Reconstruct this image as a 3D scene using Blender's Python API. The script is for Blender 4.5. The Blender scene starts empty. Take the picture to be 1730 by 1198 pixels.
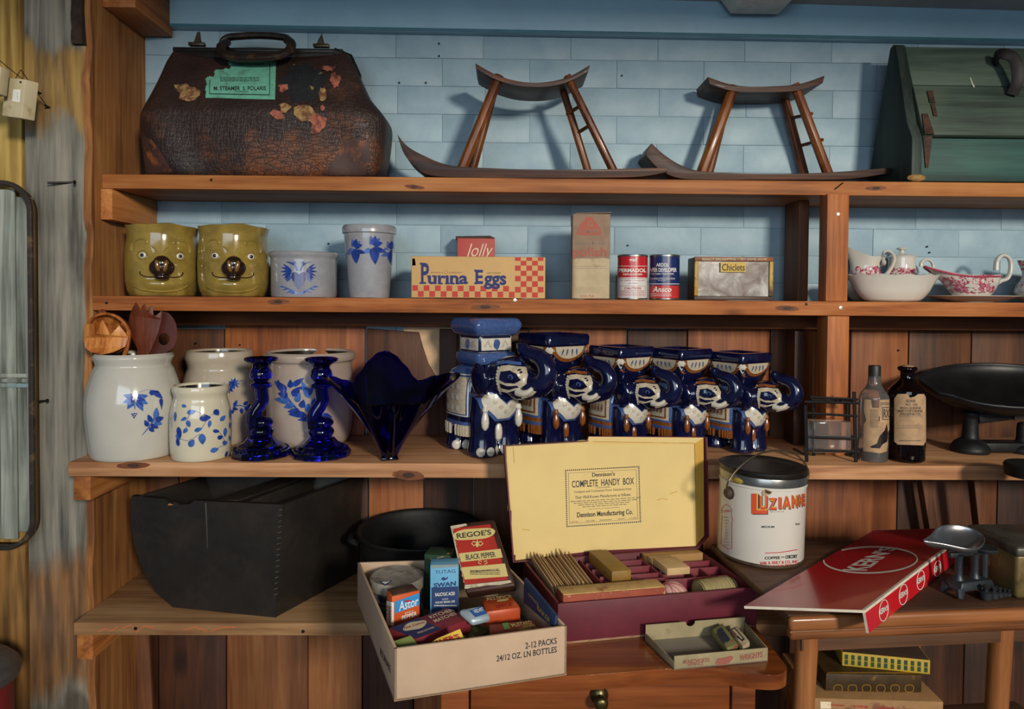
import bpy, bmesh, math, random
from mathutils import Vector, Matrix
from mathutils.geometry import tessellate_polygon
from mathutils.bvhtree import BVHTree
S = bpy.context.scene
COL = S.collection
rnd = random.Random(7)
pi = math.pi; sin = math.sin; cos = math.cos
V = Vector
# ------------------------------------------------------------------ camera
F = 1153.3; CX = 865.0; CY = 532.0; H = 1.35
CAMR = Matrix.Rotation(-0.012, 3, 'Z') @ Matrix.Rotation(math.radians(90-1.35), 3, 'X') @ Matrix.Rotation(0.0075, 3, 'Z')
EYE = V((0, 0, H))
cd = bpy.data.cameras.new('camera'); cam = bpy.data.objects.new('camera', cd); COL.objects.link(cam)
cd.sensor_width = 36; cd.lens = 36*F/1730; cd.shift_y = (CY-599)/1730; cd.clip_start = .02
cam.matrix_world = Matrix.Translation(EYE) @ CAMR.to_4x4()
S.camera = cam
# ------------------------------------------------------------------ light
S.view_settings.view_transform = 'Standard'; S.view_settings.look = 'None'
S.view_settings.gamma = 1; S.view_settings.use_curve_mapping = False
S.view_settings.exposure = 0.0
w = bpy.data.worlds.new('world'); S.world = w; w.use_nodes = True
w.node_tree.nodes['Background'].inputs[0].default_value = (.55, .72, 1.0, 1)
w.node_tree.nodes['Background'].inputs[1].default_value = .10
def area(name, loc, target, sx, sy, power, col, spread=180):
    l = bpy.data.lights.new(name, 'AREA'); l.shape = 'RECTANGLE'; l.size = sx; l.size_y = sy
    l.energy = power; l.color = col; l.spread = math.radians(spread)
    o = bpy.data.objects.new(name, l); COL.objects.link(o); o.location = loc
    o.rotation_euler = (V(target)-V(loc)).to_track_quat('-Z', 'Y').to_euler(); return o
area('lamp_key', (1.55, -2.5, 2.26), (-.05, 1.4, 1.1), .42, .42, 150, (1, .90, .75), 180)
area('fill_light', (-.5, -2.4, 1.9), (0, 1.5, 1.0), 2.2, 1.5, 44, (.74, .87, 1))  # added broad cool fill behind the camera, not a known window
# ------------------------------------------------------------------ helpers
def ray(u, v): return CAMR @ V(((u-CX)/F, -(v-CY)/F, -1))
def at(u, v, Y):
    r = ray(u, v); return EYE + r*(Y/r.y)
def atz(u, v, z):
    r = ray(u, v); return EYE + r*((z-H)/r.z)
def m(px, Y): return px*Y/F
def lin(h):
    h = h.lstrip('#'); c = [int(h[i:i+2], 16)/255 for i in (0, 2, 4)]
    return tuple(x/12.92 if x <= .04045 else ((x+.055)/1.055)**2.4 for x in c)+(1,)
EPS = .0006
def tag(o, label=None, cat=None, group=None, kind=None):
    if label: o['label'] = label
    if cat: o['category'] = cat
    if group: o['group'] = group
    if kind: o['kind'] = kind
    return o
def T(name, label=None, cat=None, loc=(0, 0, 0), rz=0, group=None, rx=0, ry=0, parent=None, kind=None):
    o = bpy.data.objects.new(name, None); COL.objects.link(o); o.empty_display_size = .02
    o.location = loc; o.rotation_euler = (rx, ry, rz); o.parent = parent
    return tag(o, label, cat, group, kind)
def copy_tree(o, parent=None):
    c = o.copy(); COL.objects.link(c); c.parent = parent
    for ch in list(o.children): copy_tree(ch, c)
    return c
def Rx(a): return Matrix.Rotation(a, 3, 'X')
def Ry(a): return Matrix.Rotation(a, 3, 'Y')
def Rz(a): return Matrix.Rotation(a, 3, 'Z')
def catmull(P, n=8, closed=False):
    P = [V(p) for p in P]; out = []; N = len(P)
    for i in range(N if closed else N-1):
        g = (lambda k: P[k % N]) if closed else (lambda k: P[max(0, min(N-1, k))])
        a, b, c, d = g(i-1), g(i), g(i+1), g(i+2)
        for k in range(n):
            t = k/n
            out.append(.5*((2*b)+(c-a)*t+(2*a-5*b+4*c-d)*t*t+(3*b-a-3*c+d)*t**3))
    if not closed: out.append(P[-1])
    return out
class MB:
    def __init__(s): s.v = []; s.f = []; s.mi = []
    def add(s, vs, fs, mi=0):
        b = len(s.v); s.v += [V(x) for x in vs]
        for f in fs: s.f.append([i+b for i in f]); s.mi.append(mi)
        return s
    def box(s, c, d, R=None, mi=0, top=1.0, topy=None):
        topy = top if topy is None else topy; c = V(c); vs = []
        for z in (-1, 1):
            for x, y in ((-1, -1), (1, -1), (1, 1), (-1, 1)):
                k = top if z > 0 else 1; ky = topy if z > 0 else 1
                p = V((x*d[0]/2*k, y*d[1]/2*ky, z*d[2]/2)); vs.append(c+(R @ p if R else p))
        return s.add(vs, [(3, 2, 1, 0), (4, 5, 6, 7), (0, 1, 5, 4), (1, 2, 6, 5), (2, 3, 7, 6), (3, 0, 4, 7)], mi)
    def hexa(s, P, mi=0):
        return s.add(P, [(3, 2, 1, 0), (4, 5, 6, 7), (0, 1, 5, 4), (1, 2, 6, 5), (2, 3, 7, 6), (3, 0, 4, 7)], mi)
    def prism(s, pts, fn, a, b, mi=0):      # polygon pts(2d) swept between depths a and b through fn(x, y, d)
        n = len(pts); A = [fn(x, y, a) for x, y in pts]; B = [fn(x, y, b) for x, y in pts]
        fs = [(i, (i+1) % n, n+(i+1) % n, n+i) for i in range(n)]
        t = tessellate_polygon([[V((x, y, 0)) for x, y in pts]])
        fs += [tuple(reversed(q)) for q in t]+[tuple(i+n for i in q) for q in t]
        return s.add(A+B, fs, mi)
    def tube(s, P, r, n=8, closed=False, mi=0, sx=1, up=None, caps=True):
        P = [V(p) for p in P]; N = len(P); rs = r if isinstance(r, (list, tuple)) else [r]*N
        vs = []; nrm = None
        for i in range(N):
            if closed: t = (P[(i+1) % N]-P[i-1]).normalized()
            else: t = (P[min(i+1, N-1)]-P[max(i-1, 0)]).normalized()
            if nrm is None:
                nrm = V(up) if up else (V((0, 0, 1)) if abs(t.z) < .9 else V((1, 0, 0)))
            nrm = (nrm-t*nrm.dot(t)).normalized(); bn = t.cross(nrm)
            for k in range(n):
                a = 2*pi*(k+.5)/n; vs.append(P[i]+(nrm*cos(a)+bn*sin(a)*sx)*rs[i])
        fs = []
        for i in range(N if closed else N-1):
            j = (i+1) % N
            for k in range(n): fs.append((i*n+k, i*n+(k+1) % n, j*n+(k+1) % n, j*n+k))
        if not closed and caps:
            fs.append(tuple(reversed(range(n)))); fs.append(tuple((N-1)*n+k for k in range(n)))
        return s.add(vs, fs, mi)
    def lathe(s, prof, n=32, c=(0, 0, 0), R=None, mi=0, sy=1, mis=None, caps=True):
        c = V(c); vs = []; fs = []; N = len(prof)
        for r, z in prof:
            for k in range(n):
                a = 2*pi*k/n; p = V((max(r, 1e-5)*cos(a), max(r, 1e-5)*sin(a)*sy, z)); vs.append(c+(R @ p if R else p))
        for i in range(N-1):
            for k in range(n): fs.append((i*n+k, i*n+(k+1) % n, (i+1)*n+(k+1) % n, (i+1)*n+k))
        if caps: fs.append(tuple(reversed(range(n)))); fs.append(tuple((N-1)*n+k for k in range(n)))
        return s.add(vs, fs, mi)
    def ell(s, c, r, nu=16, nv=10, R=None, mi=0):
        return s.lathe_e(c, r, nu, nv, R, mi)
    def lathe_e(s, c, r, nu, nv, R, mi):
        c = V(c); vs = []; fs = []
        for i in range(nv+1):
            t = -pi/2+pi*i/nv; q = max(cos(t), 1e-3)
            for k in range(nu):
                a = 2*pi*k/nu; p = V((r[0]*q*cos(a), r[1]*q*sin(a), r[2]*sin(t))); vs.append(c+(R @ p if R else p))
        for i in range(nv):
            for k in range(nu): fs.append((i*nu+k, i*nu+(k+1) % nu, (i+1)*nu+(k+1) % nu, (i+1)*nu+k))
        fs.append(tuple(reversed(range(nu)))); fs.append(tuple(nv*nu+k for k in range(nu)))
        return s.add(vs, fs, mi)
    def grid(s, fn, nu, nv, cu=False, mi=0, flip=False):
        vs = [fn(i/(nu if cu else nu-1), j/(nv-1)) for j in range(nv) for i in range(nu)]
        fs = []
        for j in range(nv-1):
            for i in range(nu if cu else nu-1):
                a = (j*nu+i, j*nu+(i+1) % nu, (j+1)*nu+(i+1) % nu, (j+1)*nu+i)
                fs.append(tuple(reversed(a)) if flip else a)
        return s.add(vs, fs, mi)
    def build(s, name, mats, parent=None, bevel=0, seg=2, angle=35, sub=0, solid=0, label=None, smooth=True):
        me = bpy.data.meshes.new(name); bm = bmesh.new()
        vv = [bm.verts.new(p) for p in s.v]
        for f, mi in zip(s.f, s.mi):
            try:
                q = bm.faces.new([vv[i] for i in f]); q.material_index = mi
            except ValueError: pass
        bmesh.ops.recalc_face_normals(bm, faces=bm.faces[:])
        if bevel:
            bm.normal_update()
            ed = [e for e in bm.edges if len(e.link_faces) == 2 and e.calc_face_angle(0) > .5]
            bmesh.ops.bevel(bm, geom=ed, offset=bevel, segments=seg, profile=.5, affect='EDGES', clamp_overlap=True)
        bm.to_mesh(me); bm.free()
        for k in (mats if isinstance(mats, (list, tuple)) else [mats]): me.materials.append(k)
        if smooth:
            me.shade_smooth(); me.set_sharp_from_angle(angle=math.radians(angle))
        o = bpy.data.objects.new(name, me); COL.objects.link(o); o.parent = parent
        if solid:
            q = o.modifiers.new('s', 'SOLIDIFY'); q.thickness = solid; q.offset = 0
        if sub:
            q = o.modifiers.new('u', 'SUBSURF'); q.levels = sub; q.render_levels = sub
        if label: o['label'] = label
        return o
def bx(name, c, d, mat, parent=None, R=None, bevel=.0015, **k):
    return MB().box(c, d, R).build(name, mat, parent, bevel=bevel, **k)
# ---- writing and painted marks: 2-D shapes carried onto a surface by fn(x, y, height)
_tx = {}
def glyphs(s, bold=0, shear=0, space=1.0):
    k = (s, bold, shear, space)
    if k not in _tx:
        cu = bpy.data.curves.new('t', 'FONT'); cu.body = s; cu.offset = bold; cu.shear = shear; cu.space_character = space
        cu.resolution_u = 3
        o = bpy.data.objects.new('t', cu); me = bpy.data.meshes.new_from_object(o)
        vs = [(p.co.x, p.co.y) for p in me.vertices]; fs = [tuple(f.vertices) for f in me.polygons]
        x0 = min(p[0] for p in vs); x1 = max(p[0] for p in vs); y0 = min(p[1] for p in vs); y1 = max(p[1] for p in vs)
        _tx[k] = ([((x-x0)/(x1-x0), (y-y0)/(y1-y0)) for x, y in vs], fs)
        bpy.data.objects.remove(o); bpy.data.curves.remove(cu); bpy.data.meshes.remove(me)
    return _tx[k]
class D:
    def __init__(s, fn, cut=0, h=.0004): s.fn = fn; s.L = {}; s.cut = cut; s.h = h
    def _a(s, mat, vs, fs, lv):
        b = s.L.setdefault((mat.name, lv), [mat, [], []]); n = len(b[1]); b[1] += vs
        b[2] += [tuple(i+n for i in f) for f in fs]; return s
    def poly(s, mat, pts, lv=0):
        t = tessellate_polygon([[V((x, y, 0)) for x, y in pts]]); return s._a(mat, list(pts), t, lv)
    def rect(s, mat, x0, y0, x1, y1, lv=0): return s.poly(mat, [(x0, y0), (x1, y0), (x1, y1), (x0, y1)], lv)
    def strip(s, mat, pts, wd, lv=0, closed=False):
        P = [V((p[0], p[1], 0)) for p in pts]; N = len(P); vs = []; ws = wd if isinstance(wd, (list, tuple)) else [wd]*N
        for i in range(N):
            t = (P[(i+1) % N]-P[i-1]) if closed else (P[min(i+1, N-1)]-P[max(i-1, 0)])
            t = t.normalized() if t.length > 0 else V((1, 0, 0)); n = V((-t.y, t.x, 0))*ws[i]/2
            vs += [tuple((P[i]+n)[:2]), tuple((P[i]-n)[:2])]
        fs = [(2*i, 2*i+1, 2*((i+1) % N)+1, 2*((i+1) % N)) for i in range(N if closed else N-1)]
        return s._a(mat, vs, fs, lv)
    def frame(s, mat, x0, y0, x1, y1, wd, lv=0):
        s.rect(mat, x0, y0, x1, y0+wd, lv); s.rect(mat, x0, y1-wd, x1, y1, lv)
        s.rect(mat, x0, y0+wd, x0+wd, y1-wd, lv); s.rect(mat, x1-wd, y0+wd, x1, y1-wd, lv); return s
    def text(s, mat, t, x0, y0, x1, y1, bold=0, shear=0, lv=0, space=1.0, warp=None):
        vs, fs = glyphs(t, bold, shear, space); q = [(x0+x*(x1-x0), y0+y*(y1-y0)) for x, y in vs]
        if warp: q = [warp(*p) for p in q]
        return s._a(mat, q, fs, lv)
    def lines(s, mat, x0, y0, x1, y1, n, wd=.35, lv=0, seed=1):       # rows of print too small to read
        r = random.Random(seed); h = (y1-y0)/n
        for i in range(n):
            y = y1-(i+.5)*h; x = x0
            while x < x1:
                l = (x1-x0)*r.uniform(.03, .10); s.rect(mat, x, y-h*wd/2, min(x+l, x1), y+h*wd/2, lv); x += l+(x1-x0)*.015
        return s
    def leaf(s, mat, x, y, l, wd, a, lv=0, tip=.5):
        pts = []; n = 7
        for i in range(n+1): t = i/n; pts.append((t*l, wd/2*sin(pi*t**tip)**.8))
        for i in range(n-1, 0, -1): t = i/n; pts.append((t*l, -wd/2*sin(pi*t**tip)**.8))
        return s.poly(mat, [(x+p*cos(a)-q*sin(a), y+p*sin(a)+q*cos(a)) for p, q in pts], lv)
    def disc(s, mat, x, y, r, n=14, ry=None, lv=0):
        return s.poly(mat, [(x+r*cos(2*pi*i/n), y+(ry or r)*sin(2*pi*i/n)) for i in range(n)], lv)
    def flush(s, parent, names='lettering'):
        i = 0; made = []
        for (mn, lv), (mat, vs, fs) in s.L.items():
            bm = bmesh.new(); q = [bm.verts.new((x, y, 0)) for x, y in vs]
            for f in fs:
                if len(set(f)) > 2:
                    try: bm.faces.new([q[k] for k in f])
                    except ValueError: pass
            if s.cut:
                for ax in (0, 1):
                    a = min(p[ax] for p in vs); b = max(p[ax] for p in vs); k = math.ceil(a/s.cut)
                    while k*s.cut < b:
                        c = [0, 0, 0]; c[ax] = k*s.cut; nn = [0, 0, 0]; nn[ax] = 1
                        bmesh.ops.bisect_plane(bm, geom=bm.verts[:]+bm.edges[:]+bm.faces[:], dist=1e-7, plane_co=c, plane_no=nn); k += 1
            bad = []
            for p in bm.verts:
                r = s.fn(p.co.x, p.co.y, s.h*(1+lv))
                if r is None: bad.append(p)
                else: p.co = r
            if bad: bmesh.ops.delete(bm, geom=bad, context='VERTS')
            me = bpy.data.meshes.new('d'); bm.to_mesh(me); bm.free(); me.materials.append(mat); me.shade_smooth()
            nm = names if isinstance(names, str) else names[min(i, len(names)-1)]; i += 1
            o = bpy.data.objects.new(nm, me); COL.objects.link(o); o.parent = parent; made.append(o)
        s.L = {}; return made
def plane(o, ux, uy):           # flat face: x, y in metres
    o = V(o); ux = V(ux).normalized(); uy = V(uy).normalized(); n = ux.cross(uy)
    return lambda x, y, h: o+ux*x+uy*y+n*h
def cyl(rf, a0=-pi/2, c=(0, 0, 0)):     # surface of revolution: x = arc length at radius rf(y), centred on angle a0
    c = V(c); f = rf if callable(rf) else (lambda y: rf)
    r0 = f(0) if not callable(rf) else None
    def g(x, y, h):
        r = f(y); a = a0+x/(g.r or r); return c+V(((r+h)*cos(a), (r+h)*sin(a), y))
    g.r = r0; return g
def interp(prof):
    P = sorted(((z, r) for r, z in prof)); 
    def f(z):
        if z <= P[0][0]: return P[0][1]
        for (z0, r0), (z1, r1) in zip(P, P[1:]):
            if z <= z1: return r0+(r1-r0)*(z-z0)/max(z1-z0, 1e-9)
        return P[-1][1]
    return f
def smooth_prof(pts, n=5): return [(p.x, max(0, p.y)) for p in catmull([(r, z, 0) for r, z in pts], n)]
# ------------------------------------------------------------------ materials
MATS = {}
class N:
    def __init__(s, name):
        s.m = bpy.data.materials.new(name); s.m.use_nodes = True; s.t = s.m.node_tree
        s.b = s.t.nodes['Principled BSDF']; MATS[name] = s.m
    def n(s, typ, ins=None, **kw):
        q = s.t.nodes.new('ShaderNode'+typ)
        for k, v in kw.items(): setattr(q, k, v)
        for k, v in (ins or {}).items():
            if isinstance(v, bpy.types.NodeSocket): s.t.links.new(v, q.inputs[k])
            else: q.inputs[k].default_value = v
        return q
    def ramp(s, fac, stops):
        q = s.n('ValToRGB', {0: fac}); e = q.color_ramp.elements
        while len(e) < len(stops): e.new(.5)
        for i, (p, c) in enumerate(stops): e[i].position = p; e[i].color = lin(c) if isinstance(c, str) else c
        return q.outputs[0]
    def mix(s, f, a, b, mode='MIX'):
        q = s.n('Mix', data_type='RGBA', blend_type=mode); i = q.inputs
        for k, v in ((0, f), (6, a), (7, b)):
            if isinstance(v, bpy.types.NodeSocket): s.t.links.new(v, i[k])
            else: i[k].default_value = lin(v) if isinstance(v, str) else v
        return q.outputs[2]
    def math(s, op, a, b=0.0, c=None):
        q = s.n('Math', {0: a, 1: b} if c is None else {0: a, 1: b, 2: c}, operation=op); return q.outputs[0]
    def set(s, **kw):
        for k, v in kw.items():
            k = k.replace('_', ' ')
            if isinstance(v, bpy.types.NodeSocket): s.t.links.new(v, s.b.inputs[k])
            else: s.b.inputs[k].default_value = v
        return s
    def bump(s, h, st=.3, dist=.002):
        q = s.n('Bump', {'Height': h, 'Strength': st, 'Distance': dist}); s.t.links.new(q.outputs[0], s.b.inputs['Normal'])
    def coord(s, scale=(1, 1, 1), rand=True):
        tc = s.n('TexCoord'); v = tc.outputs['Object']
        if rand:
            oi = s.n('ObjectInfo'); k = s.n('VectorMath', {0: oi.outputs['Random'], 1: (37., 61., 23.)}, operation='MULTIPLY')
            v = s.n('VectorMath', {0: v, 1: k.outputs[0]}, operation='ADD').outputs[0]
            s.rand = oi.outputs['Random']
        return s.n('Mapping', {'Vector': v, 'Scale': scale}).outputs[0]
def surf(name, col, rough=.5, var=.12, sc=30, bump=0, metal=0, coat=0, spec=.5, col2=None, thr=(.45, .62), det=4, sss=0):
    a = N(name); c = a.coord((1, 1, 1)); k = a.n('TexNoise', {'Vector': c, 'Scale': sc, 'Detail': det, 'Roughness': .6}).outputs[0]
    base = lin(col); dk = tuple(x*(1-var) for x in base[:3])+(1,); lt = tuple(min(1, x*(1+var)) for x in base[:3])+(1,)
    o = a.ramp(k, [(.35, dk), (.65, lt)])
    if col2:
        k2 = a.n('TexNoise', {'Vector': c, 'Scale': sc*.6, 'Detail': 6, 'Roughness': .7, 'Distortion': .4}).outputs[0]
        o = a.mix(a.ramp(k2, [(thr[0], (0, 0, 0, 1)), (thr[1], (1, 1, 1, 1))]), o, col2)
    a.set(Base_Color=o, Roughness=rough, Metallic=metal, Coat_Weight=coat, Specular_IOR_Level=spec)
    if coat: a.set(Coat_Roughness=.05)
    if bump: a.bump(a.n('TexNoise', {'Vector': c, 'Scale': sc*2.5, 'Detail': 4}).outputs[0], bump)
    return a.m
def ink(name, col, rough=.6):
    a = N(name); a.set(Base_Color=lin(col), Roughness=rough); return a.m
def wood(name, dark, mid, light, axis='X', rough=.65, sc=1.0, bump=.25, knot=True, coat=0, spec=.35, vr=.3, blotch=None, bt=(.5, .62)):
    a = N(name)
    def mp(al, ac): return tuple(al*sc if 'XYZ'[i] == axis else ac*sc for i in range(3))
    c1 = a.coord(mp(1.6, 24)); rnd_ = a.rand
    c2 = a.n('Mapping', {'Vector': c1, 'Scale': mp(4/1/sc, 6/sc)}).outputs[0]
    n1 = a.n('TexNoise', {'Vector': c1, 'Scale': 1, 'Detail': 5, 'Roughness': .55, 'Distortion': 1.2}).outputs[0]
    n2 = a.n('TexNoise', {'Vector': c2, 'Scale': 1, 'Detail': 3, 'Roughness': .6}).outputs[0]
    c3 = a.coord((1, 1, 1)); n3 = a.n('TexNoise', {'Vector': c3, 'Scale': 5*sc, 'Detail': 3}).outputs[0]
    f = a.math('ADD', a.math('MULTIPLY', n1, .5), a.math('ADD', a.math('MULTIPLY', n2, .22), a.math('MULTIPLY', n3, .28)))
    o = a.ramp(f, [(.39, dark), (.5, mid), (.61, light)])
    if knot:
        ck = a.coord(mp(3.2, 7)); vo = a.n('TexVoronoi', {'Vector': ck, 'Scale': 1}).outputs['Distance']
        km = a.ramp(vo, [(.07, (1, 1, 1, 1)), (.16, (0, 0, 0, 1))]); dk = tuple(x*.45 for x in lin(dark)[:3])+(1,)
        o = a.mix(a.math('MULTIPLY', km, .8), o, dk)
    if blotch:
        nb = a.n('TexNoise', {'Vector': c3, 'Scale': 3.2, 'Detail': 4, 'Roughness': .6}).outputs[0]
        o = a.mix(a.ramp(nb, [(bt[0], (0, 0, 0, 1)), (bt[1], (1, 1, 1, 1))]), o, a.mix(f, blotch[0], blotch[1]))
    hs = a.n('HueSaturation', {'Color': o, 'Value': a.math('MULTIPLY_ADD', rnd_, vr, 1-vr/2)}).outputs[0]
    a.set(Base_Color=hs, Roughness=rough, Coat_Weight=coat, Specular_IOR_Level=spec)
    if coat: a.set(Coat_Roughness=.12)
    a.bump(n2, bump, .001); return a.m
def glass(name, col, rough=.02, ior=1.45, tr=1.0):
    a = N(name); a.set(Base_Color=lin(col), Roughness=rough, IOR=ior, Transmission_Weight=tr); return a.m
# ================================================================== structure
YW = 1.612
Y1, Y2, Y3, Y4 = 1.425, 1.396, 1.315, 1.328
z1 = at(865, 300.5, Y1).z; z2 = at(865, 505, Y2).z; z3 = at(700, 783, Y3).z; z4 = at(500, 1053, Y4).z
t1, t2, t3, t4 = .030, .030, .0285, .025
XL = -.836
# brick wall, painted blue
a = N('blue wall paint'); c = a.coord((1, 1, 1))
k = a.n('TexNoise', {'Vector': c, 'Scale': 14, 'Detail': 5, 'Roughness': .65}).outputs[0]
o = a.ramp(k, [(.3, '#849eac'), (.7, '#98b0bb')])
hs = a.n('HueSaturation', {'Color': o, 'Value': a.math('MULTIPLY_ADD', a.rand, .03, .985)}).outputs[0]
a.set(Base_Color=hs, Roughness=.5, Specular_IOR_Level=.35)
a.bump(a.n('TexNoise', {'Vector': c, 'Scale': 60, 'Detail': 4}).outputs[0], .25, .002)
MBLUE = a.m
ROUGH = surf('old plaster', '#b8a78c', .9, .2, 12, .3)
wall = MB().box((.2, YW+.0548, 1.2), (2.7, .11, 2.4)).build('wall_back', MBLUE); tag(wall, kind='structure')
brw, brh = .2045, .0648
def brick_mesh(wd):
    return MB().box((0, 0, 0), (wd-.0006, .0105, brh-.0006)).build('brick', MBLUE, wall, bevel=.0008)
full = brick_mesh(brw)
zb = 1.262; row = 0
first = True
while zb < 2.02:
    x = XL-.03+(-.5*brw if row % 2 else 0)+rnd.uniform(-.004, .004)
    while x < 1.42:
        if first: b = full; first = False
        else:
            b = full.copy(); COL.objects.link(b); b.parent = wall
        b.location = (x+brw/2, YW+.0030+rnd.uniform(-.0005, .0005), zb+brh/2)
        x += brw
    zb += brh; row += 1
# painted header board, ceiling and its bracket
PTRIM = surf('blue trim paint', '#8db2c4', .45, .06, 9, .08)
WPNT = surf('grey white paint', '#a9a7a2', .6, .08, 9, .1)
p0 = at(245, 48, YW-.012); p1 = at(1730, 75, YW-.012)
zt = .5*(p0.z+p1.z); tl = math.atan2(p1.z-p0.z, p1.x-p0.x)
o = MB().box((0, 0, .11), (2.3, .024, .22)).build('trim_1', PTRIM, bevel=.002); o.location = (.5*(p0.x+p1.x), YW-.014, zt); o.rotation_euler = (0, -tl, 0); tag(o, kind='structure')
o = MB().box((0, 0, .0), (2.3, .006, .007)).build('trim_shadow_line', surf('shadow line paint', '#3f6f7c', .6), bevel=.001); o.location = (.5*(p0.x+p1.x), YW-.0235, zt+.004); o.rotation_euler = (0, -tl, 0); tag(o, kind='structure')  # dark strip along the header's lower edge, its shadow line painted in
p0 = at(1100, -2, YW-.03); p1 = at(1730, 17, YW-.03); tc = math.atan2(p1.z-p0.z, p1.x-p0.x)
o = MB().box((0, -.83, .03), (3.6, 1.72, .06)).build('ceiling', WPNT); o.location = (p0.x, YW-.02, p0.z); o.rotation_euler = (0, -tc, 0); tag(o, kind='structure')  # unseen depth sized so the front edge shades the upper wall
q = at(1278, 3, YW-.06)
o = MB().hexa([(-.055, -.05, 0), (.055, -.05, 0), (.055, .03, 0), (-.055, .03, 0), (-.085, -.07, .04), (.085, -.07, .04), (.085, .03, .04), (-.085, .03, .04)]).build('trim_3', surf('white paint', '#d9d6cd', .5), bevel=.004)
o.location = (q.x, YW-.075, at(1278, 20, YW-.06).z); tag(o, kind='structure')
# floor
FLW = wood('dark floor wood', '#2c2119', '#463527', '#5c4733', 'X')
fl = MB().box((.2, .2, -.02), (4.4, 3.2, .04)).build('floor', FLW); tag(fl, kind='structure')
# plank cladding behind the lower shelves : pieces of the back wall
OR = wood('orange pine board', '#67351a', '#854a24', '#9a6033', 'Z', .6)
ORH = wood('orange pine rail', '#52290f', '#6b3a1a', '#7f4c26', 'X', .6)
DK = wood('dark stained board', '#27140a', '#3e2010', '#522e17', 'Z', .6)
MIDB = wood('brown board', '#3c2112', '#563119', '#6b4124', 'Z', .6)
LTB = wood('pale pine board', '#6b3f20', '#83522d', '#96653c', 'Z', .6)
PLB = surf('bare pale masonry', '#c9a983', .9, .2, 18, .3)
def plank(u0, u1, va, vb, Y, mat, th=.012, lean=0):
    if va < 1000: Y += .020
    a = at((u0+u1)/2, va, Y); b = at((u0+u1)/2, vb, Y); x0 = at(u0, 600, Y).x; x1 = at(u1, 600, Y).x
    o = MB().box((0, 0, 0), (x1-x0, th, a.z-b.z)).build('plank', mat, wall, bevel=.0018)
    o.location = ((x0+x1)/2, Y+th/2, (a.z+b.z)/2); o.rotation_euler = (0, lean, 0); return o
for u0, u1, va, mt, Y in ((236, 260, 556, MIDB, 1.584), (262, 378, 556, MIDB, 1.580), (380, 616, 549, OR, 1.574), (742, 772, 556, DK, 1.566), (774, 892, 553, MIDB, 1.58), (893, 1058, 553, OR, 1.576),
                          (1060, 1160, 556, DK, 1.580), (1162, 1300, 553, OR, 1.575), (1302, 1347, 553, MIDB, 1.58), (1349, 1436, 553, DK, 1.582), (1438, 1534, 553, OR, 1.576), (1536, 1640, 553, MIDB, 1.579), (1642, 1790, 553, MIDB, 1.580)):
    plank(u0, u1, va, 790, Y, mt)
# live-edge board with a curved right side
pts = [(617, 556), (706, 562), (712, 585), (722, 615), (736, 640), (746, 668), (744, 720), (744, 800), (617, 800)]
mb = MB(); mb.prism([(at(u, v, 1.577).x, at(u, v, 1.577).z) for u, v in pts], lambda x, y, d: V((x, d, y)), 1.596, 1.610)
mb.build('plank', MIDB, wall, bevel=.002)
bx('masonry_patch', (at(725, 640, YW).x, YW-.004, at(725, 672, YW).z), (.12, .014, .335), PLB, wall)
for u0, u1, va, mt, Y in ((236, 300, 800, MIDB, 1.58), (302, 420, 800, OR, 1.58), (422, 560, 800, MIDB, 1.578), (562, 622, 800, DK, 1.58), (624, 716, 800, OR, 1.576), (718, 800, 800, DK, 1.58), (802, 905, 800, MIDB, 1.578),
                          (907, 1060, 800, DK, 1.58), (1062, 1190, 800, MIDB, 1.578), (1192, 1330, 800, OR, 1.578), (1332, 1520, 800, OR, 1.574), (1522, 1575, 800, DK, 1.585), (1577, 1690, 800, MIDB, 1.58), (1692, 1800, 800, DK, 1.58)):
    plank(u0, u1, va, 1062, Y, mt)
for u0, u1, mt, Y, ln in ((150, 190, MIDB, 1.588, 0), (196, 262, MIDB, 1.552, -.045), (266, 380, DK, 1.57, 0), (382, 520, LTB, 1.572, 0), (521, 612, LTB, 1.570, 0), (614, 700, DK, 1.578, 0), (702, 800, OR, 1.576, 0), (802, 960, MIDB, 1.578, 0),
                          (962, 1160, DK, 1.578, 0), (1162, 1340, DK, 1.58, 0), (1342, 1530, MIDB, 1.578, 0), (1532, 1640, DK, 1.582, 0), (1642, 1850, DK, 1.578, 0), (130, 1900, DK, 1.600, 0)):
    plank(u0, u1, 1070, 1660, Y, mt, lean=ln)
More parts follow.
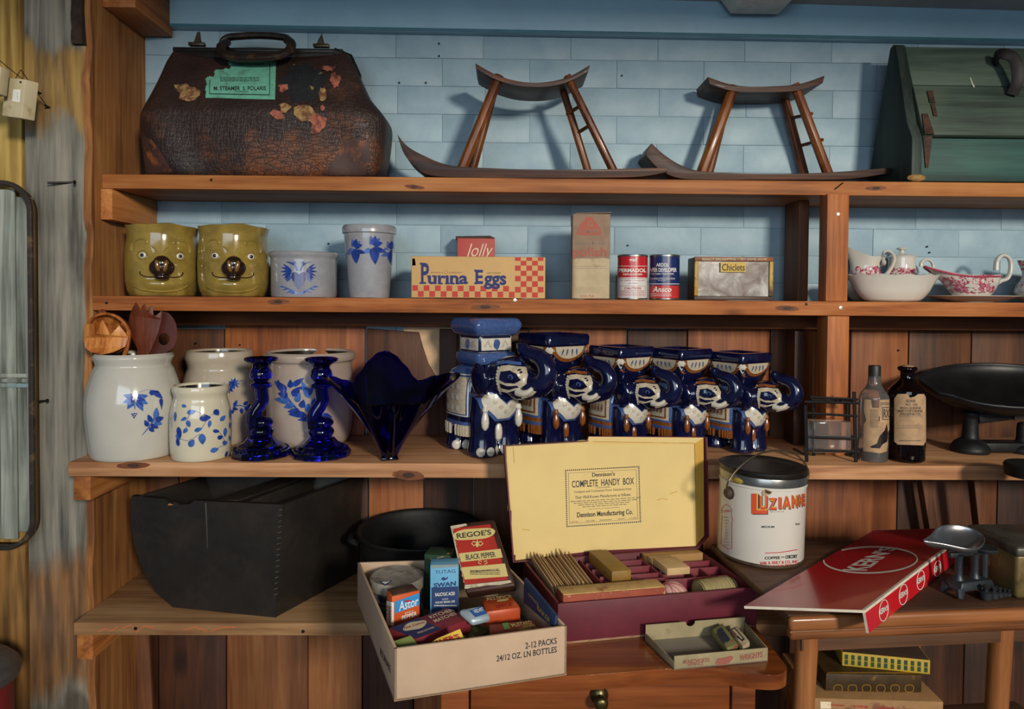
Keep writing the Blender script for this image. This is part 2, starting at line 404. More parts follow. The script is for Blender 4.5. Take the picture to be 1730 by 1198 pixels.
# left wall: weathered upright boards
GREY = wood('weathered grey board', '#4b4a44', '#77746a', '#928d80', 'Z', .85, 1.0, .5, vr=.1, knot=False)
YEL = wood('yellowed old board', '#6b4f22', '#94763b', '#b39854', 'Z', .8, 1.0, .5, vr=.1)
def stain(m_, bands, cols):     # old water and tannin stains at fixed heights of a board, ragged by noise
    b = m_.node_tree.nodes['Principled BSDF']; k = N.__new__(N); k.m = m_; k.t = m_.node_tree; k.b = b
    src = b.inputs['Base Color'].links[0].from_socket; c = k.coord((1, 1, 1)); z = k.n('SeparateXYZ', {0: k.n('TexCoord').outputs['Object']}).outputs[2]
    nz = k.n('TexNoise', {'Vector': k.n('Mapping', {'Vector': c, 'Scale': (14, 14, 4)}).outputs[0], 'Scale': 1, 'Detail': 5, 'Roughness': .6}).outputs[0]
    fine = k.n('TexNoise', {'Vector': k.n('Mapping', {'Vector': c, 'Scale': (60, 60, 5)}).outputs[0], 'Scale': 1, 'Detail': 4}).outputs[0]; o = src
    for (z0, hw), (c1, c2) in zip(bands, cols):
        dz = k.math('ABSOLUTE', k.math('SUBTRACT', k.math('MULTIPLY_ADD', nz, .22, z), z0+.11)); f = k.ramp(k.math('DIVIDE', dz, hw), [(.7, (1, 1, 1, 1)), (1.0, (0, 0, 0, 1))])
        o = k.mix(k.math('MULTIPLY', f, .85), o, k.ramp(fine, [(.38, c1), (.62, c2)]))
    k.set(Base_Color=o)
stain(GREY, ((.735, .095), (-.37, .16), (-.62, .10)), (('#6e5129', '#a3803f'), ('#5d3d20', '#95683c'), ('#3c352d', '#5d5347')))
stain(YEL, ((-.40, .24), (.98, .06)), (('#4a2d15', '#8c6132'), ('#4f3b1c', '#7c6030')))
YB = 1.402
wl = MB().box((-1.45, YB+.06, 1.05), (1.19, .03, 2.1)).build('wall_left', surf('dark gap', '#120d09', .9)); tag(wl, kind='structure')
def upright(u0, u1, Y, mat, th=.024):
    x0 = at(u0, 600, Y).x; x1 = at(u1, 600, Y).x
    o = MB().box((0, 0, 0), (x1-x0, th, 2.08)).build('board', mat, wl, bevel=.004); o.location = ((x0+x1)/2, Y+th/2, 1.045); return o
upright(44, 148, YB, GREY); upright(-110, 40, YB+.012, YEL); upright(-270, -114, YB, YEL); upright(-430, -274, YB, GREY)
# ------------------------------------------------------------------ built-in shelving
SH = wood('shelf pine', '#7a4521', '#a36331', '#b67a44', 'X', .6, 1.0, .3)
SH2 = wood('rough shelf pine', '#69371a', '#955528', '#aa6c3c', 'X', .7, 1.4, .5)
SH3 = wood('pale shelf pine', '#8f6140', '#b3825a', '#c79c74', 'X', .6, 1.0, .25)
SH4 = wood('worn shelf pine', '#755133', '#95704a', '#a8865f', 'X', .65, .9, .3)
SIDE = wood('shelf side board', '#684022', '#926033', '#ac7c48', 'Z', .7, .9, .3)
PST = wood('post pine', '#7d421d', '#a35f30', '#b97845', 'Z', .6, 1.0, .3)
NAIL = surf('dark nail iron', '#2b2826', .5, .2, 60, 0, .8)
SILV = surf('bright screw', '#d8d6d0', .3, .1, 60, 0, .9)
XR = 1.42
su = T('shelving_unit', 'rough pine wall shelving of four long shelves on cleats and posts', 'shelving', (XL, YW, 0))
def W(o): o.location = V(o.location)-V(su.location); o.parent = su; return o
def shelf(z, Y, t, mat, xl=XL):
    o = MB().box(((xl+XR)/2, (Y+YW-.002)/2, z-t/2), (XR-xl, YW-.002-Y, t)).build('shelf', mat, None, bevel=.0025); return W(o)
s1 = shelf(z1, Y1, t1, SH, XL+.004); s2 = shelf(z2, Y2, t2, SH2); s3 = shelf(z3, Y3, t3, SH3); s4 = shelf(z4, Y4, t4, SH4)
xi = XL+.002
# side board behind the shelf ends, with a ragged bark edge to the front
mb = MB(); n = 60
zz = [i/n*2.06 for i in range(n+1)]; fe = [YB-.004+.0035*sin(z*31)+.004*rnd.uniform(-1, 1) for z in zz]
pts = [(fe[i], zz[i]) for i in range(n+1)]+[(YW-.004, 2.06), (YW-.004, 0)]
mb.prism(pts, lambda y, z, d: V((d, y, z)), XL-.016, XL-.0005)
W(mb.build('side_board', SIDE, None, angle=50))
bark = surf('bark', '#2e2117', .95, .5, 40, .8)
mb = MB(); pr = [(YB-.010-.004*rnd.random(), 1.855+.225*i/20) for i in range(21)]
mb.prism(pr+[(YB+.012, 2.08), (YB+.012, 1.855)], lambda y, z, d: V((d, y, z)), XL-.034, XL-.012); W(mb.build('bark_edge', bark, None))
def cleat(z, t, Y, xw=.026, h=.052, yb=YW-.03, mat=PST, zc=None):
    o = MB().box((XL+xw/2+.001, (Y+yb)/2, z-t-h/2), (xw, yb-Y, h)).build('cleat', mat, None, bevel=.002); W(o)
CLT = wood('cleat pine', '#7c4720', '#a2632f', '#b87c45', 'Y', .65)
cleat(z1, t1, 1.425, .0245, .064, YW-.004, CLT); cleat(z3, t3, 1.330, .033, .051, YW-.03, CLT); cleat(z4, t4, 1.336, .032, .052, YW-.03, CLT)
q0 = at(213, 32, 1.50); bx_ = MB().box((XL+.033, 1.52, q0.z+.04), (.068, .16, .08)).build('cleat', CLT, None, bevel=.002); W(bx_)
# ledgers under shelves 2 and 3 against the wall
for z, t, h in ((z2, t2, .034), (z4, t4, .04)):
    W(MB().box(((XL+XR)/2, YW-.046, z-t-h/2-.001), (XR-XL-.01, .022, h)).build('ledger', ORH if z > 1 else DK, None, bevel=.002))
# posts
def post(u0, u1, Y, dY, za, zb, mat=PST):
    x0 = at(u0, 450, Y).x; x1 = at(u1, 450, Y).x
    W(MB().box(((x0+x1)/2, Y+dY/2, (za+zb)/2), (x1-x0, dY, za-zb)).build('post', mat, None, bevel=.002))
post(1396, 1433, 1.403, .036, z1-t1, z2); post(1348, 1366, 1.50, .076, z1-t1, z2, MIDB)
post(1400, 1437, 1.402, .05, z2-t2, z3); post(1376, 1388, 1.50, .05, z2-t2-.036, z3, PST); post(1345, 1362, 1.50, .05, z2-t2-.036, z3, DK)
# nails and screws on the edges
def nail(u, v, Y, r=.003, mat=NAIL, L=.003):
    p = at(u, v, Y); o = MB().lathe([(0.0001, -.012), (r*.5, -.012), (r*.5, -.0005), (r, 0), (r*.8, L*.6), (.0001, L*.7)], 10, R=Rx(pi/2)).build('nail', mat, None); o.location = p; W(o)
nail(357, 304, Y1); nail(180, 512, Y2, .0028); nail(229, 1062, Y4, .0035); nail(512, 1067, Y4, .0035); nail(1362, 514, Y2, .003)
nail(1416, 362, 1.403, .004, SILV); nail(870, 507, Y2, .004, SILV); nail(1420, 520, Y2, .0045, SILV)
for u, v in ((742, 75), (742, 96), (675, 141), (720, 141), (1050, 129), (1060, 415), (556, 412), (1564, 417), (1568, 427)):
    p = at(u, v, YW); o = MB().lathe([(.0001, -.004), (.0018, -.004), (.0022, .0045), (.0001, .0048)], 8, R=Rx(pi/2)).build('nail', NAIL, wall); o.location = (p.x, YW-.002, p.z)
W(MB().tube([at(1410, 320, Y1-.0012), at(1424, 309, Y1-.0012)], .0014, 6).build('nail', NAIL, None))
for u, v in ((330, 580), (405, 583), (580, 591), (1518, 592)): nail(u, v, 1.5935, .0025)
# orange chalk scribble on the bottom shelf edge
d = D(plane((0, Y4, 0), (1, 0, 0), (0, 0, 1))); OC = ink('orange chalk', '#d9603a', .8)
def e4(u, v): p = at(u, v, Y4); return (p.x, p.z)
for L in (((165, 1068), (178, 1062), (188, 1066), (200, 1058)), ((205, 1062), (222, 1056), (230, 1068), (244, 1058), (262, 1060)), ((310, 1064), (330, 1059), (350, 1067)), ((355, 1066), (375, 1060), (398, 1060))):
    d.strip(OC, [e4(*p) for p in L], .0012)
    for o in d.flush(su, 'chalk_mark'): o.location -= su.location
KN1 = surf('knot wood', '#6b3a1d', .7, .3, 60); KN2 = surf('knot heart', '#3a2012', .7, .3, 60)
for (u, v, a_, b_, Y, sl) in ((225, 786.5, 30, 6, Y3, .1), (690, 803, 30, 9, Y3, -.25), (820, 519, 26, 5, Y2, .1), (1330, 521, 22, 5, Y2, -.1), (700, 316, 18, 4, Y1, -.3), (1480, 318, 20, 4, Y1, .1), (470, 510, 20, 5, Y2, .1)):
    c_ = at(u, v, Y); k_ = Y/F; d = D(lambda x, y, h, c_=c_, Y=Y: V((c_.x+x, Y-h, c_.z+y)), 0, .0003)
    d.poly(KN1, [(a_*k_*cos(2*pi*i/24)*(1-.15*rnd.random()), b_*k_*sin(2*pi*i/24)*(1-.15*rnd.random())+sl*a_*k_*cos(2*pi*i/24)*.3) for i in range(24)]); d.poly(KN2, [(a_*.35*k_*cos(2*pi*i/14), b_*.55*k_*sin(2*pi*i/14)) for i in range(14)], 1)
    for o in d.flush(su, 'knot'): o.location -= su.location
# nails in the weathered boards on the left
o = MB().tube([at(80, 309, 1.385), at(127, 308, 1.405)], .0022, 8).lathe([(.0001, -.001), (.004, -.001), (.004, .001), (.0001, .001)], 10, c=at(126, 308, 1.385)-V((0, 0, 0)), R=Ry(pi/2)).build('nail', NAIL); tag(o, 'long iron nail bent sideways in the grey board', 'nail')
o = MB().tube([at(66, 678, 1.38), at(80, 677, 1.405)], .0022, 8).lathe([(.0001, -.001), (.004, -.001), (.004, .001), (.0001, .001)], 10, c=at(80, 677, 1.385), R=Ry(pi/2)).build('nail', NAIL); tag(o, 'short iron nail low in the grey board beside the big crock', 'nail')
# ================================================================== pixel-measured decals on real surfaces
def pix(mb, ob, ox=0, oy=0, sc=1.0):
    Mi = ob.matrix_basis.inverted() if ob is not None else Matrix.Identity(4)
    bv = BVHTree.FromPolygons([tuple(p) for p in mb.v], mb.f); e = Mi @ EYE; R3 = Mi.to_3x3()
    def fn(x, y, h):
        d = (R3 @ ray(ox+x/sc, oy+y/sc)).normalized(); q = bv.ray_cast(e, d)
        if q[0] is None: return None
        n = q[1] if q[1].dot(d) < 0 else -q[1]
        return q[0]+n*h
    return fn
def proj(mb, o, ux, uy, d):
    bv = BVHTree.FromPolygons([tuple(p) for p in mb.v], mb.f); o = V(o); ux = V(ux); uy = V(uy); d = V(d)
    def fn(x, y, h):
        q = bv.ray_cast(o+ux*x+uy*y, d)
        if q[0] is None: return None
        n = q[1] if q[1].dot(d) < 0 else -q[1]
        return q[0]+n*h
    return fn
def blob(cx, cy, rx, ry, seed, n=22, j=.3):
    r = random.Random(seed); return [(cx+rx*cos(2*pi*i/n)*(1-j*r.random()), cy+ry*sin(2*pi*i/n)*(1-j*r.random())) for i in range(n)]
def base(u, Y, z): p = at(u, 505, Y); return V((p.x, Y, z+EPS))
def rag(pts, amp, n=6, seed=3):
    r = random.Random(seed); out = []
    for i, p in enumerate(pts):
        q = pts[(i+1) % len(pts)]
        for k in range(n): t = k/n; out.append((p[0]+(q[0]-p[0])*t+r.uniform(-amp, amp), p[1]+(q[1]-p[1])*t+r.uniform(-amp, amp)))
    return out
# ================================================================== top shelf
# ---- leather gladstone bag
a = N('worn leather'); c = a.coord((1, 1, 1), False)
cv = a.n('Mapping', {'Vector': c, 'Scale': (1, 1, .22)}).outputs[0]; ch = a.n('Mapping', {'Vector': c, 'Scale': (.22, 1, 1)}).outputs[0]
v1 = a.n('TexVoronoi', {'Vector': cv, 'Scale': 150, 'Randomness': 1}, feature='DISTANCE_TO_EDGE').outputs['Distance']
v2 = a.n('TexVoronoi', {'Vector': ch, 'Scale': 135}, feature='DISTANCE_TO_EDGE').outputs['Distance']
cr_ = a.math('MINIMUM', v1, v2); crk = a.ramp(cr_, [(0, (0, 0, 0, 1)), (.09, (1, 1, 1, 1))])
nn = a.n('TexNoise', {'Vector': c, 'Scale': 9, 'Detail': 7, 'Roughness': .68}).outputs[0]
sx = a.n('SeparateXYZ', {0: c}).outputs[2]
wear = a.math('ADD', nn, a.math('MULTIPLY', a.math('SUBTRACT', .13, sx), .62))
wm = a.math('MULTIPLY', a.ramp(wear, [(.53, (0, 0, 0, 1)), (.74, (1, 1, 1, 1))]), crk)
o = a.mix(wm, a.ramp(nn, [(.3, '#1d1210'), (.7, '#33211b')]), '#7a431a')
a.set(Base_Color=o, Roughness=.5, Specular_IOR_Level=.4); a.bump(crk, .35, .002); LEA = a.m
BLK = surf('black iron', '#1a1817', .45, .2, 40, .1, .3)
loc = base(436, 1.515, z1); kk = 1153.3/1.44
bag = T('leather_bag', 'worn brown leather gladstone bag with torn green label on the top shelf', 'bag', loc)
sil = [(293, 236, 630), (286, 231, 636), (262, 226, 642), (228, 221, 646), (195, 219, 648), (178, 225, 640), (150, 242, 617), (120, 258, 603), (98, 270, 593), (80, 284, 580)]
dep = [.066, .074, .079, .081, .081, .078, .062, .045, .030, .016]
rows = []
for (v, ul, ur), dd in zip(sil, dep):
    l = at(ul, v, 1.50-dd*.8); r = at(ur, v, 1.50-dd*.8); rows.append((l.x-loc.x, r.x-loc.x, max(0, l.z-z1-.001), dd))
rows[0] = (rows[0][0], rows[0][1], .0, dep[0])
def rowat(t):
    f = t*(len(rows)-1); i = min(int(f), len(rows)-2); k = f-i
    g = lambda j: rows[max(0, min(len(rows)-1, j))]
    return [.5*(2*g(i)[q]+(g(i+1)[q]-g(i-1)[q])*k+(2*g(i-1)[q]-5*g(i)[q]+4*g(i+1)[q]-g(i+2)[q])*k*k+(3*g(i)[q]-g(i-1)[q]-3*g(i+1)[q]+g(i+2)[q])*k**3) for q in range(4)]
def bagp(s, t):
    l, r, z, dd = rowat(t); a = 2*pi*s; e = .42
    cx, sy = cos(a), sin(a); X = (abs(cx)**e)*(1 if cx > 0 else -1); Yy = (abs(sy)**e)*(1 if sy > 0 else -1)
    x = (l+r)/2+(r-l)/2*X; sag = max(0, t-.72)/.28
    z2_ = z-sag*.026*(1-X*X)**1.0*(1 if Yy < 0 else .6)
    y = Yy*dd*(1+.05*sin(x*26+z*9)) + .003*sin(x*60+z*30)*(1-t)
    return V((x, y, z2_))
mb = MB(); mb.grid(bagp, 120, 46, True)
mb.f.append(list(range(120))); mb.mi.append(0); top0 = 45*120; mb.f.append([top0+i for i in range(120)]); mb.mi.append(0)
mb.build('body', LEA, bag, angle=60)
zf = rows[-1][2]+.005; fr = MB().box((.0, .004, zf-.012), (.335, .018, .022)); fr.box((-.0, .004, zf+.002), (.372, .010, .010)); fr.build('frame', BLK, bag, bevel=.003)
gp = [(.165, zf), (.198, zf-.012), (.215, zf-.05), (.212, zf-.095)]
MB().tube([V((x, .006, z)) for x, z in gp], .011, 8).build('gusset', BLK, bag)
BRASS = surf('tarnished brass', '#4b4232', .4, .3, 80, 0, .8)
HL = surf('dark handle leather', '#211610', .4, .35, 60, .2, col2='#46301b', thr=(.55, .7))
def L(u, v, Y, b): return at(u, v, Y)-b
hp = [L(*p, loc) for p in ((384, 84, 1.53), (376, 74, 1.53), (385, 64, 1.53), (410, 61, 1.53), (440, 60, 1.53), (472, 62, 1.53), (487, 66, 1.53), (492, 76, 1.53), (486, 86, 1.53))]
MB().tube(catmull(hp, 5), .0075, 10, sx=1.3).build('handle', HL, bag)
hp = [L(*p, loc) for p in ((383, 72, 1.50), (374, 78, 1.478), (376, 90, 1.462), (395, 96, 1.458), (435, 97, 1.456), (470, 94, 1.458), (488, 86, 1.465), (492, 74, 1.485), (486, 68, 1.50))]
MB().tube(catmull(hp, 5), .0080, 10, sx=1.3).build('handle', HL, bag)
for u in (333, 543):
    p = L(u, 74, 1.51, loc); p.z = zf+.0105; s = 1 if u < 400 else -1
    MB().box((p.x, p.y, p.z), (.034, .012, .007)).build('latch_plate', BRASS, bag, bevel=.001)
    MB().prism([(-.008, 0), (.011, 0), (.008, .010), (.004*s+.002, .027), (0.001*s, .026)], lambda x, z, d: V((p.x+s*x, p.y+d, p.z+z)), -.002, .002).build('latch', BRASS, bag)
# corner patches, labels
CP = surf('corner leather', '#3a2119', .65, .3, 30, .2, col2='#8b4c20', thr=(.54, .68))
d = D(pix(mb, bag, 200, 30, 3.761), 8, .0012)
d.poly(CP, [(125, 735), (215, 775), (270, 850), (350, 985), (140, 985), (118, 880)]); d.flush(bag, 'corner_patch')
d = D(pix(mb, bag, 200, 30, 3.761), 8, .0012)
d.poly(CP, [(1590, 790), (1500, 768), (1430, 790), (1310, 1000), (1560, 1000), (1600, 900)]); d.flush(bag, 'corner_patch')
GRN = surf('green label paper', '#5c9c86', .75, .12, 60, 0, col2='#4a7a69', thr=(.52, .66)); INK = ink('print black', '#20242a', .7)
d = D(pix(mb, bag, 200, 30, 3.761), 12, .0012)
d.poly(GRN, [(1003, 265), (1000, 380), (996, 522), (800, 518), (640, 512), (556, 512)]+rag([(556, 512), (560, 440), (553, 385), (580, 378), (612, 370), (608, 345), (625, 328), (700, 325), (722, 312), (690, 285), (760, 272)], 6, 4)[1:-4]); d.flush(bag, 'label')
d = D(pix(mb, bag, 200, 30, 3.761), 30, .0014)
for q in (((965, 280), (962, 495)), ((965, 495), (582, 488)), ((582, 488), (584, 398))): d.strip(INK, q, 4, 1)
d.text(INK, 'M. STEAMER  S. POLARIS', 610, 465, 940, 440, .01, lv=1); d.text(INK, 'CUNARD LINE AGENCY', 725, 312, 930, 294, lv=1)
d.lines(INK, 650, 410, 900, 380, 3, .25, 1, 3); d.lines(INK, 740, 478, 830, 470, 1, .3, 1, 4)
d.flush(bag, 'label_print')
PK = surf('torn pink paper', '#94533f', .8, .25, 90, col2='#54291d', thr=(.49, .58)); TAN = surf('torn tan paper', '#8f7145', .8, .3, 90, col2='#5f3c24', thr=(.47, .56)); BKP = surf('black paper', '#14161a', .6, .3, 80, 0, col2='#8a7b3e', thr=(.62, .68))
d = D(pix(mb, bag, 200, 30, 3.761), 14, .0010)
d.poly(TAN, rag([(355, 425), (400, 432), (425, 420), (465, 440), (520, 465), (515, 490), (480, 530), (440, 535), (385, 512), (390, 480), (360, 450)], 6, 3)).flush(bag, 'paper_scrap')
d.poly(BKP, rag(blob(1180, 410, 170, 145, 5, 18, .35), 12, 4)).flush(bag, 'paper_scrap')
d.poly(TAN, rag([(1120, 570), (1160, 558), (1215, 565), (1260, 610), (1240, 660), (1200, 650), (1150, 655), (1115, 620)], 7, 3), 1).flush(bag, 'paper_scrap')
d.poly(PK, rag([(1215, 640), (1260, 605), (1325, 645), (1310, 700), (1260, 742), (1225, 730), (1230, 680)], 7, 3), 2).flush(bag, 'paper_scrap')
d.poly(PK, [(960, 610), (985, 585), (1040, 600), (1060, 640), (1010, 650)], 1).flush(bag, 'paper_scrap')
d.poly(TAN, [(1025, 555), (1060, 545), (1105, 570), (1065, 605), (1040, 610)], 2).flush(bag, 'paper_scrap')
d.poly(PK, [(1030, 430), (1075, 425), (1080, 455), (1040, 480), (1025, 470)], 1).flush(bag, 'paper_scrap')
d.poly(TAN, blob(1300, 490, 28, 50, 9), 1).flush(bag, 'paper_scrap')
d.poly(PK, rag(blob(1380, 400, 38, 55, 11, 10), 8, 3), 1).flush(bag, 'paper_scrap'); d.poly(PK, rag(blob(1335, 325, 50, 20, 12, 10), 6, 3), 1).flush(bag, 'paper_scrap')
d.poly(PK, blob(1298, 575, 18, 20, 13), 1).flush(bag, 'paper_scrap')
# ---- two low wooden stools on runner boards
STW = wood('dark stool wood', '#1f0f07', '#3d1f0e', '#5e3317', 'X', .5, 1.2, .15, coat=.05, knot=False)
STL = wood('stool leg wood', '#3a1c0b', '#613213', '#7a471c', 'Z', .4, 1.2, .15, coat=.1, knot=False)
def stool(label, loc, seat, skit, skib, legs, rungs, th=7, ya=1.432, yb=1.503, sb=1.535):
    st = T('wooden_stool', label, 'stool', loc, group='stools on runners on the top shelf')
    P = catmull([(u, v, 0) for u, v in seat], 6); pts = []
    for i, p in enumerate(P): pts.append(at(p.x, p.y, ya))
    n = len(pts); low = []
    for i, p in enumerate(P):
        e = abs(i/(n-1)-.5)*2; low.append(at(p.x+(3 if i < n/2 else -3)*e, p.y+th+3*e, ya))
    poly = [(q.x-loc.x, q.z-loc.z) for q in pts+low[::-1]]
    MB().prism(poly, lambda x, z, d: V((x, d-loc.y, z)), ya, sb).build('seat', STW, st, bevel=.001, angle=30)
    A = catmull([(u, v, 0) for u, v in skit], 6); B = catmull([(u, v, 0) for u, v in skib], 6)
    poly = [(at(p.x, p.y, ya+.005).x-loc.x, max(.0003, at(p.x, p.y, ya+.005).z-loc.z)) for p in A+B[::-1]]
    MB().prism(poly, lambda x, z, d: V((x, d-loc.y, z)), ya, yb).build('runner', STW, st, bevel=.001, angle=30)
    for (u0, v0, u1, v1, wd, Y, fl) in legs:
        Y = ya+.014 if Y < 1.5 else yb-.014; a = at(u0, v0, Y)-loc; b = at(u1, v1, Y)-loc
        MB().tube([a, b], [m(wd, Y)*.5*.9, m(wd, Y)*.5], 8, sx=(.7 if fl else 1)).build('leg', STL, st, bevel=.0008)
    for (u0, v0, Y0, u1, v1, Y1_) in rungs:
        MB().tube([at(u0, v0, yb-.014)-loc, at(u1, v1, ya+.016)-loc], .004, 6).build('rung', STL, st)
    return st
l = base(895, 1.50, z1)
stool('longer dark wooden stool on a ski-shaped runner beside the leather bag', l,
      [(803, 107), (840, 127), (880, 138), (920, 139), (960, 130), (997, 110)],
      [(672, 228), (688, 247), (715, 263), (760, 280), (830, 285), (900, 287), (1000, 287), (1080, 285), (1127, 284)],
      [(674, 236), (684, 262), (704, 284), (735, 298), (830, 301), (900, 301), (1000, 301), (1080, 299), (1127, 291)],
      [(844, 128, 779, 290, 19, 1.46, 0), (838, 140, 796, 292, 17, 1.535, 0), (958, 128, 1037, 290, 15, 1.46, 0), (948, 142, 994, 292, 14, 1.535, 1)],
      [(958, 193, 1.535, 985, 176, 1.46), (975, 225, 1.535, 1003, 208, 1.46)])
l = base(1290, 1.50, z1)
stool('shorter dark wooden stool on a runner beside the green tool chest', l,
      [(1196, 130), (1228, 141), (1260, 146), (1300, 146), (1350, 142), (1393, 128)],
      [(1100, 243), (1121, 262), (1150, 280), (1185, 290), (1268, 294), (1350, 294), (1430, 290), (1501, 284)],
      [(1090, 262), (1110, 284), (1140, 300), (1185, 304), (1268, 304), (1350, 304), (1430, 303), (1501, 293)],
      [(1240, 146, 1184, 297, 20, 1.46, 0), (1232, 155, 1195, 299, 17, 1.535, 0), (1342, 142, 1400, 297, 17, 1.46, 0), (1322, 152, 1360, 299, 16, 1.535, 1)],
      [(1336, 200, 1.535, 1372, 192, 1.46), (1350, 247, 1.535, 1390, 236, 1.46)], 9, 1.509, 1.598, 1.600)
# ---- green wooden tool chest
GT = wood('faded green paint', '#29352f', '#3b4a41', '#4b5b4f', 'X', .6, 1, .3, knot=False, vr=.1, blotch=('#3c463c', '#5b6654'), bt=(.55, .7))
GT2 = wood('teal green paint', '#16332f', '#224843', '#2d5750', 'X', .6, 1, .3, knot=False, vr=.1)
GTD = wood('dark green paint', '#141f1b', '#22302b', '#2e3d36', 'Z', .6, 1, .3, knot=False, vr=.1)
RST = surf('rusty hinge iron', '#2e221e', .7, .3, 70, .3, .4, col2='#4f3324')
xe = at(1536, 300, 1.44).x
loc = V((xe, 1.515, z1+EPS)); tcx = T('tool_chest', 'green painted wooden tool chest with sloping lid and dark strap handle', 'chest', loc)
def yz(u, v, X):    # point on the plane x = X seen at pixel
    r = ray(u, v); p = EYE+r*(X/r.x); return p
zt_ = at(1500, 77, 1.515).z-z1; zl = at(1560, 232, 1.44).z-z1; Lc = .44
pts = [(-.083, .003), (-.083, zl*.96), (-.062, zl+.035), (-.022, zt_-.03), (-.014, zt_-.005), (-.004, zt_), (.008, zt_-.004), (.016, zt_-.03), (.082, .05), (.088, .003)]
for xx in (0, Lc-.022):
    MB().prism(pts, lambda y, z, d: V((d, y, z)), xx, xx+.022).build('end_board', GTD, tcx, bevel=.002)
yf = -.078
bx('front_board', (Lc/2, yf+.009, zl/2), (Lc-.046, .018, zl-.006), GT2, tcx)
bx('bottom_board', (Lc/2, 0, .008), (Lc-.046, .135, .012), GTD, tcx)
# lid of two boards
A = V((0, yf-.006, zl+.003)); B = V((0, -.006, zt_-.004)); dv = B-A
for k0, k1 in ((0, .545), (.553, 1)):
    P0 = A+dv*k0; P1 = A+dv*k1; nrm = V((0, -dv.z, dv.y)).normalized()*.016*-1
    x0, x1 = .024, Lc-.024
    nn_ = V((0, dv.z, -dv.y)).normalized()*.016
    q = [V((x0, P0.y, P0.z)), V((x1, P0.y, P0.z)), V((x1, P0.y+nn_.y, P0.z+nn_.z)), V((x0, P0.y+nn_.y, P0.z+nn_.z)), V((x0, P1.y, P1.z)), V((x1, P1.y, P1.z)), V((x1, P1.y+nn_.y, P1.z+nn_.z)), V((x0, P1.y+nn_.y, P1.z+nn_.z))]
    MB().hexa(q).build('lid_board', GT, tcx, bevel=.003)
bk = MB(); bk.hexa([V((.024, .078, .01)), V((Lc-.024, .078, .01)), V((Lc-.024, .07, .01)), V((.024, .07, .01)), V((.024, .012, zt_-.02)), V((Lc-.024, .012, zt_-.02)), V((Lc-.024, .002, zt_-.02)), V((.024, .002, zt_-.02))]).build('back_board', GTD, tcx)
un = dv.normalized(); nf = V((0, -un.z, un.y))
if nf.y > 0: nf = -nf
def lidp(x, s, h): return A+V((x, 0, 0))+un*s+nf*h
hm = MB(); hm.prism([(-.010, .0), (.010, .0), (.006, .05), (-.006, .05)], lambda x, s, d: lidp(.034+x, s, d), .0005, .003); hm.build('hinge', RST, tcx)
hm = MB(); hm.prism([(-.010, 0), (.010, 0), (.003, -.065), (-.003, -.065)], lambda x, s, d: V((.034+x, yf-d, zl+s)), .0005, .003); hm.build('hinge', RST, tcx)
hm = MB(); hm.prism([(-.004, .045), (.004, .045), (.004, .075), (-.004, .075)], lambda x, s, d: lidp(.056+x, s, d), .0005, .003); hm.prism([(-.006, .078), (.006, .078), (.006, .108), (-.006, .108)], lambda x, s, d: lidp(.056+x, s, d), .0005, .003); hm.build('latch_plate', RST, tcx)
hs_ = [lidp(at(1700, 100, 1.46).x-xe+q[0], q[1], q[2]) for q in ((.003, .185, .003), (-.012, .185, .022), (-.006, .18, .035), (.008, .165, .04), (.014, .14, .036), (.016, .115, .024), (.014, .098, .006))]
MB().tube(catmull(hs_, 5), .012, 8, sx=.35).build('strap_handle', surf('dark strap', '#15100e', .6, .3, 50, .2), tcx)
dd = D(lambda x, y, h: lidp(x, y, h), 0, .0006); WP = ink('white scratch', '#b9b5a6', .8)
sxp = at(1651, 100, 1.46).x-xe; dd.strip(WP, [(sxp, .145), (sxp+.001, .13), (sxp+.003, .12)], [.002, .003, .004]); dd.flush(tcx, 'paint_drip')
MB().ell(V((.012, -.081, .009)), (.02, .006, .008), 10, 6).build('chipped_wood', surf('raw wood chip', '#8a6a3d', .9, .3, 80, .8), tcx)
# ================================================================== second shelf
def ceramic(name, col, rough=.12, var=.06, sc=18, **k): return surf(name, col, rough, var, sc, coat=.6, **k)
# ---- two pig-face jars
PIG = ceramic('olive glaze', '#8d7737', .15, .22, 22, col2='#685727', thr=(.5, .75))
SNT = ceramic('brown black glaze', '#24160d', .1); PUP = ink('black pupil', '#0d0b0a', .2); EYW = ceramic('white eye glaze', '#cfcabd', .15); NOS = ceramic('honey glaze', '#70501f', .15)
pr = interp([(.062, 0), (.067, .012), (.0705, .03), (.0715, .065), (.0705, .095), (.068, .118), (.0675, .128), (.0695, .139), (.0715, .147)])
def pigr(a, z):     # a: angle from the front, z: height
    r = pr(z); x = a*.07
    def g(cx, cz, sx, sz, k): return k*math.exp(-((x-cx)/sx)**2-((z-cz)/sz)**2)
    r += g(0, .062, .03, .022, .006)+g(-.042, .028, .02, .016, .005)+g(.042, .028, .02, .016, .005)+g(0, .022, .03, .012, .007)
    r -= g(0, .034, .045, .004, .003)+g(-.036, .082, .014, .010, .004)+g(.036, .082, .014, .010, .004)
    r += g(-.045, .004, .016, .010, .006)+g(.045, .004, .016, .010, .006)
    return r
def pigp(x, z, h=0):
    a = x/.07; r = pigr(a, z)+h; return V((r*sin(a), -r*cos(a), z))
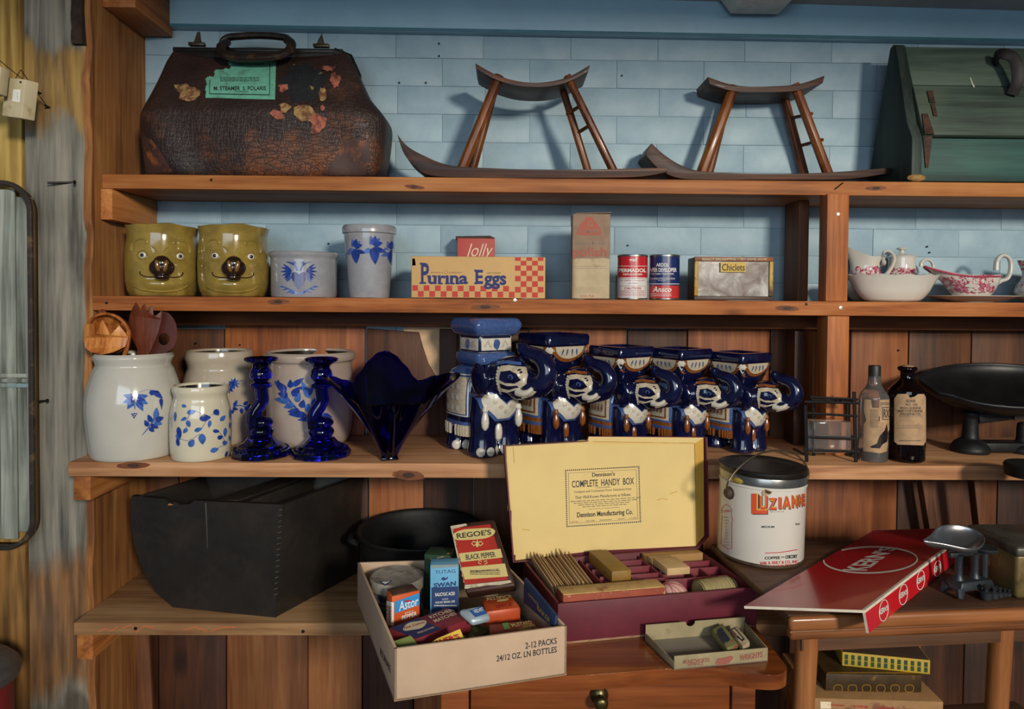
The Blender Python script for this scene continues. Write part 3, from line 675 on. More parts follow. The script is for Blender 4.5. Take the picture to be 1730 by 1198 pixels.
def make_pig(label, loc, rz):
    t = T('pig_jar', label, 'jar', loc, rz, 'olive pig-face jars')
    nu, nv = 96, 40; mb = MB()
    def ptop(s, q):
        a = 2*pi*s-pi; z = q*.147; r = pigr(a, z); z += q**6*.0016*sin(3*a+1)+q**6*.0008*sin(7*a); r += q**8*.0012*sin(5*a)
        return V((r*sin(a), -r*cos(a), z))
    mb.grid(ptop, nu, nv, True)
    def inn(s, q):
        a = 2*pi*s-pi; p = ptop(s, 1); r = (p.xy.length-.004)*(1-.05*q); return V((r*sin(a), -r*cos(a), p.z+.001-q*.12))
    mb.grid(inn, nu, 5, True); b = nu*nv
    for i in range(nu): mb.f.append([(nv-1)*nu+i, (nv-1)*nu+(i+1) % nu, b+(i+1) % nu, b+i]); mb.mi.append(0)
    mb.f.append(list(range(nu))); mb.mi.append(0); mb.f.append([b+4*nu+i for i in range(nu)]); mb.mi.append(0)
    mb.build('body', PIG, t, angle=70)
    sn = MB(); c = pigp(.003, .060, .006)
    sn.ell(c+V((0, .002, -.002)), (.0235, .012, .019), 24, 14); sn.ell(c+V((0, .001, .006)), (.017, .0115, .0165), 20, 12); sn.ell(c+V((0, -.001, -.021)), (.015, .010, .007), 16, 10); sn.build('snout', SNT, t, angle=80)
    for s in (-1, 1):
        MB().ell(c+V((s*.0072, -.0095, .001)), (.0048, .0035, .0120), 14, 10, R=Ry(s*.18)).build('nostril', NOS, t)
        e = pigp(s*.037+.002, .083, -.001); ey = MB().ell(e, (.0085, .006, .0068), 16, 10, R=Rz(s*.45)).build('eye', EYW, t)
        MB().ell(e+V((s*.0016, -.0056, 0)), (.0036, .0015, .0036), 12, 8, R=Rz(s*.3)).build('pupil', PUP, ey)
        MB().tube(catmull([pigp(s*.037+.002+.0115*cos(k), .083+.009*sin(k), .0003) for k in [2*pi*i/14 for i in range(14)]], 2, True), .0013, 6, closed=True).build('eyelid', PIG, t)
        MB().tube(catmull([pigp(s*x, z, .0005) for x, z in ((.062, .092), (.060, .105), (.048, .114), (.034, .116), (.026, .112), (.028, .107))], 4), .0021, 6).build('brow', PIG, t)
        MB().tube(catmull([pigp(s*x+.002, z, .0006) for x, z in ((.010, .040), (.022, .0385), (.034, .041), (.040, .047), (.0385, .049))], 4), .0011, 6).build('mouth', SNT, t)
        MB().tube(catmull([pigp(s*x, z, .0003) for x, z in ((.006, .090), (.010, .097), (.017, .102))], 4), .0013, 6).build('brow_crease', PIG, t)
    MB().tube(catmull([pigp(x, z, .0006) for x, z in ((-.05, .020), (-.035, .013), (-.015, .010), (0, .009), (.015, .010), (.035, .013), (.052, .022))], 4), .0022, 6).build('chin_fold', PIG, t)
make_pig('olive glazed pig-face jar nearest the left end of the second shelf', base(275, 1.473, z2), .40)
make_pig('olive glazed pig-face jar beside the low blue heart crock', base(395, 1.473, z2), .33)
# ---- salt glaze crock and tumbler
SALT = ceramic('grey salt glaze', '#8f9096', .22, .1, 40, bump=.06); BLUE = ceramic('cobalt brushwork', '#213a86', .2, .35, 60); BLUE2 = ceramic('pale cobalt brushwork', '#4a64a8', .2, .3, 60)
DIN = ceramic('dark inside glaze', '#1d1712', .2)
def crock(name, label, cat, u, Y, z, prof, n=56, mat=SALT, inner=None, group=None, rim=.0055, depth=.9):
    t = T(name, label, cat, base(u, Y, z), 0, group); mb = MB()
    zt = prof[-1][1]; rt = prof[-1][0]
    mb.lathe(prof, n, caps=False); mb.f.append(list(range(n))); mb.mi.append(0)
    mb.build('body', mat, t, angle=50)
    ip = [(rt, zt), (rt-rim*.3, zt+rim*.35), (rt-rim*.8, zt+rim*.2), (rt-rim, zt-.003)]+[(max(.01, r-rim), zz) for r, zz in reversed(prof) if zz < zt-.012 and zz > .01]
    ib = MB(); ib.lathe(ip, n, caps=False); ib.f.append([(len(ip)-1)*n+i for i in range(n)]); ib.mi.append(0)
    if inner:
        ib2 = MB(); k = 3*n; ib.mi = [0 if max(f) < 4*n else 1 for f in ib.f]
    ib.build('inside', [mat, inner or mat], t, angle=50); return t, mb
pm = lambda px, Y: px*Y/F
Yc = 1.482
pf = [(.0665, 0), (.0685, .004), (.0685, .05), (.069, .078), (.0695, .084), (.0735, .087), (.0740, .092), (.0725, .0935)]
lc, mb = crock('low_crock', 'low grey salt-glazed crock with a blue heart and birds', 'crock', 514, Yc, z2, pf)
d = D(pix(mb, lc, 150, 350, 3.204), 10, .0005)
ht = [(1135, 445), (1115, 415), (1098, 380), (1100, 358), (1115, 350), (1130, 356), (1140, 366), (1150, 354), (1168, 350), (1180, 362), (1176, 390), (1158, 420)]
PUR = ceramic('purple cobalt', '#1f1c5c', .3, .2); d.poly(PUR, ht, 2).flush(lc, 'painted_heart')
for sx_ in (-1, 1):
    c0 = 1137
    for i in range(6): d.leaf(BLUE, c0+sx_*38, 345, 62, 13, math.atan2(-40+i*22, sx_*50), 0, .7)
    for i in range(4): d.leaf(BLUE2, c0+sx_*30, 372-i*2, 54, 11, math.atan2(10+i*16, sx_*50), 0, .7)
    d.strip(BLUE, [(c0+sx_*8, 345), (c0+sx_*18, 318), (c0+sx_*34, 306), (c0+sx_*48, 300), (c0+sx_*66, 296)], [9, 10, 9, 8, 3], 1); d.disc(BLUE, c0+sx_*22, 302, 8, lv=1)
    d.strip(BLUE2, [(c0, 468), (c0+sx_*30, 455), (c0+sx_*60, 440), (c0+sx_*92, 425)], [6, 8, 6, 3], 0)
    for i in range(3): d.leaf(BLUE2, c0+sx_*(40+18*i), 450-9*i, 34, 9, math.atan2(14-8*i, sx_*26), 0)
    d.flush(lc, 'painted_bird')
d.leaf(BLUE, 1137, 470, 50, 14, -.3, 1); d.leaf(BLUE2, 1130, 470, -50, 12, .25, 1); d.flush(lc, 'painted_birds')
Yc = 1.468
pf = [(.0415, 0), (.0425, .004), (.0455, .045), (.0495, .09), (.0525, .120), (.0535, .134), (.0570, .136), (.0575, .147), (.0560, .150)]
vs_, mb = crock('tumbler_vase', 'tall flared grey stoneware tumbler with a band of blue flowers', 'vase', 624, Yc, z2, pf)
d = D(pix(mb, vs_, 150, 350, 3.204), 10, .0005)
for cx, cy, k in ((1440, 215, .85), (1540, 205, 1), (1630, 225, .85)):
    for i in range(4): d.leaf(BLUE if i % 2 else BLUE2, cx, cy, 52*k, 36*k, -1.9+i*.55, i % 2)
    d.leaf(BLUE, cx+4, cy+10, 96*k, 52*k, 1.5, 1, .6); d.leaf(BLUE, cx+10, cy+20, 64*k, 28*k, .3, 0, .6); d.leaf(BLUE2, cx-8, cy+25, 50*k, 28*k, 2.8, 0, .6)
for x in (1400, 1490, 1585): d.strip(BLUE2, [(x, 240), (x+20, 225), (x+50, 235)], [4, 12, 3])
d.leaf(BLUE, 1395, 250, 60, 14, 1.7); d.flush(vs_, 'painted_flowers')
# ---- egg carton
CARD = surf('cream carton board', '#c29d67', .75, .05, 20); RED = ink('carton red', '#b5362c', .7); NAVY = ink('carton navy', '#1d2a66', .7); CIN = surf('carton inside', '#7c6138', .9)
Yf = 1.412; loc = V((at(808, 500, Yf).x, Yf, z2+EPS)); eg = T('egg_carton', 'cream egg carton with red checkerboard and large blue lettering', 'carton', loc)
Wd = m(226, Yf); Hh = m(70, Yf); mb = MB(); mb.box((0, .045, Hh/2+.0005), (Wd, .09, Hh)); mb.build('carton_body', CARD, eg, bevel=.0018)
bx('end_flap', (-Wd/2+.004, .02, Hh*.86), (.010, .04, .016), CARD, eg, R=Ry(-.15), bevel=.0008)
d = D(pix(mb, eg, 670, 340, 4.436), 0, .0004)
sq = 42.6; x = 118
for i in range(18):
    y0, y1 = ((630, 671), (673, 716))[i % 2]; d.rect(RED, x, y0+i*.35, min(x+sq, 887), y1+i*.35); x += sq
ys = [421, 447, 482, 521, 560, 600, 642, 684, 722]
for r in range(8):
    for cc in range(5):
        if (r+cc) % 2 == 0: d.rect(RED, 888+cc*42.6, ys[r], 888+(cc+1)*42.6, ys[r+1])
d.flush(eg, 'checkerboard'); d = D(pix(mb, eg, 670, 340, 4.436), 0, .0008)
d.text(NAVY, 'P', 184, 618, 243, 462, .025); d.text(NAVY, 'urına', 236, 622, 535, 556, .03); d.text(NAVY, 'E', 592, 620, 648, 514, .03); d.text(NAVY, 'ggs', 655, 660, 822, 556, .03)
for r in ((174, 606, 222, 619), (176, 461, 200, 474), (230, 556, 250, 567), (268, 556, 292, 567), (312, 611, 346, 622), (308, 556, 326, 567), (366, 611, 398, 622), (368, 556, 386, 567), (408, 611, 436, 622), (446, 611, 474, 622), (404, 556, 424, 567), (584, 608, 610, 621), (584, 513, 610, 526)): d.rect(NAVY, r[0], r[1], r[2], r[3], 1)
d.flush(eg, 'lettering'); d = D(pix(mb, eg, 670, 340, 4.436), 0, .0006); GB = ink('small brown print', '#6d5334', .7)
d.text(GB, 'ALWAYS A', 258, 540, 350, 530); d.text(GB, 'GOOD EGG', 392, 540, 486, 530); d.text(GB, 'ANY DOZEN', 678, 543, 780, 532); d.disc(GB, 370, 530, 12, ry=15); d.disc(CARD, 370, 530, 10, ry=13, lv=1); d.flush(eg, 'small_print')
# ---- red jelly box behind it
JR = surf('coral red box', '#a8423a', .6, .06, 20); CRM = ink('cream print', '#d9c9a8', .7)
p = at(773, 403, 1.525); q = at(836, 405, 1.525); loc = V(((p.x+q.x)/2, 1.525, z2+EPS)); jb = T('jelly_box', 'small coral red box with cream script behind the egg carton', 'box', loc, .04)
hh = p.z-z2; ww = q.x-p.x; mb = MB(); mb.box((0, .03, hh/2), (ww, .06, hh)); mb.build('box_body', JR, jb, bevel=.0012)
MB().hexa([V((-ww/2-.004, .004, hh-.001)), V((ww/2, .002, hh+.001)), V((ww/2, .06, hh+.004)), V((-ww/2-.006, .062, hh+.002)), V((-ww/2-.004, .004, hh+.001)), V((ww/2, .002, hh+.002)), V((ww/2-.01, .06, hh+.012)), V((-ww/2-.006, .062, hh+.010))]).build('lid_flap', surf('brown lid', '#5a4030', .8), jb)
d = D(pix(mb, jb, 670, 340, 4.436), 0, .0004); d.text(CRM, 'Jolly', 506, 445, 722, 318, -.008, .4); d.flush(jb, 'lettering')
# ---- polish carton
PLC = surf('soiled kraft carton', '#8b7360', .85, .12, 40, .05); PLT = surf('cream carton part', '#b3a283', .85, .08, 40, col2='#97845f', thr=(.58, .7)); PRD = ink('faded red print', '#a5584a', .8); PGR = ink('faded grey print', '#847769', .8)
Yf = 1.43; loc = V((at(998, 500, Yf).x, Yf, z2+EPS)); po = T('polish_box', 'tall worn tan polish carton with faded red lettering', 'carton', loc, -.03)
ww = m(64, Yf); hh = at(998, 362, Yf).z-z2; mb = MB(); mb.box((0, .02, hh/2+.0005), (ww, .04, hh)); mb.build('carton_body', PLC, po, bevel=.002)
bx('top_flap', (.004, .02, hh+.002), (ww-.004, .042, .0016), PLC, po, R=Ry(-.03), bevel=.0005)
d = D(pix(mb, po, 670, 340, 4.436), 40, .0005)
d.poly(PLT, [(1306, 435), (1380, 428), (1450, 432), (1540, 425), (1597, 432), (1592, 726), (1309, 728)]).flush(po, 'paper_label')
d = D(pix(mb, po, 670, 340, 4.436), 0, .0007)
d.poly(PRD, [(1345, 240), (1385, 165), (1425, 118), (1460, 116), (1500, 165), (1540, 238), (1520, 252), (1370, 254)])
d.text(PLC, 'CUMMER', 1368, 238, 1520, 210, .02, lv=1); d.text(PLC, 'G', 1428, 190, 1470, 150, .02, lv=1)
d.text(PRD, 'polish', 1322, 432, 1575, 345, .012); d.text(PGR, 'FURNITURE', 1335, 328, 1565, 305); d.lines(PGR, 1330, 510, 1570, 480, 2, .2, seed=5); d.lines(PGR, 1340, 690, 1560, 645, 4, .15, seed=6); d.text(PRD, 'Chem Rub', 1375, 718, 1480, 700, .01)
d.flush(po, 'lettering')
# ---- two chemical tins
TINM = surf('tin plate', '#8d8c88', .3, .1, 60, 0, .9)
def can(label, u, hv, lower, upper, split, rx=25, Y=1.445):
    t = T('chemical_tin', label, 'can', base(u, Y, z2), 0, 'photographic chemical tins'); r = m(rx, Y); h = at(u, hv, Y-r).z-z2
    mb = MB(); zs = h*split
    mb.lathe([(r, .003), (r, zs)], 48, mi=0, caps=False); mb.lathe([(r, zs), (r, h-.004)], 48, mi=1, caps=False)
    mb.build('label_wrap', [lower, upper], t)
    MB().lathe([(.001, .002), (r-.003, .002), (r-.001, 0), (r+.0008, .0008), (r+.0008, .003), (r, .0035)], 48).build('bottom_rim', TINM, t)
    MB().lathe([(r, h-.0045), (r+.0008, h-.004), (r+.0008, h-.001), (r-.001, h), (r-.003, h-.003), (.001, h-.003)], 48).build('top_rim', TINM, t)
    return t, mb
WT = surf('white tin print', '#cfcdc9', .3, .04, 20, coat=.3); RT = surf('red tin print', '#b01f25', .3, .05, 20, coat=.3); BT = surf('navy tin print', '#1b2a5c', .3, .05, 20, coat=.3); RT2 = surf('orange red tin print', '#b73330', .3, .05, 20, coat=.3)
WI = ink('white ink', '#dedbd3', .5); RI = ink('red ink', '#a8232b', .5)
t, mb = can('red and white chemical tin with white lettering beside the polish carton', 1068, 430, WT, RT, .49)
d = D(pix(mb, t, 1000, 350, 4.023), 6, .0004)
d.text(WI, 'gaf', 252, 376, 310, 345, .02); d.text(WI, 'PERMADOL', 185, 443, 368, 417, .03); d.text(WI, 'REPLENISHER', 213, 463, 344, 451, .02); d.rect(WI, 180, 399, 372, 402)
d.text(RI, 'TO MAKE 1 GALLON', 190, 502, 358, 493, .0); d.text(RI, '3.8 LITERS', 248, 522, 310, 514, 0); d.text(RI, 'CAUTION', 222, 560, 332, 543, .02)
d.lines(RI, 196, 602, 356, 564, 4, .35, seed=2); d.lines(RI, 185, 488, 368, 480, 1, .3, seed=3); d.frame(RI, 190, 535, 362, 606, 1.5); d.flush(t, 'lettering')
t, mb = can('navy and red chemical tin beside the red and white one', 1122, 430, RT2, BT, .315)
d = D(pix(mb, t, 1000, 350, 4.023), 6, .0004)
d.text(WI, 'ARDOL', 438, 405, 522, 380, .02); d.text(WI, 'PAPER DEVELOPER', 382, 441, 575, 413, .02); d.text(WI, 'FOR WARM TONE PAPERS', 402, 460, 556, 448, .0); d.text(WI, 'TO MAKE STOCK SOLUTION', 398, 492, 562, 480, .0); d.text(WI, '1/2 GALLON', 450, 502, 504, 495)
d.text(WI, 'Ansco', 412, 578, 540, 540, .02, .25); d.lines(WI, 400, 608, 540, 584, 2, .3, seed=8); d.rect(WI, 384, 520, 596, 524); d.flush(t, 'lettering')
# ---- gum display tin with a clouded pane
Yf = 1.42; p0 = at(1174, 434, Yf); p1 = at(1306, 506, Yf); loc = V(((p0.x+p1.x)/2, Yf, z2+EPS)); gt = T('gum_tin', 'yellow and brown gum display tin with a clouded glass front', 'tin', loc)
ww = p1.x-p0.x; hh = p0.z-z2; YT = surf('worn yellow tin', '#a58322', .5, .15, 40, col2='#4a2c14', thr=(.5, .62)); BRT = surf('worn orange brown tin', '#7c4620', .5, .2, 40, col2='#3d2010', thr=(.5, .65)); DBT = surf('dark brown tin', '#3a2315', .5, .2, 40)
bx('back_box', (0, .034, hh/2), (ww-.002, .050, hh-.002), DBT, gt, bevel=.002)
k = ww/538
bx('top_strip', (0, .004, hh-.0045), (ww, .008, .009), BRT, gt, bevel=.001); bx('bottom_strip', (0, .004, .004), (ww, .008, .008), DBT, gt, bevel=.001)
for s in (-1, 1): bx('side_strip', (s*(ww/2-.004), .004, hh/2), (.008, .008, hh-.018), YT, gt, bevel=.001)
a = N('clouded pane'); cc = a.coord((1, 1, 1), False); n_ = a.n('TexNoise', {'Vector': cc, 'Scale': 26, 'Detail': 6, 'Roughness': .65, 'Distortion': .6}).outputs[0]
a.set(Base_Color=a.ramp(n_, [(.36, '#6a5a52'), (.52, '#8f8884'), (.66, '#bcb8b4')]), Roughness=.18, Specular_IOR_Level=.6); PANE = a.m
bx('glass_pane', (0, .0065, hh/2), (ww-.016, .004, hh-.017), PANE, gt, bevel=0)
mb = MB().box((0, .0, hh/2), (ww, .0001, hh)); d = D(pix(mb, gt, 1000, 350, 4.023), 0, .0006)
YL = ink('yellow plate', '#b5931f', .5); d.rect(YL, 874, 374, 1046, 441); d.text(INK, 'Chiclets', 884, 432, 1038, 386, .005, 0, 1); d.text(CRM, "REALLY DELIGHTFUL - TRY SOME NOW", 750, 362, 1190, 347, .0, lv=0); d.flush(gt, ['name_plate', 'lettering'])
# ---- white bowl with a jug and lidded sugar bowl
WH = ceramic('white ironstone', '#c9c4ba', .12, .03); TR = ceramic('red transfer print', '#a54458', .15, .3, 120); TR2 = ceramic('pink transfer print', '#c07283', .15, .25, 120)
def hollow(t, outer, nu, nv, mat, th=.003, names='body', k=.9):
    mb = MB(); mb.grid(outer, nu, nv, True)
    def inn(s, q): p = outer(s, 1-q*k); c = outer(s+.5, 1-q*k); c = (p+c)/2; dd_ = (c-p); L_ = dd_.length; return p+dd_*min(th/max(L_, 1e-4), .9)+V((0, 0, .001 if q == 0 else th*.3))
    b = len(mb.v); mb.grid(inn, nu, 10, True)
    for i in range(nu): mb.f.append([(nv-1)*nu+i, (nv-1)*nu+(i+1) % nu, b+(i+1) % nu, b+i]); mb.mi.append(0)
    mb.f.append(list(range(nu))); mb.mi.append(0); mb.f.append([b+9*nu+i for i in range(nu)]); mb.mi.append(0)
    mb.build(names, mat, t, angle=65); return mb
loc = base(1507, 1.462, z2); t = T('serving_bowl', 'white scalloped oval serving bowl in front of a jug and a sugar bowl', 'bowl', loc); bpf = interp(smooth_prof([(.05, 0), (.06, .003), (.075, .018), (.085, .036), (.094, .050), (.0985, .056)]))
hollow(t, lambda s, q: V((bpf(q*.056)*cos(2*pi*s)*(1+.012*q**6*cos(24*pi*s)), bpf(q*.056)*.56*sin(2*pi*s)*(1+.012*q**6*cos(24*pi*s)), q*.056+.0012*q**6*cos(24*pi*s))), 96, 20, WH, .0045)
def handle(t, pts, r, mat=WH, sx=1.3, b=None):
    P = catmull([at(*p)-b for p in pts], 6); MB().tube(P, [r*(1.15-.3*sin(pi*i/(len(P)-1))) for i in range(len(P))], 10, sx=sx).build('handle', mat, t)
def cq(x, y): return 1380+x/4.943, 390+y/4.943
def jug(label, u, Y, zb, Rm, Hm, lean, grp=None):
    t = T('cream_jug', label, 'jug', base(u, Y, zb), 0, grp)
    pj = interp(smooth_prof([(.60, 0), (.75, .04), (.97, .18), (1.0, .30), (.90, .48), (.74, .66), (.70, .76), (.74, .9), (.80, 1.0)]))
    def o(s, q):
        a = 2*pi*s; r = pj(q)*Rm; sp = max(0, -cos(a))**3*max(0, q-.55)/.45; z = q*Hm*(.80)+Hm*.20*q**3*(max(0, -cos(a))**2*.95+.04)
        return V((r*cos(a)-sp*Rm*lean, r*sin(a)*(1-.35*sp), z))
    return t, hollow(t, o, 64, 30, WH, .003)
def flowers(d, x0, x1, y0, y1, n, seed, rr=14, mats=(TR, TR2)):
    r = random.Random(seed)
    for i in range(n):
        x = r.uniform(x0, x1); y = r.uniform(y0, y1); d.poly(mats[i % len(mats)], blob(x, y, rr*r.uniform(.5, 1), rr*r.uniform(.5, 1), seed+i, 9, .5), i % 3)
    for i in range(n//12):
        x = r.uniform(x0, x1); y = r.uniform(y0+8, y1-5)
        for k in range(5): d.disc(WH, x+9*cos(k*1.257), y+9*sin(k*1.257), 6, 8, lv=3)
        d.disc(TR2, x, y, 4, 8, lv=4)
zb = z2
t, mb = jug('white jug with red flower band behind the oval bowl beside the post', 1462, 1.561, zb, .0405, at(1440, 417, 1.561).z-zb, .42)
handle(t, [cq(x, y)+(1.556 if x < 556 else 1.530,) for x, y in ((548, 290), (562, 265), (552, 225), (556, 185), (590, 168), (630, 190), (645, 235), (625, 300), (580, 365))], .0034, b=t.location)
d = D(pix(mb, t, 1380, 390, 4.943), 12, .0004); flowers(d, 255, 556, 302, 372, 90, 3, 15); d.flush(t, 'transfer_band')
loc = base(1522, 1.567, zb); t = T('sugar_bowl', 'lidded white sugar bowl with red flower band behind the oval bowl', 'sugar bowl', loc)
k = 1/ (4.943*1153.3/1.515); hs2 = at(1530, 436, 1.563).z-zb
pf = smooth_prof([(.026, 0), (.032, .006), (.0375, .03), (.0365, .05), (.029, .075), (.0285, hs2)]); mb = MB().lathe(pf, 48); mb.build('body', WH, t, angle=60)
MB().lathe(smooth_prof([(.0300, hs2), (.0300, hs2+.002), (.024, hs2+.006), (.008, hs2+.010), (.005, hs2+.013), (.0045, hs2+.017), (.010, hs2+.0195), (.0115, hs2+.0215), (.009, hs2+.0235), (.001, hs2+.024)], 3), 40).build('lid', WH, t, angle=60)
handle(t, [cq(x, y)+(1.562,) for x, y in ((868, 300), (872, 265), (900, 243), (940, 246), (968, 280), (966, 330), (935, 382))], .0034, b=loc)
d = D(pix(mb, t, 1380, 390, 4.943), 12, .0004); flowers(d, 590, 885, 308, 382, 90, 31, 15); d.flush(t, 'transfer_band')
# ---- gravy boat on its plate, second jug on a plate
PLT2 = smooth_prof([(.045, 0), (.047, .001), (.062, .004), (.088, .011), (.094, .0125), (.092, .0135), (.062, .006), (.045, .004), (.001, .004)], 3)
loc = base(1641, 1.498, z2); t = T('gravy_plate', 'white oval plate under the red and white gravy boat', 'plate', loc); MB().lathe(PLT2, 64, sy=.9).build('plate_body', WH, t, angle=60)
zb = z2+.0045; loc = base(1640, 1.497, zb); gb = T('gravy_boat', 'white gravy boat printed with a red country scene', 'gravy boat', loc)
rg = interp([(.46, 0), (.52, .03), (.66, .18), (.82, .4), (.95, .7), (1, .95), (1.0, 1)])
def gbo(s, q):
    a = 2*pi*s; k = rg(q); sp = max(0, -cos(a)); A_ = .060+sp**2*.045*max(0, (q-.25)/.75)**1.5; B_ = .043
    z = q*(.053+.022*sp**4+.003*max(0, cos(a))**2)
    return V((k*A_*cos(a)+(.0 if True else 0), k*B_*sin(a)*(1-.45*sp**6*q), z))
mb = hollow(gb, gbo, 80, 30, WH, .0032)
handle(gb, [cq(x, y)+(1.497,) for x, y in ((1495, 330), (1500, 265), (1520, 222), (1555, 205), (1600, 225), (1618, 280), (1612, 350), (1585, 400), (1530, 420), (1480, 455))], .0046, b=loc)
d = D(pix(mb, gb, 1380, 390, 4.943), 14, .0004)
for i in range(26):
    r_ = random.Random(i); flowers(d, 1050, 1480, 445, 520, 8, 100+i, 16) if i < 16 else None
flowers(d, 1045, 1200, 385, 480, 60, 7, 14); flowers(d, 1200, 1370, 372, 440, 46, 8, 12, (TR2, TR)); flowers(d, 1360, 1480, 368, 470, 70, 9, 16); d.poly(WH, blob(1290, 455, 70, 18, 4), 6); d.poly(WH, blob(1330, 500, 40, 10, 5), 6); d.flush(gb, 'transfer_scene')
rim = [gbo(i/80, 1)+V((0, 0, -.0028)) for i in range(80)]; c0 = V((-.01, 0, .05))
MB().tube([p+(p-c0).normalized()*.0004 for p in rim], .0022, 6, closed=True).build('rim_band', TR, gb)
loc = base(1764, 1.51, z2); t = T('jug_plate', 'white plate under the second red and white jug at the right edge', 'plate', loc); MB().lathe([(r*.66, z) for r, z in PLT2], 64, sy=.9).build('plate_body', WH, t, angle=60)
t, mb = jug('white jug with red rim and flowers partly cut off by the right edge', 1764, 1.51, z2+.0062, .055, .088, .30)
d = D(pix(mb, t, 1380, 390, 4.943), 14, .0004); flowers(d, 1545, 1800, 245, 330, 80, 13, 16); flowers(d, 1560, 1800, 425, 465, 50, 14, 14); d.flush(t, 'transfer_band')
# ================================================================== third shelf
STN = ceramic('pale stoneware', '#b9b6ac', .14, .05, 10); STNB = ceramic('buff stoneware', '#a99d8a', .16, .08, 14); CRMW = ceramic('cream stoneware', '#c9c1a9', .13, .05, 12); STNW = ceramic('warm grey stoneware', '#a6978a', .16, .06, 12)
BR1 = ceramic('blue brush', '#1f3a8c', .15, .35, 70); BR2 = ceramic('blue brush pale', '#3a5fa6', .15, .3, 70)
Yc = 1.386; k = Yc/F
def px_prof(rows, vb, Y): return smooth_prof([(r*Y/F, (vb-v)*Y/F) for r, v in rows], 4)
# ---- large crock of wooden utensils
pf = px_prof([(62, 772), (66, 768), (70, 735), (73, 695), (71, 665), (62, 632), (57, 622), (58, 616), (61, 608), (59, 604)], 772, Yc)
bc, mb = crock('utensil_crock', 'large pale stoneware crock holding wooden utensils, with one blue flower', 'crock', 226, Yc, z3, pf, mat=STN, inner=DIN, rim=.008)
d = D(pix(mb, bc, 100, 500, 3.994), 10, .0005)
for x, y, l, w_, a_ in ((515, 690, -80, 34, .25), (515, 690, -85, 36, -.35), (505, 700, -75, 34, -.95), (515, 690, 82, 34, -.2), (520, 695, 80, 36, .4), (525, 705, 78, 34, 1.05)): d.leaf(BR2, x, y, l*1.08, w_*1.3, a_, 0, .55)
for x, y, l, w_, a_ in ((508, 690, -62, 16, .1), (508, 696, -66, 18, -.6), (522, 696, 62, 18, .1), (524, 702, 64, 18, .75)): d.leaf(BR1, x, y, l, w_, a_, 1, .7)
d.strip(BR2, [(500, 680), (540, 650), (590, 633), (640, 640)], [2, 2, 2, 2])
d.leaf(BR1, 605, 655, 70, 36, -.1, 1); d.leaf(BR1, 640, 645, 75, 40, .7, 1); d.leaf(BR1, 685, 690, 70, 26, 1.5, 1); d.strip(BR1, [(690, 740), (690, 770)], [12, 2])
d.strip(BR2, [(655, 760), (640, 830), (610, 880), (558, 942)], [10, 14, 10, 3])
for x, y, l, w_, a_ in ((650, 830, 78, 40, -1.5), (645, 840, 62, 38, -.35), (635, 850, 60, 36, .25), (620, 850, 56, 34, -2.0), (615, 870, 58, 34, .35), (600, 880, 50, 34, -2.1), (605, 890, 44, 30, .6)): d.leaf(BR1 if w_ % 4 else BR2, x, y, l, w_, a_, 2, .7)
d.leaf(BR2, 508, 730, 40, 10, 1.5, 3)
for i, (x, y) in enumerate(((492, 797), (506, 795), (520, 795), (498, 808), (513, 808), (505, 820))): d.disc(BR1, x, y, 6, 8, lv=1)
d.flush(bc, 'painted_flower')
zr = pf[-1][1]+z3
UT = wood('carved olive wood', '#6b3413', '#a5602a', '#c78746', 'Z', .4, 1.6, .15, coat=.2, knot=False); UT2 = wood('red brown utensil wood', '#3d1a0e', '#5c2a17', '#733a22', 'Z', .45, 1.6, .15, knot=False); UT3 = surf('dark red wood', '#4d2018', .5, .2, 30)
def utensil(name, label, cat, u, v, Y): return T(name, label, cat, at(u, v, Y))
def pl(o, Y):   # px -> local on a plane facing the camera
    return lambda u, v, dy=0: at(u, v, Y+dy)-o.location
def stem(o, a, b, r, mat): MB().tube([a, (V(a)+V(b))/2, b], [r, r*.85, r*.8], 8).build('handle', mat, o)
t = utensil('wooden_ladle', 'carved light wooden ladle with a notched round bowl in the big crock', 'ladle', 183, 563, 1.352); g = pl(t, 1.352)
rr = m(34, 1.352); tilt = Rx(pi/2+.25)
mb = MB(); mb.grid(lambda s, q: tilt @ V((rr*cos(2*pi*s)*sin(pi/2*q*1.0+.001), rr*sin(2*pi*s)*sin(pi/2*q+.001), rr*.62*cos(pi/2*q)*-1)), 40, 14, True); mb.build('bowl', UT, t, solid=.003)
ring = [tilt @ V((rr*cos(2*pi*i/40), rr*sin(2*pi*i/40), 0)) for i in range(40)]; MB().tube(ring, .0028, 8, closed=True).build('rim', UT, t)
zg = [(-38, 8), (-34, -16), (-12, -17), (-10, 0), (2, -24), (14, 2), (26, -14), (38, 6), (34, 22), (18, 31), (0, 35), (-20, 31), (-33, 24)]
kx = 1.34/F; mb = MB()
mb.prism([(x*kx, -y*kx) for x, y in zg], lambda x, z, d_: V((x, -.004-d_-.016*(1-(x/(rr*1.15))**2), z)), 0, .004); mb.build('carved_front', UT, t, bevel=.001)
stem(t, g(196, 608, .0), g(222, 660, .03), .0065, UT); MB().tube(catmull([g(207, 545), g(217, 560), g(215, 585), g(208, 608), g(205, 625)], 5), .004, 8).build('rim_handle', UT, t)
t = utensil('wooden_fork_spoon', 'brown wooden serving spoon with five tines standing behind the ladle', 'spoon', 245, 555, 1.372); g = pl(t, 1.372)
Lb = [(219, 532), (217, 548), (222, 570), (232, 590), (229, 610), (227, 640), (238, 640), (246, 612), (258, 585), (268, 560), (273, 540), (274, 526)]
tn = [(275, 523), (266, 531), (260, 534), (259, 526), (257, 515), (252, 520), (250, 528), (248, 522), (245, 513), (240, 517), (238, 525), (235, 518), (230, 510), (225, 518)]
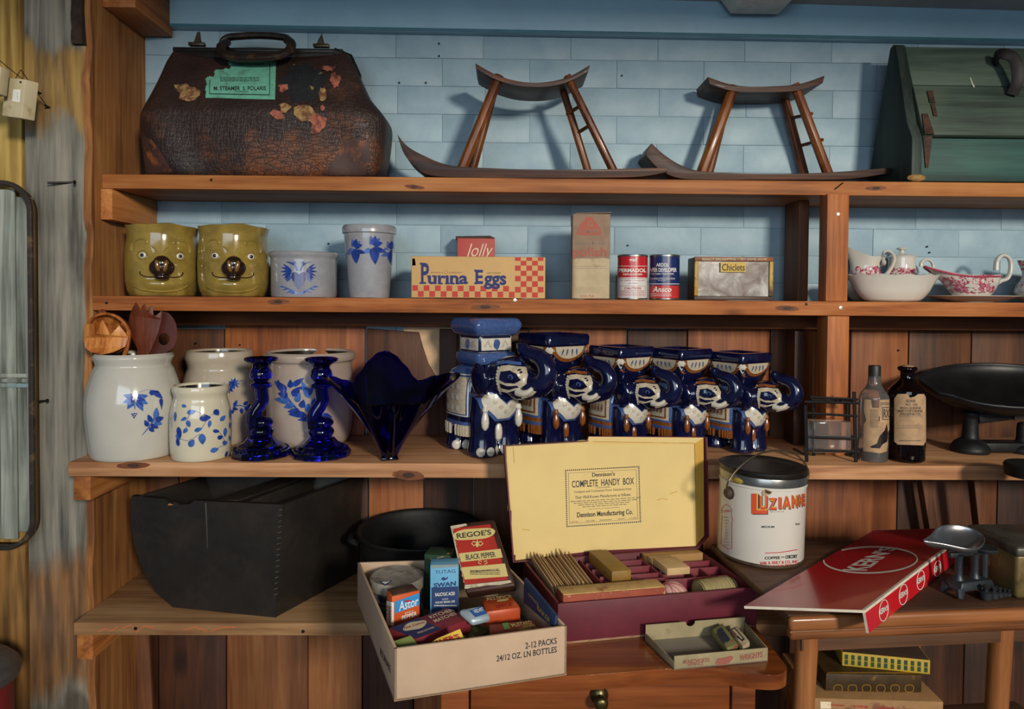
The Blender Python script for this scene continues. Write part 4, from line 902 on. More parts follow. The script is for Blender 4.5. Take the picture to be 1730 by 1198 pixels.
mb = MB(); mb.prism([(u, v) for u, v in Lb+tn], lambda u, v, d_: g(u, v, d_-.012*math.exp(-((u-246)/26)**2)*(1 if v < 590 else .3)), -.003, .004); mb.build('spoon_head', UT2, t, bevel=.0012)
stem(t, g(233, 620), g(236, 690, .02), .006, UT2)
t = utensil('wooden_spatula', 'dark red wooden spatula with a round hole, rightmost in the big crock', 'spatula', 272, 570, 1.385); g = pl(t, 1.385)
ol = catmull([(248, 604, 0), (250, 570, 0), (262, 535, 0), (280, 527, 0), (294, 540, 0), (299, 560, 0), (294, 585, 0), (272, 604, 0), (256, 640, 0), (242, 640, 0)], 4, True)
hc = [(277+9.5*cos(2*pi*i/20), 573+10.5*sin(2*pi*i/20)) for i in range(20)]
tri = tessellate_polygon([[V((p.x, p.y, 0)) for p in ol], [V((x, y, 0)) for x, y in hc]]); allp = [(p.x, p.y) for p in ol]+hc; nA = len(allp); nO = len(ol)
mb = MB(); mb.v = [g(x, y, -.003) for x, y in allp]+[g(x, y, .004) for x, y in allp]
mb.f = [tuple(f) for f in tri]+[tuple(i+nA for i in reversed(f)) for f in tri]+[(i, (i+1) % nO, nA+(i+1) % nO, nA+i) for i in range(nO)]+[(nO+i, nO+(i+1) % 20, nA+nO+(i+1) % 20, nA+nO+i) for i in range(20)]; mb.mi = [0]*len(mb.f); mb.build('blade', UT3, t)
stem(t, g(256, 625), g(250, 690, .0), .006, UT3)
t = utensil('wooden_paddle', 'small reddish wooden paddle tip behind the ladle', 'paddle', 166, 540, 1.390); g = pl(t, 1.390)
mb = MB(); mb.prism([(172, 600), (158, 545), (164, 526), (173, 522), (184, 530), (190, 548), (190, 600), (204, 660), (194, 660), (184, 610)], lambda u, v, d_: g(u, v, d_), -.002, .004); mb.build('blade', UT2, t, bevel=.001)
# ---- vine jar
Yc = 1.362; pf = px_prof([(43, 773), (46, 769), (48, 745), (48, 705), (45, 685), (42, 674), (42, 668), (44.5, 660), (44, 653)], 773, Yc)
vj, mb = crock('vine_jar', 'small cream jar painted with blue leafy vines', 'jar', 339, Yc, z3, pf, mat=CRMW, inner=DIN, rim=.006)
d = D(pix(mb, vj, 100, 500, 3.994), 10, .0005)
for x, y, l, w_, a_ in ((828, 740, 34, 24, .2), (862, 790, 62, 34, -.2), (862, 820, -46, 24, -.5), (864, 838, 52, 32, 1.2), (866, 892, -44, 28, -.9), (945, 830, 80, 44, -.15), (1018, 838, 52, 26, 1.75), (1045, 768, 48, 42, .9), (1085, 845, 52, 30, -.85), (912, 912, 58, 30, -.35), (962, 928, 76, 50, 1.5), (1035, 910, 46, 26, .1), (1120, 888, 64, 26, 1.65), (1065, 962, 42, 30, -.4), (1018, 1048, 60, 34, -.3), (1100, 1000, 36, 34, -.5), (878, 1018, 60, 44, -1.0), (805, 882, 84, 34, 1.4), (796, 930, 50, 28, 1.2), (808, 1015, -60, 26, 1.4), (786, 780, 70, 20, 1.6), (1152, 760, 80, 16, 1.6), (1150, 850, 50, 14, 1.6), (1146, 940, 40, 14, 1.5), (1132, 1045, -60, 18, -1.3)):
    d.leaf(BR1 if int(x+y) % 2 else BR2, x, y, l, w_, a_, 1, .8)
for st_ in ([(862, 835), (880, 800), (920, 775), (960, 795), (1000, 805)], [(1000, 830), (970, 880), (955, 905)], [(1050, 798), (1020, 805)], [(820, 965), (860, 978), (900, 965), (950, 930)], [(1118, 985), (1090, 930), (1060, 912)], [(1118, 1005), (1070, 1025)], [(866, 870), (856, 895)]): d.strip(BR1, st_, 3)
d.flush(vj, 'painted_vine')
# ---- jar behind it, wide wreath crock
Yc = 1.516; pf = px_prof([(52, 745), (56, 735), (60, 690), (59, 655), (53, 630), (50, 622), (51, 614), (54, 604), (53, 594)], 745, Yc)
fj, mb = crock('flower_jar', 'taller buff stoneware jar with small blue flowers behind the vine jar', 'jar', 371, Yc, z3, pf, mat=STNB, inner=DIN, rim=.007)
d = D(pix(mb, fj, 370, 570, 4.023), 8, .0005)
for cx_, cy_ in ((100, 315), (65, 345)):
    for i in range(9): d.leaf(BR1 if i % 2 else BR2, cx_, cy_, 40, 17, i*.7, i % 2, .7)
d.strip(BR1, [(130, 300), (160, 292)], 3); d.strip(BR2, [(95, 470), (140, 462), (170, 470), (200, 480)], 8)
for x, y, l, w_, a_ in ((100, 470, 50, 26, -1.1), (90, 480, 42, 24, .3), (165, 460, 40, 26, -.7), (170, 475, 44, 30, .5), (150, 480, 42, 26, 1.5), (185, 470, 40, 24, -.2), (100, 492, 40, 22, 2.2)): d.leaf(BR1, x, y, l, w_, a_, 1, .7)
d.flush(fj, 'painted_flower')
Yc = 1.506; pf = px_prof([(58, 752), (66, 740), (70, 700), (70, 650), (69, 618), (71, 614), (74, 611), (75, 603), (73, 600)], 752, Yc)
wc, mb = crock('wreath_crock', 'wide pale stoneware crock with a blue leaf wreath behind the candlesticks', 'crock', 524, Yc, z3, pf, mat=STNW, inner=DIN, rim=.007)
d = D(pix(mb, wc, 370, 570, 4.023), 10, .0005)
arc = [(415, 330), (450, 410), (500, 480), (560, 520), (630, 545)]; d.strip(BR1, [(400, 290), (470, 420), (540, 500), (640, 560)], [12, 14, 12, 8])
for x, y, l, w_, a_ in ((460, 370, -90, 40, .75), (485, 345, -50, 30, 1.6), (500, 330, 80, 30, -.6), (470, 400, -60, 36, .3), (480, 430, -85, 40, .1), (500, 400, 70, 40, -.9), (510, 455, -60, 36, -.3), (525, 440, 60, 34, -1.2), (550, 500, -70, 34, -.05), (560, 480, 50, 36, -1.3), (590, 525, -100, 34, .02), (600, 505, 50, 34, -1.4), (640, 550, -90, 30, -.1), (545, 340, 70, 18, .2), (615, 415, -110, 34, 1.15), (640, 280, 60, 40, .3), (610, 400, 90, 20, -1.2), (700, 300, -50, 24, .5), (680, 380, -50, 30, 1.4), (690, 490, 50, 34, -1.2), (700, 530, 60, 34, .2), (640, 470, 50, 30, -1.4)):
    d.leaf(BR1 if int(x) % 3 else BR2, x, y, l*1.2, w_*1.3, a_, 1, .6)
d.flush(wc, 'painted_wreath')
# ---- cobalt glass
COB = N('cobalt glass'); COB.set(Base_Color=lin('#1a1db0'), Roughness=.03, IOR=1.5, Transmission_Weight=1.0, Specular_IOR_Level=.6); COB = COB.m
def candlestick(label, u, mirror=1):
    Y = 1.374; t = T('glass_candlestick', label, 'candlestick', base(u, Y, z3), .2, 'cobalt glass candlesticks'); k = Y/F/4.023
    P = lambda rows: [(r*k, (805-y)*k) for r, y in rows]
    MB().lathe(P([(186, 805), (196, 800), (197, 772), (192, 760), (165, 748), (150, 728), (115, 712), (95, 690), (84, 676), (10, 672)]), 12).build('foot', COB, t, angle=25)
    bd = MB()
    for i in range(36): bd.ell((172*k*cos(2*pi*i/36), 172*k*sin(2*pi*i/36), (805-752)*k), (.0028, .0028, .0022), 6, 4)
    bd.build('beaded_ring', COB, t)
    MB().ell((0, 0, (805-640)*k), (86*k, 80*k, 52*k), 20, 12).ell((6*k, 0, (805-578)*k), (76*k, 66*k, 42*k), 20, 12).build('dolphin_head', COB, t)
    st_ = [(-36, 610), (-44, 555), (-38, 510), (-8, 462), (8, 425), (4, 385), (0, 345)]
    MB().tube(catmull([V((x*k, 0, (805-y)*k)) for x, y in st_], 6), [k*(54-10*min(1, i/20)) for i in range(37)], 14).build('stem', COB, t)
    MB().lathe(P([(45, 348), (66, 340), (71, 325), (66, 312), (40, 300), (52, 292), (70, 278), (75, 255), (68, 225), (55, 205), (60, 190), (88, 172), (108, 158), (112, 142), (98, 136), (52, 150), (46, 215), (5, 218)]), 28).build('candle_cup', COB, t)
candlestick('cobalt glass dolphin candlestick in front of the taller flower jar', 441)
candlestick('cobalt glass dolphin candlestick next to the winged cobalt bowl', 543)
loc = base(658, 1.350, z3); wb = T('winged_bowl', 'dark cobalt glass bowl with pointed wings, left of the elephants', 'bowl', loc, .28)
def wbo(s, q):
    a = 2*pi*s; c_, s_ = cos(a), sin(a); lb = abs(cos(2*a))**1.1
    if abs(c_) > abs(s_): R_, Z_ = (.143, .163) if c_ > 0 else (.128, .165)
    elif s_ > 0: R_, Z_ = .085, .205
    else: R_, Z_ = .064, .112
    dg = .094 if s_ > 0 else .086; R_ = dg+(R_-dg)*lb; zd = .142 if s_ > 0 else .114; Z_ = zd+(Z_-zd)*lb; r0 = .017; p = 1.05+.25*lb
    r = r0+(R_-r0)*q**p; z = .003+Z_*(q**(.95)) ; w_ = .0016*sin(26*a)*q**6*(1-lb*.7)
    return V(((r+w_)*c_, (r+w_)*s_, z+w_))
mb = hollow(wb, wbo, 160, 30, COB, .0035)
MB().tube(catmull([V((0, -.018, .013)), V((0, -.032, .034)), V((0, -.050, .070)), V((0, -.068, .118))], 6), [.009-.004*i/18 for i in range(19)], 10).build('keel', COB, wb)
bx('foot', (0, 0, .003), (.034, .036, .006), COB, wb, bevel=.002)
# ---- ceramic elephant plant stands
EB = ceramic('cobalt elephant glaze', '#0c1033', .13, .3, 14, col2='#06081b', thr=(.5, .7)); EC = ceramic('cream elephant glaze', '#b8ac95', .18, .12, 60, bump=.25); EL = ceramic('light blue elephant glaze', '#3f5688', .16, .15, 40); EW = ceramic('brown elephant glaze', '#7a4620', .2, .3, 60); ED = ceramic('dark blue line glaze', '#10132f', .15); EP = ceramic('pale elephant glaze', '#c6c0b2', .15, .06, 40, bump=.15); ET = surf('raw tan clay', '#9a7148', .8, .1, 30)
def union(mb, vox, smooth):
    me = bpy.data.meshes.new('u'); me.from_pydata([tuple(p) for p in mb.v], [], mb.f); o = bpy.data.objects.new('u', me); COL.objects.link(o)
    q = o.modifiers.new('r', 'REMESH'); q.mode = 'VOXEL'; q.voxel_size = vox
    q = o.modifiers.new('s', 'SMOOTH'); q.iterations = smooth; q.factor = .5
    bpy.context.view_layer.update(); dg = bpy.context.evaluated_depsgraph_get(); me2 = bpy.data.meshes.new_from_object(o.evaluated_get(dg)); bpy.data.objects.remove(o)
    r = MB(); r.v = [p.co.copy() for p in me2.vertices]; r.f = [tuple(f.vertices) for f in me2.polygons]; r.mi = [0]*len(r.f); bpy.data.meshes.remove(me2); return r
HQ = Rz(.42); HP = V((.17, 0, 0)); hr = lambda p: HP+HQ @ (V(p)-HP)
eb = MB()
for s in (-1, 1):
    eb.lathe([(.115, 0), (.118, .03), (.108, .07), (.098, .14), (.10, .3), (.09, .42)], 20, (.12, s*.10, 0)); eb.lathe([(.105, 0), (.108, .03), (.095, .07), (.09, .14), (.10, .3), (.09, .4)], 20, (-.21, s*.11, 0))
    eb.ell(hr((.115, s*.168, .555)), (.105, .035, .13), 18, 12, R=HQ @ Rz(s*.40) @ Rx(-s*.12)); eb.ell(hr((.36, s*.075, .60)), (.07, .05, .06))
eb.ell((-.06, 0, .44), (.30, .19, .235), 24, 16); eb.ell((.10, 0, .40), (.17, .185, .2), 20, 14); eb.ell(hr((.28, 0, .58)), (.145, .135, .145), 24, 16, R=HQ); eb.ell(hr((.34, 0, .50)), (.115, .10, .085), 20, 14, R=HQ); eb.ell((.16, 0, .56), (.15, .15, .13))
eb.ell(hr((.40, 0, .455)), (.075, .055, .04), R=HQ)
tk = catmull([hr(p) for p in ((.36, 0, .56), (.46, 0, .52), (.545, 0, .55), (.572, 0, .635), (.53, 0, .715), (.45, 0, .745), (.385, 0, .765), (.365, 0, .81))], 5)
eb.tube(tk, [.098-.056*(i/(len(tk)-1))**.8 for i in range(len(tk))], 16); eb.lathe([(.03, -.01), (.045, .012), (.046, .02), (.03, .022)], 16, hr((.365, 0, .805)))
eb.tube(catmull([(-.33, 0, .52), (-.37, 0, .44), (-.36, 0, .3), (-.34, 0, .22)], 4), [.03]*13, 8)
EBM = union(eb, .013, 5)
def superring(hx, hy, z, n, e=.55, cx=0):
    out = []
    for i in range(n):
        a = 2*pi*i/n; c_, s_ = cos(a), sin(a); out.append(V((cx+hx*abs(c_)**e*(1 if c_ > 0 else -1), hy*abs(s_)**e*(1 if s_ > 0 else -1), z)))
    return out
def square_tier(mb, rows, mi=0, e=.22, n=48):
    b = len(mb.v)
    for h, z in rows: mb.v += superring(h, h, z, n, e, -.01)
    for j in range(len(rows)-1):
        for i in range(n): mb.f.append([b+j*n+i, b+j*n+(i+1) % n, b+(j+1)*n+(i+1) % n, b+(j+1)*n+i]); mb.mi.append(mi)
    mb.f.append([b+i for i in range(n)]); mb.mi.append(mi); mb.f.append([b+(len(rows)-1)*n+i for i in range(n)]); mb.mi.append(mi)
def elephant(kind, label, loc, Hs, rz):
    t = T('elephant_stand', label, 'elephant stand', loc, rz, 'elephant plant stands'); t.scale = (Hs, Hs, Hs)
    B = MB(); B.v = EBM.v; B.f = EBM.f; B.mi = EBM.mi; B.build('body', EB, t, angle=180)
    A2 = EL if kind == 0 else EW; FR = EC if kind == 0 else EW
    # blanket
    bl = MB(); nz = [(.20, .212, .19), (.207, .222, .20), (.207, .220, .235), (.205, .216, .27), (.205, .218, .40), (.198, .214, .52), (.17, .185, .60), (.10, .11, .655)]; n = 64
    for hx, hy, z in nz: bl.v += superring(hx, hy, z, n, .6, -.105)
    for j in range(len(nz)-1):
        for i in range(n): bl.f.append([j*n+i, j*n+(i+1) % n, (j+1)*n+(i+1) % n, (j+1)*n+i]); bl.mi.append(1 if j in (2,) else 0)
    bl.f.append([(len(nz)-1)*n+i for i in range(n)]); bl.mi.append(0)
    bl.build('blanket', [EL, ED if kind == 0 else EW], t, angle=60)
    for s in (-1, 1):
        d = D(proj(bl, (0, s*1, 0), (1, 0, 0), (0, 0, 1), (0, -s, 0)), .02, .004)
        d.poly(EC, [(-.285, .29), (.035, .29), (.04, .56), (-.285, .56)])
        if kind:
            d.frame(EW, -.262, .31, .012, .55, .014, 1)
            for i in range(5): d.leaf(EW, -.22+i*.045, .36, .09, .022, 1.4, 2); d.leaf(ED, -.125, .44, .07, .05, 1.57, 1)
        else:
            d.frame(EP, -.297, .275, .055, .58, .008, 1)
            for i in range(12): d.disc(EP, -.25+.07*(i % 4), .33+.08*(i//4), .022, 9, lv=1)
        d.flush(t, 'blanket_panel')
    fr = MB(); P = superring(.203, .217, .165, 46, .6, -.105)
    for p in P: fr.tube([p+V((0, 0, .045)), p+V((0, 0, .01)), p+V((0, 0, -.035))], [.013, .016, .011], 6)
    fr.build('fringe', EC if kind == 0 else [EW], t)
    # head harness
    for s in (-1, 1):
        d = D(proj(EBM, hr((0, s*1, 0)), HQ @ V((1, 0, 0)), (0, 0, 1), HQ @ V((0, -s, 0))), .015, .005)
        d.poly(EC, [(.245, .475), (.27, .48), (.30, .475), (.40, .505), (.455, .545), (.445, .60), (.40, .655), (.32, .668), (.26, .66), (.245, .60)])
        d.poly(EB, [(.268, .568), (.31, .548), (.37, .55), (.415, .575), (.395, .615), (.34, .632), (.275, .622)], 1)
        d.poly(EL, blob(.355, .592, .026, .016, 3, 12, .1), 2); d.poly(ED, blob(.358, .590, .012, .012, 3, 10, .1), 3)
        d.poly(EB, [(.27, .512), (.33, .500), (.40, .520), (.385, .532), (.32, .528), (.268, .545)], 1)
        for i in range(9): d.disc(EP, .250+.004*sin(i), .475+.021*i, .010, 8, lv=2)
        d.poly(EL if kind == 0 else A2, [(.215, .655), (.30, .672), (.385, .660), (.375, .680), (.30, .692), (.225, .678)], 2)
        d.poly(EC, [(.40, .44), (.44, .45), (.50, .475), (.53, .50), (.49, .51), (.44, .495), (.40, .475)], 1)
        d.flush(t, 'harness')
        MB().tube(catmull([hr(p) for p in ((.385, s*.085, .485), (.43, s*.10, .478), (.475, s*.10, .492), (.505, s*.09, .52))], 4), [.030-.017*i/12 for i in range(13)], 10).build('tusk', EP, t)
    d = D(proj(EBM, hr((.28, 0, 1.0)), (1, 0, 0), (0, 1, 0), (0, 0, -1)), .015, .005); d.poly(EC if kind == 0 else EW, [(x, y) for x, y in blob(-.03, 0, .062, .075, 4, 18, .05)]); d.flush(t, 'head_cap')
    # collar on the chest and its tassels
    fx = proj(EBM, (1, 0, 0), (0, 1, 0), (0, 0, 1), (-1, 0, 0))
    def skin(y, z):
        bv = skin.b; q = bv.ray_cast(V((.33, y, z)), V((-1, 0, 0))); return q[0] if q[0] else V((.2, y, z))
    skin.b = BVHTree.FromPolygons([tuple(p) for p in EBM.v], EBM.f)
    d = D(lambda x, y, h: skin(x, y)+V((h, 0, 0)), .015, .006)
    d.poly(EL, [(-.19, .46), (-.17, .36), (-.06, .255), (.06, .255), (.17, .36), (.19, .46), (.1, .47), (0, .40), (-.1, .47)])
    d.poly(EP, [(-.175, .46), (-.155, .375), (-.05, .275), (.05, .275), (.155, .375), (.175, .46), (.09, .46), (0, .38), (-.09, .46)], 1)
    for i in range(7):
        y = -.13+.26*i/6; d.disc(EC, y, .30+abs(y)*.85+.03, .016, 8, lv=2)
    d.poly(EB, [(-.05, .43), (0, .395), (.05, .43), (0, .46)], 1); d.flush(t, 'collar')
    for y, z0, z1_, w_ in ((0, .28, .10, .034), (-.145, .37, .20, .030), (.145, .37, .20, .030)):
        p = skin(y, (z0+z1_)/2)+V((.012, 0, 0)); zz_ = [z0, z0-.03, z0-.045, z0-.08, (z0+z1_)/2-.03, z1_+.02, z1_]
        MB().tube([V((p.x, y, z)) for z in zz_], [w_*q for q in (.5, .8, .55, .9, 1.0, .85, .3)], 12, sx=1).build('tassel', EP if kind == 0 else EW, t)
    for lx, ly in () if kind else ((.12, -.10), (.12, .10), (-.21, -.11), (-.21, .11)):
        for a_ in (-.7, 0, .7):
            MB().ell((lx+.106*cos(a_), ly+.106*sin(a_), .040), (.013, .035, .036), 12, 8, R=Rz(a_)).build('toenail', EP, t)
    pd = MB()
    if kind == 0:
        square_tier(pd, [(.150, .655), (.165, .665), (.172, .70), (.170, .735), (.155, .745)]); pd.build('lower_cushion', EL, t, angle=50)
        pd = MB(); square_tier(pd, [(.148, .743), (.150, .748), (.150, .855), (.148, .862)]); pd.build('block', EP, t, angle=50)
        for dr, ux in (((0, 1, 0), (1, 0, 0)), ((-1, 0, 0), (0, 1, 0))):
            d = D(proj(pd, -V(dr), ux, (0, 0, 1), dr), .03, .003); x0 = -.15 if dr[1] else -.14
            d.frame(ED, x0, .748, x0+.285, .86, .012); d.poly(EL, blob(x0+.14, .803, .03, .045, 8), 1)
            for sx_ in (-1, 1): d.strip(EC, [(x0+.14+sx_*.05, .78), (x0+.14+sx_*.075, .83), (x0+.14+sx_*.1, .79)], .012, 1)
            d.flush(t, 'block_panel')
        pd = MB(); square_tier(pd, [(.155, .862), (.185, .885), (.205, .93), (.205, .955), (.19, .985), (.17, .995)], e=.18); pd.build('top_cushion', EL, t, angle=50)
        d = D(lambda x, y, h: V((x-.01, y, .995+h)), 0, .003); d.rect(EP, -.165, -.165, .165, .165); d.strip(ED, [(.12*cos(2*pi*i/28), .12*sin(2*pi*i/28)) for i in range(28)], .014, 1, True); d.disc(EL, 0, 0, .085, 20, lv=1)
        for sx_ in (-1, 1):
            for sy_ in (-1, 1): d.leaf(EL, sx_*.1, sy_*.1, .07, .03, math.atan2(sy_, sx_), 1)
        d.flush(t, 'top_panel')
    else:
        square_tier(pd, [(.135, .655), (.150, .665), (.165, .70), (.195, .78), (.215, .85), (.222, .90)]); pd.build('flared_pedestal', EB, t, angle=50)
        for dr, ux in (((0, 1, 0), (1, 0, 0)), ((-1, 0, 0), (0, 1, 0)), ((0, -1, 0), (1, 0, 0)), ((1, 0, 0), (0, 1, 0))):
            d = D(proj(pd, -V(dr), ux, (0, 0, 1), dr), .03, .005); cx_ = -.01 if dr[1] else 0
            half = [(cx_+.185*cos(pi+pi*i/14), .895+.135*sin(pi+pi*i/14)) for i in range(15)]; half2 = [(cx_+.155*cos(pi+pi*i/14), .895+.105*sin(pi+pi*i/14)) for i in range(15)]
            d.poly(EW, half); d.poly(EC, half2, 1); [d.leaf(EL, cx_+dx_, .875, .06, .016, -1.57+dx_*4, 2) for dx_ in (-.07, -.025, .025, .07)]
            for sx_ in (-1, 1): d.leaf(EP, cx_+sx_*.195, .895, .13, .04, -pi/2, 1); d.leaf(EW, cx_+sx_*.195, .80, .06, .03, -pi/2, 1)
            d.flush(t, 'drape')
        pd = MB(); r0 = superring(.215, .215, .895, 48, .15, -.01); r1 = superring(.232, .232, .91, 48, .15, -.01); r2 = superring(.235, .235, .975, 48, .15, -.01); r3 = superring(.224, .224, .995, 48, .15, -.01); r4 = superring(.165, .165, .995, 48, .15, -.01); r5 = superring(.155, .155, .955, 48, .15, -.01)
        rs = [r0, r1, r2, r3, r4, r5]; pd.v = sum(rs, [])
        for j in range(5):
            for i in range(48): pd.f.append([j*48+i, j*48+(i+1) % 48, (j+1)*48+(i+1) % 48, (j+1)*48+i]); pd.mi.append(0)
        pd.f.append([i for i in range(48)]); pd.mi.append(0); pd.f.append([5*48+i for i in range(48)]); pd.mi.append(1)
        pd.build('top_tray', [EB, ET], t, angle=45)
    return t
PHI = -.98
elephant(0, 'biggest elephant stand, with light blue cushion top, beside the winged bowl', base(822, 1.430, z3), .281, PHI)
e2 = elephant(1, 'second biggest elephant stand, brown trimmed, behind the biggest one', base(937, 1.476, z3), .246, PHI)
e3 = copy_tree(e2); e3['label'] = 'brown trimmed elephant stand third from the winged bowl'; e3.location = base(1052, 1.466, z3); e3.scale = (.221,)*3
e4 = copy_tree(e2); e4['label'] = 'brown trimmed elephant stand fourth from the winged bowl'; e4.location = base(1151, 1.466, z3); e4.scale = (.217,)*3
e5 = copy_tree(e2); e5['label'] = 'brown trimmed elephant stand next to the iron rack, trunk toward the rack'; e5.location = base(1252, 1.459, z3); e5.scale = (.210,)*3; e5.rotation_euler = (0, 0, PHI-.03)
# ---- iron rack with a glass holder
IR = surf('black wrought iron', '#232425', .5, .15, 60, .15, .6)
loc = base(1406, 1.37, z3); rk = T('iron_rack', 'small black iron rack around a square glass holder', 'rack', loc)
def q_(u, v, Y): return at(u, v, Y)-loc
CLG = N('dusty clear glass'); CLG.set(Base_Color=lin('#e2ddd8'), Roughness=.07, IOR=1.45, Transmission_Weight=.92); CLG = CLG.m; 
ya, yb = 1.340, 1.394
for nm, u0, v0, u1, v1, Y in (('post', 1361, 684, 1363, 768, ya), ('post', 1443, 662, 1446, 777, ya), ('post', 1374, 676, 1375, 760, yb), ('post', 1432, 676, 1434, 755, yb), ('bar', 1368, 671, 1449, 675, ya), ('bar', 1358, 679, 1452, 681, ya), ('bar', 1362, 698, 1448, 703, ya), ('bar', 1361, 738, 1447, 742, ya), ('bar', 1358, 760, 1450, 763, ya), ('bar', 1370, 676, 1440, 678, yb), ('bar', 1370, 735, 1440, 737, yb)):
    a_ = q_(u0, v0, Y); b_ = q_(u1, v1, Y); 
    if nm == 'post': b_.z = .0005 if Y == yb else .0005
    MB().tube([a_, b_], .0034 if nm == 'post' else .0027, 6).build(nm, IR, rk)
for u in (1362, 1444):
    a_ = q_(u, 680, ya)
    if u > 1400: MB().tube([a_, V((a_.x, yb-loc.y, a_.z))], .0026, 6).build('side_bar', IR, rk)
    MB().tube([V((a_.x, a_.y, .014)), V((a_.x, yb-loc.y, .014))], .0026, 6).build('side_bar', IR, rk)
gx0 = q_(1371, 700, 1.36).x; gx1 = q_(1434, 700, 1.36).x
gl = MB(); gl.box(((gx0+gx1)/2, -.003, .047), (gx1-gx0, .040, .062)); gl.build('glass_holder', CLG, rk, bevel=.002)
# ---- medicine bottles
AMB = glass('amber glass', '#2b0d03', .04, 1.5); PAP = surf('aged label paper', '#a98a68', .8, .15, 50, 0, col2='#7b5b3e', thr=(.56, .7)); DLQ = surf('dark residue', '#150b07', .4)
Yb = 1.362
def bottle(label, u, prof, vb, mat):
    t = T('medicine_bottle', label, 'bottle', base(u, Yb, z3), 0, 'old medicine bottles'); pf = px_prof(prof, vb, Yb); mb = MB(); mb.lathe(pf, 40); mb.build('glass_body', mat, t, angle=60); return t, mb
t, mb = bottle('clear glass medicine bottle with dark screw cap and torn label', 1480, [(21, 773), (23, 770), (23.5, 730), (23.5, 675), (22, 662), (14, 650), (10.5, 640), (9.5, 625), (9.5, 621)], 773, CLG)
c_ = MB(); cr_ = m(9, Yb); hz = m(773-632, Yb); c_.lathe([(cr_, hz), (cr_*1.08, hz+.001), (cr_*1.08, hz+.0215), (cr_, hz+.024), (.001, hz+.024)], 24); c_.build('screw_cap', surf('dark green black cap', '#1c1d19', .5), t)
MB().lathe([(m(20.5, Yb), .003), (m(21, Yb), .02), (.001, .02)], 30).build('residue', DLQ, t)
d = D(pix(mb, t, 1320, 580, 4.22), 8, .0006)
d.poly(PAP, [(592, 400), (640, 402), (648, 460), (695, 462), (700, 404), (778, 400), (776, 600), (755, 640), (758, 720), (750, 770), (700, 785), (640, 775), (585, 770), (588, 580), (606, 550), (590, 480)]); d.flush(t, 'label')
d = D(pix(mb, t, 1320, 580, 4.22), 10, .0010); d.poly(DLQ, [(750, 575), (758, 640), (752, 700), (720, 720), (700, 750), (640, 745), (636, 735), (680, 715), (700, 660), (735, 620)]); d.frame(INK, 718, 455, 776, 545, 5); d.lines(INK, 634, 600, 690, 470, 14, .3, seed=4); d.lines(INK, 705, 440, 770, 420, 2, .4, seed=5); d.text(INK, 'RX', 728, 530, 768, 470, .01); d.rect(INK, 694, 520, 700, 556); d.flush(t, 'label_print')
t, mb = bottle('dark amber medicine bottle with a tan paper label', 1535.5, [(26, 773), (28.5, 769), (29.5, 760), (29.5, 665), (27, 652), (16, 640), (11.5, 634), (10.5, 628), (11, 622), (14.5, 619), (15, 615), (12, 613)], 773, AMB)
MB().lathe([(m(10, Yb), m(158, Yb)), (m(10, Yb), m(161, Yb)), (m(5, Yb), m(163, Yb)), (.0005, m(163, Yb))], 20).build('cork', surf('cork', '#9a7a5a', .9, .2, 80, .4), t)
d = D(pix(mb, t, 1320, 580, 4.22), 8, .0006); d.poly(PAP, [(830, 362), (905, 360), (915, 388), (950, 380), (972, 362), (1015, 362), (1028, 385), (1030, 700), (1010, 728), (830, 722), (806, 700), (806, 395)]); d.flush(t, 'label')
d = D(pix(mb, t, 1320, 580, 4.22), 8, .0009)
for s_, x0, x1, y in (('ELIXIR', 892, 956, 410), ('NO. 150', 886, 968, 436), ('IRON QUININE', 850, 994, 462), ('AND STRYCHNINE', 832, 1004, 482), ('PHOSPHATES', 848, 990, 504)): d.text(INK, s_, x0, y+10, x1, y-8, .008)
d.lines(INK, 840, 530, 1000, 514, 2, .2, seed=3); d.lines(INK, 830, 612, 1000, 580, 3, .2, seed=6); d.lines(INK, 838, 700, 995, 688, 1, .4, seed=7); d.flush(t, 'label_print')
# ---- iron shop scale with a tin pan
loc = base(1700, 1.44, z3); sc_ = T('shop_scale', 'black iron balance scale with a wide dark tin pan', 'scale', loc)
PAN = surf('dark tin pan', '#2a2a2b', .42, .2, 20, .05, .7)
def s_(u, v, Y=1.44): return at(u, v, Y)-loc
zp = s_(1700, 668).z; Rt = Ry(-.05) @ Rx(.30)
def pan(s, q):
    a = 2*pi*s; r = sin(q*pi/2)**.9; x = .168*r*cos(a); y = .112*r*sin(a); k_ = (abs(cos(a))**6)*r**4*.012
    return V((0, 0, zp+.012)) + Rt @ V((x+(-.012 if cos(a) < -.9 else 0)*r, y, -.048*cos(q*pi/2)+k_+.015))
mb = MB(); mb.grid(pan, 64, 16, True); mb.build('pan', PAN, sc_, solid=.0018)
x0 = s_(1640, 700).x
mb = MB(); mb.lathe(smooth_prof([(.036, 0), (.037, .008), (.030, .020), (.022, .026), (.016, .032), (.015, .07), (.019, .078), (.018, .086), (.001, .088)], 3), 28, (x0, 0, 0)); mb.build('pillar', IR, sc_, angle=50)
mb = MB(); mb.lathe(smooth_prof([(.036, 0), (.037, .008), (.030, .016), (.015, .022), (.012, .06), (.001, .062)], 3), 24, (x0+.115, 0, 0)); mb.build('pillar', IR, sc_, angle=50)
bx('base_bar', (x0+.06, 0, .012), (.16, .040, .022), IR, sc_, bevel=.005)
for pts in ([(x0, -.01, .085), (x0-.022, -.02, .105), (x0-.045, -.035, zp-.004)], [(x0+.01, -.01, .085), (x0+.045, -.025, .10), (x0+.070, -.040, zp-.034)], [(x0, .01, .085), (x0-.01, .025, zp-.02)]):
    MB().tube(catmull(pts, 5), .006, 8, sx=.7).build('pan_arm', IR, sc_)
MB().lathe([(.012, .085), (.024, .092), (.026, .100), (.014, zp-.032)], 16, (x0, 0, 0)).build('pan_cup', IR, sc_)
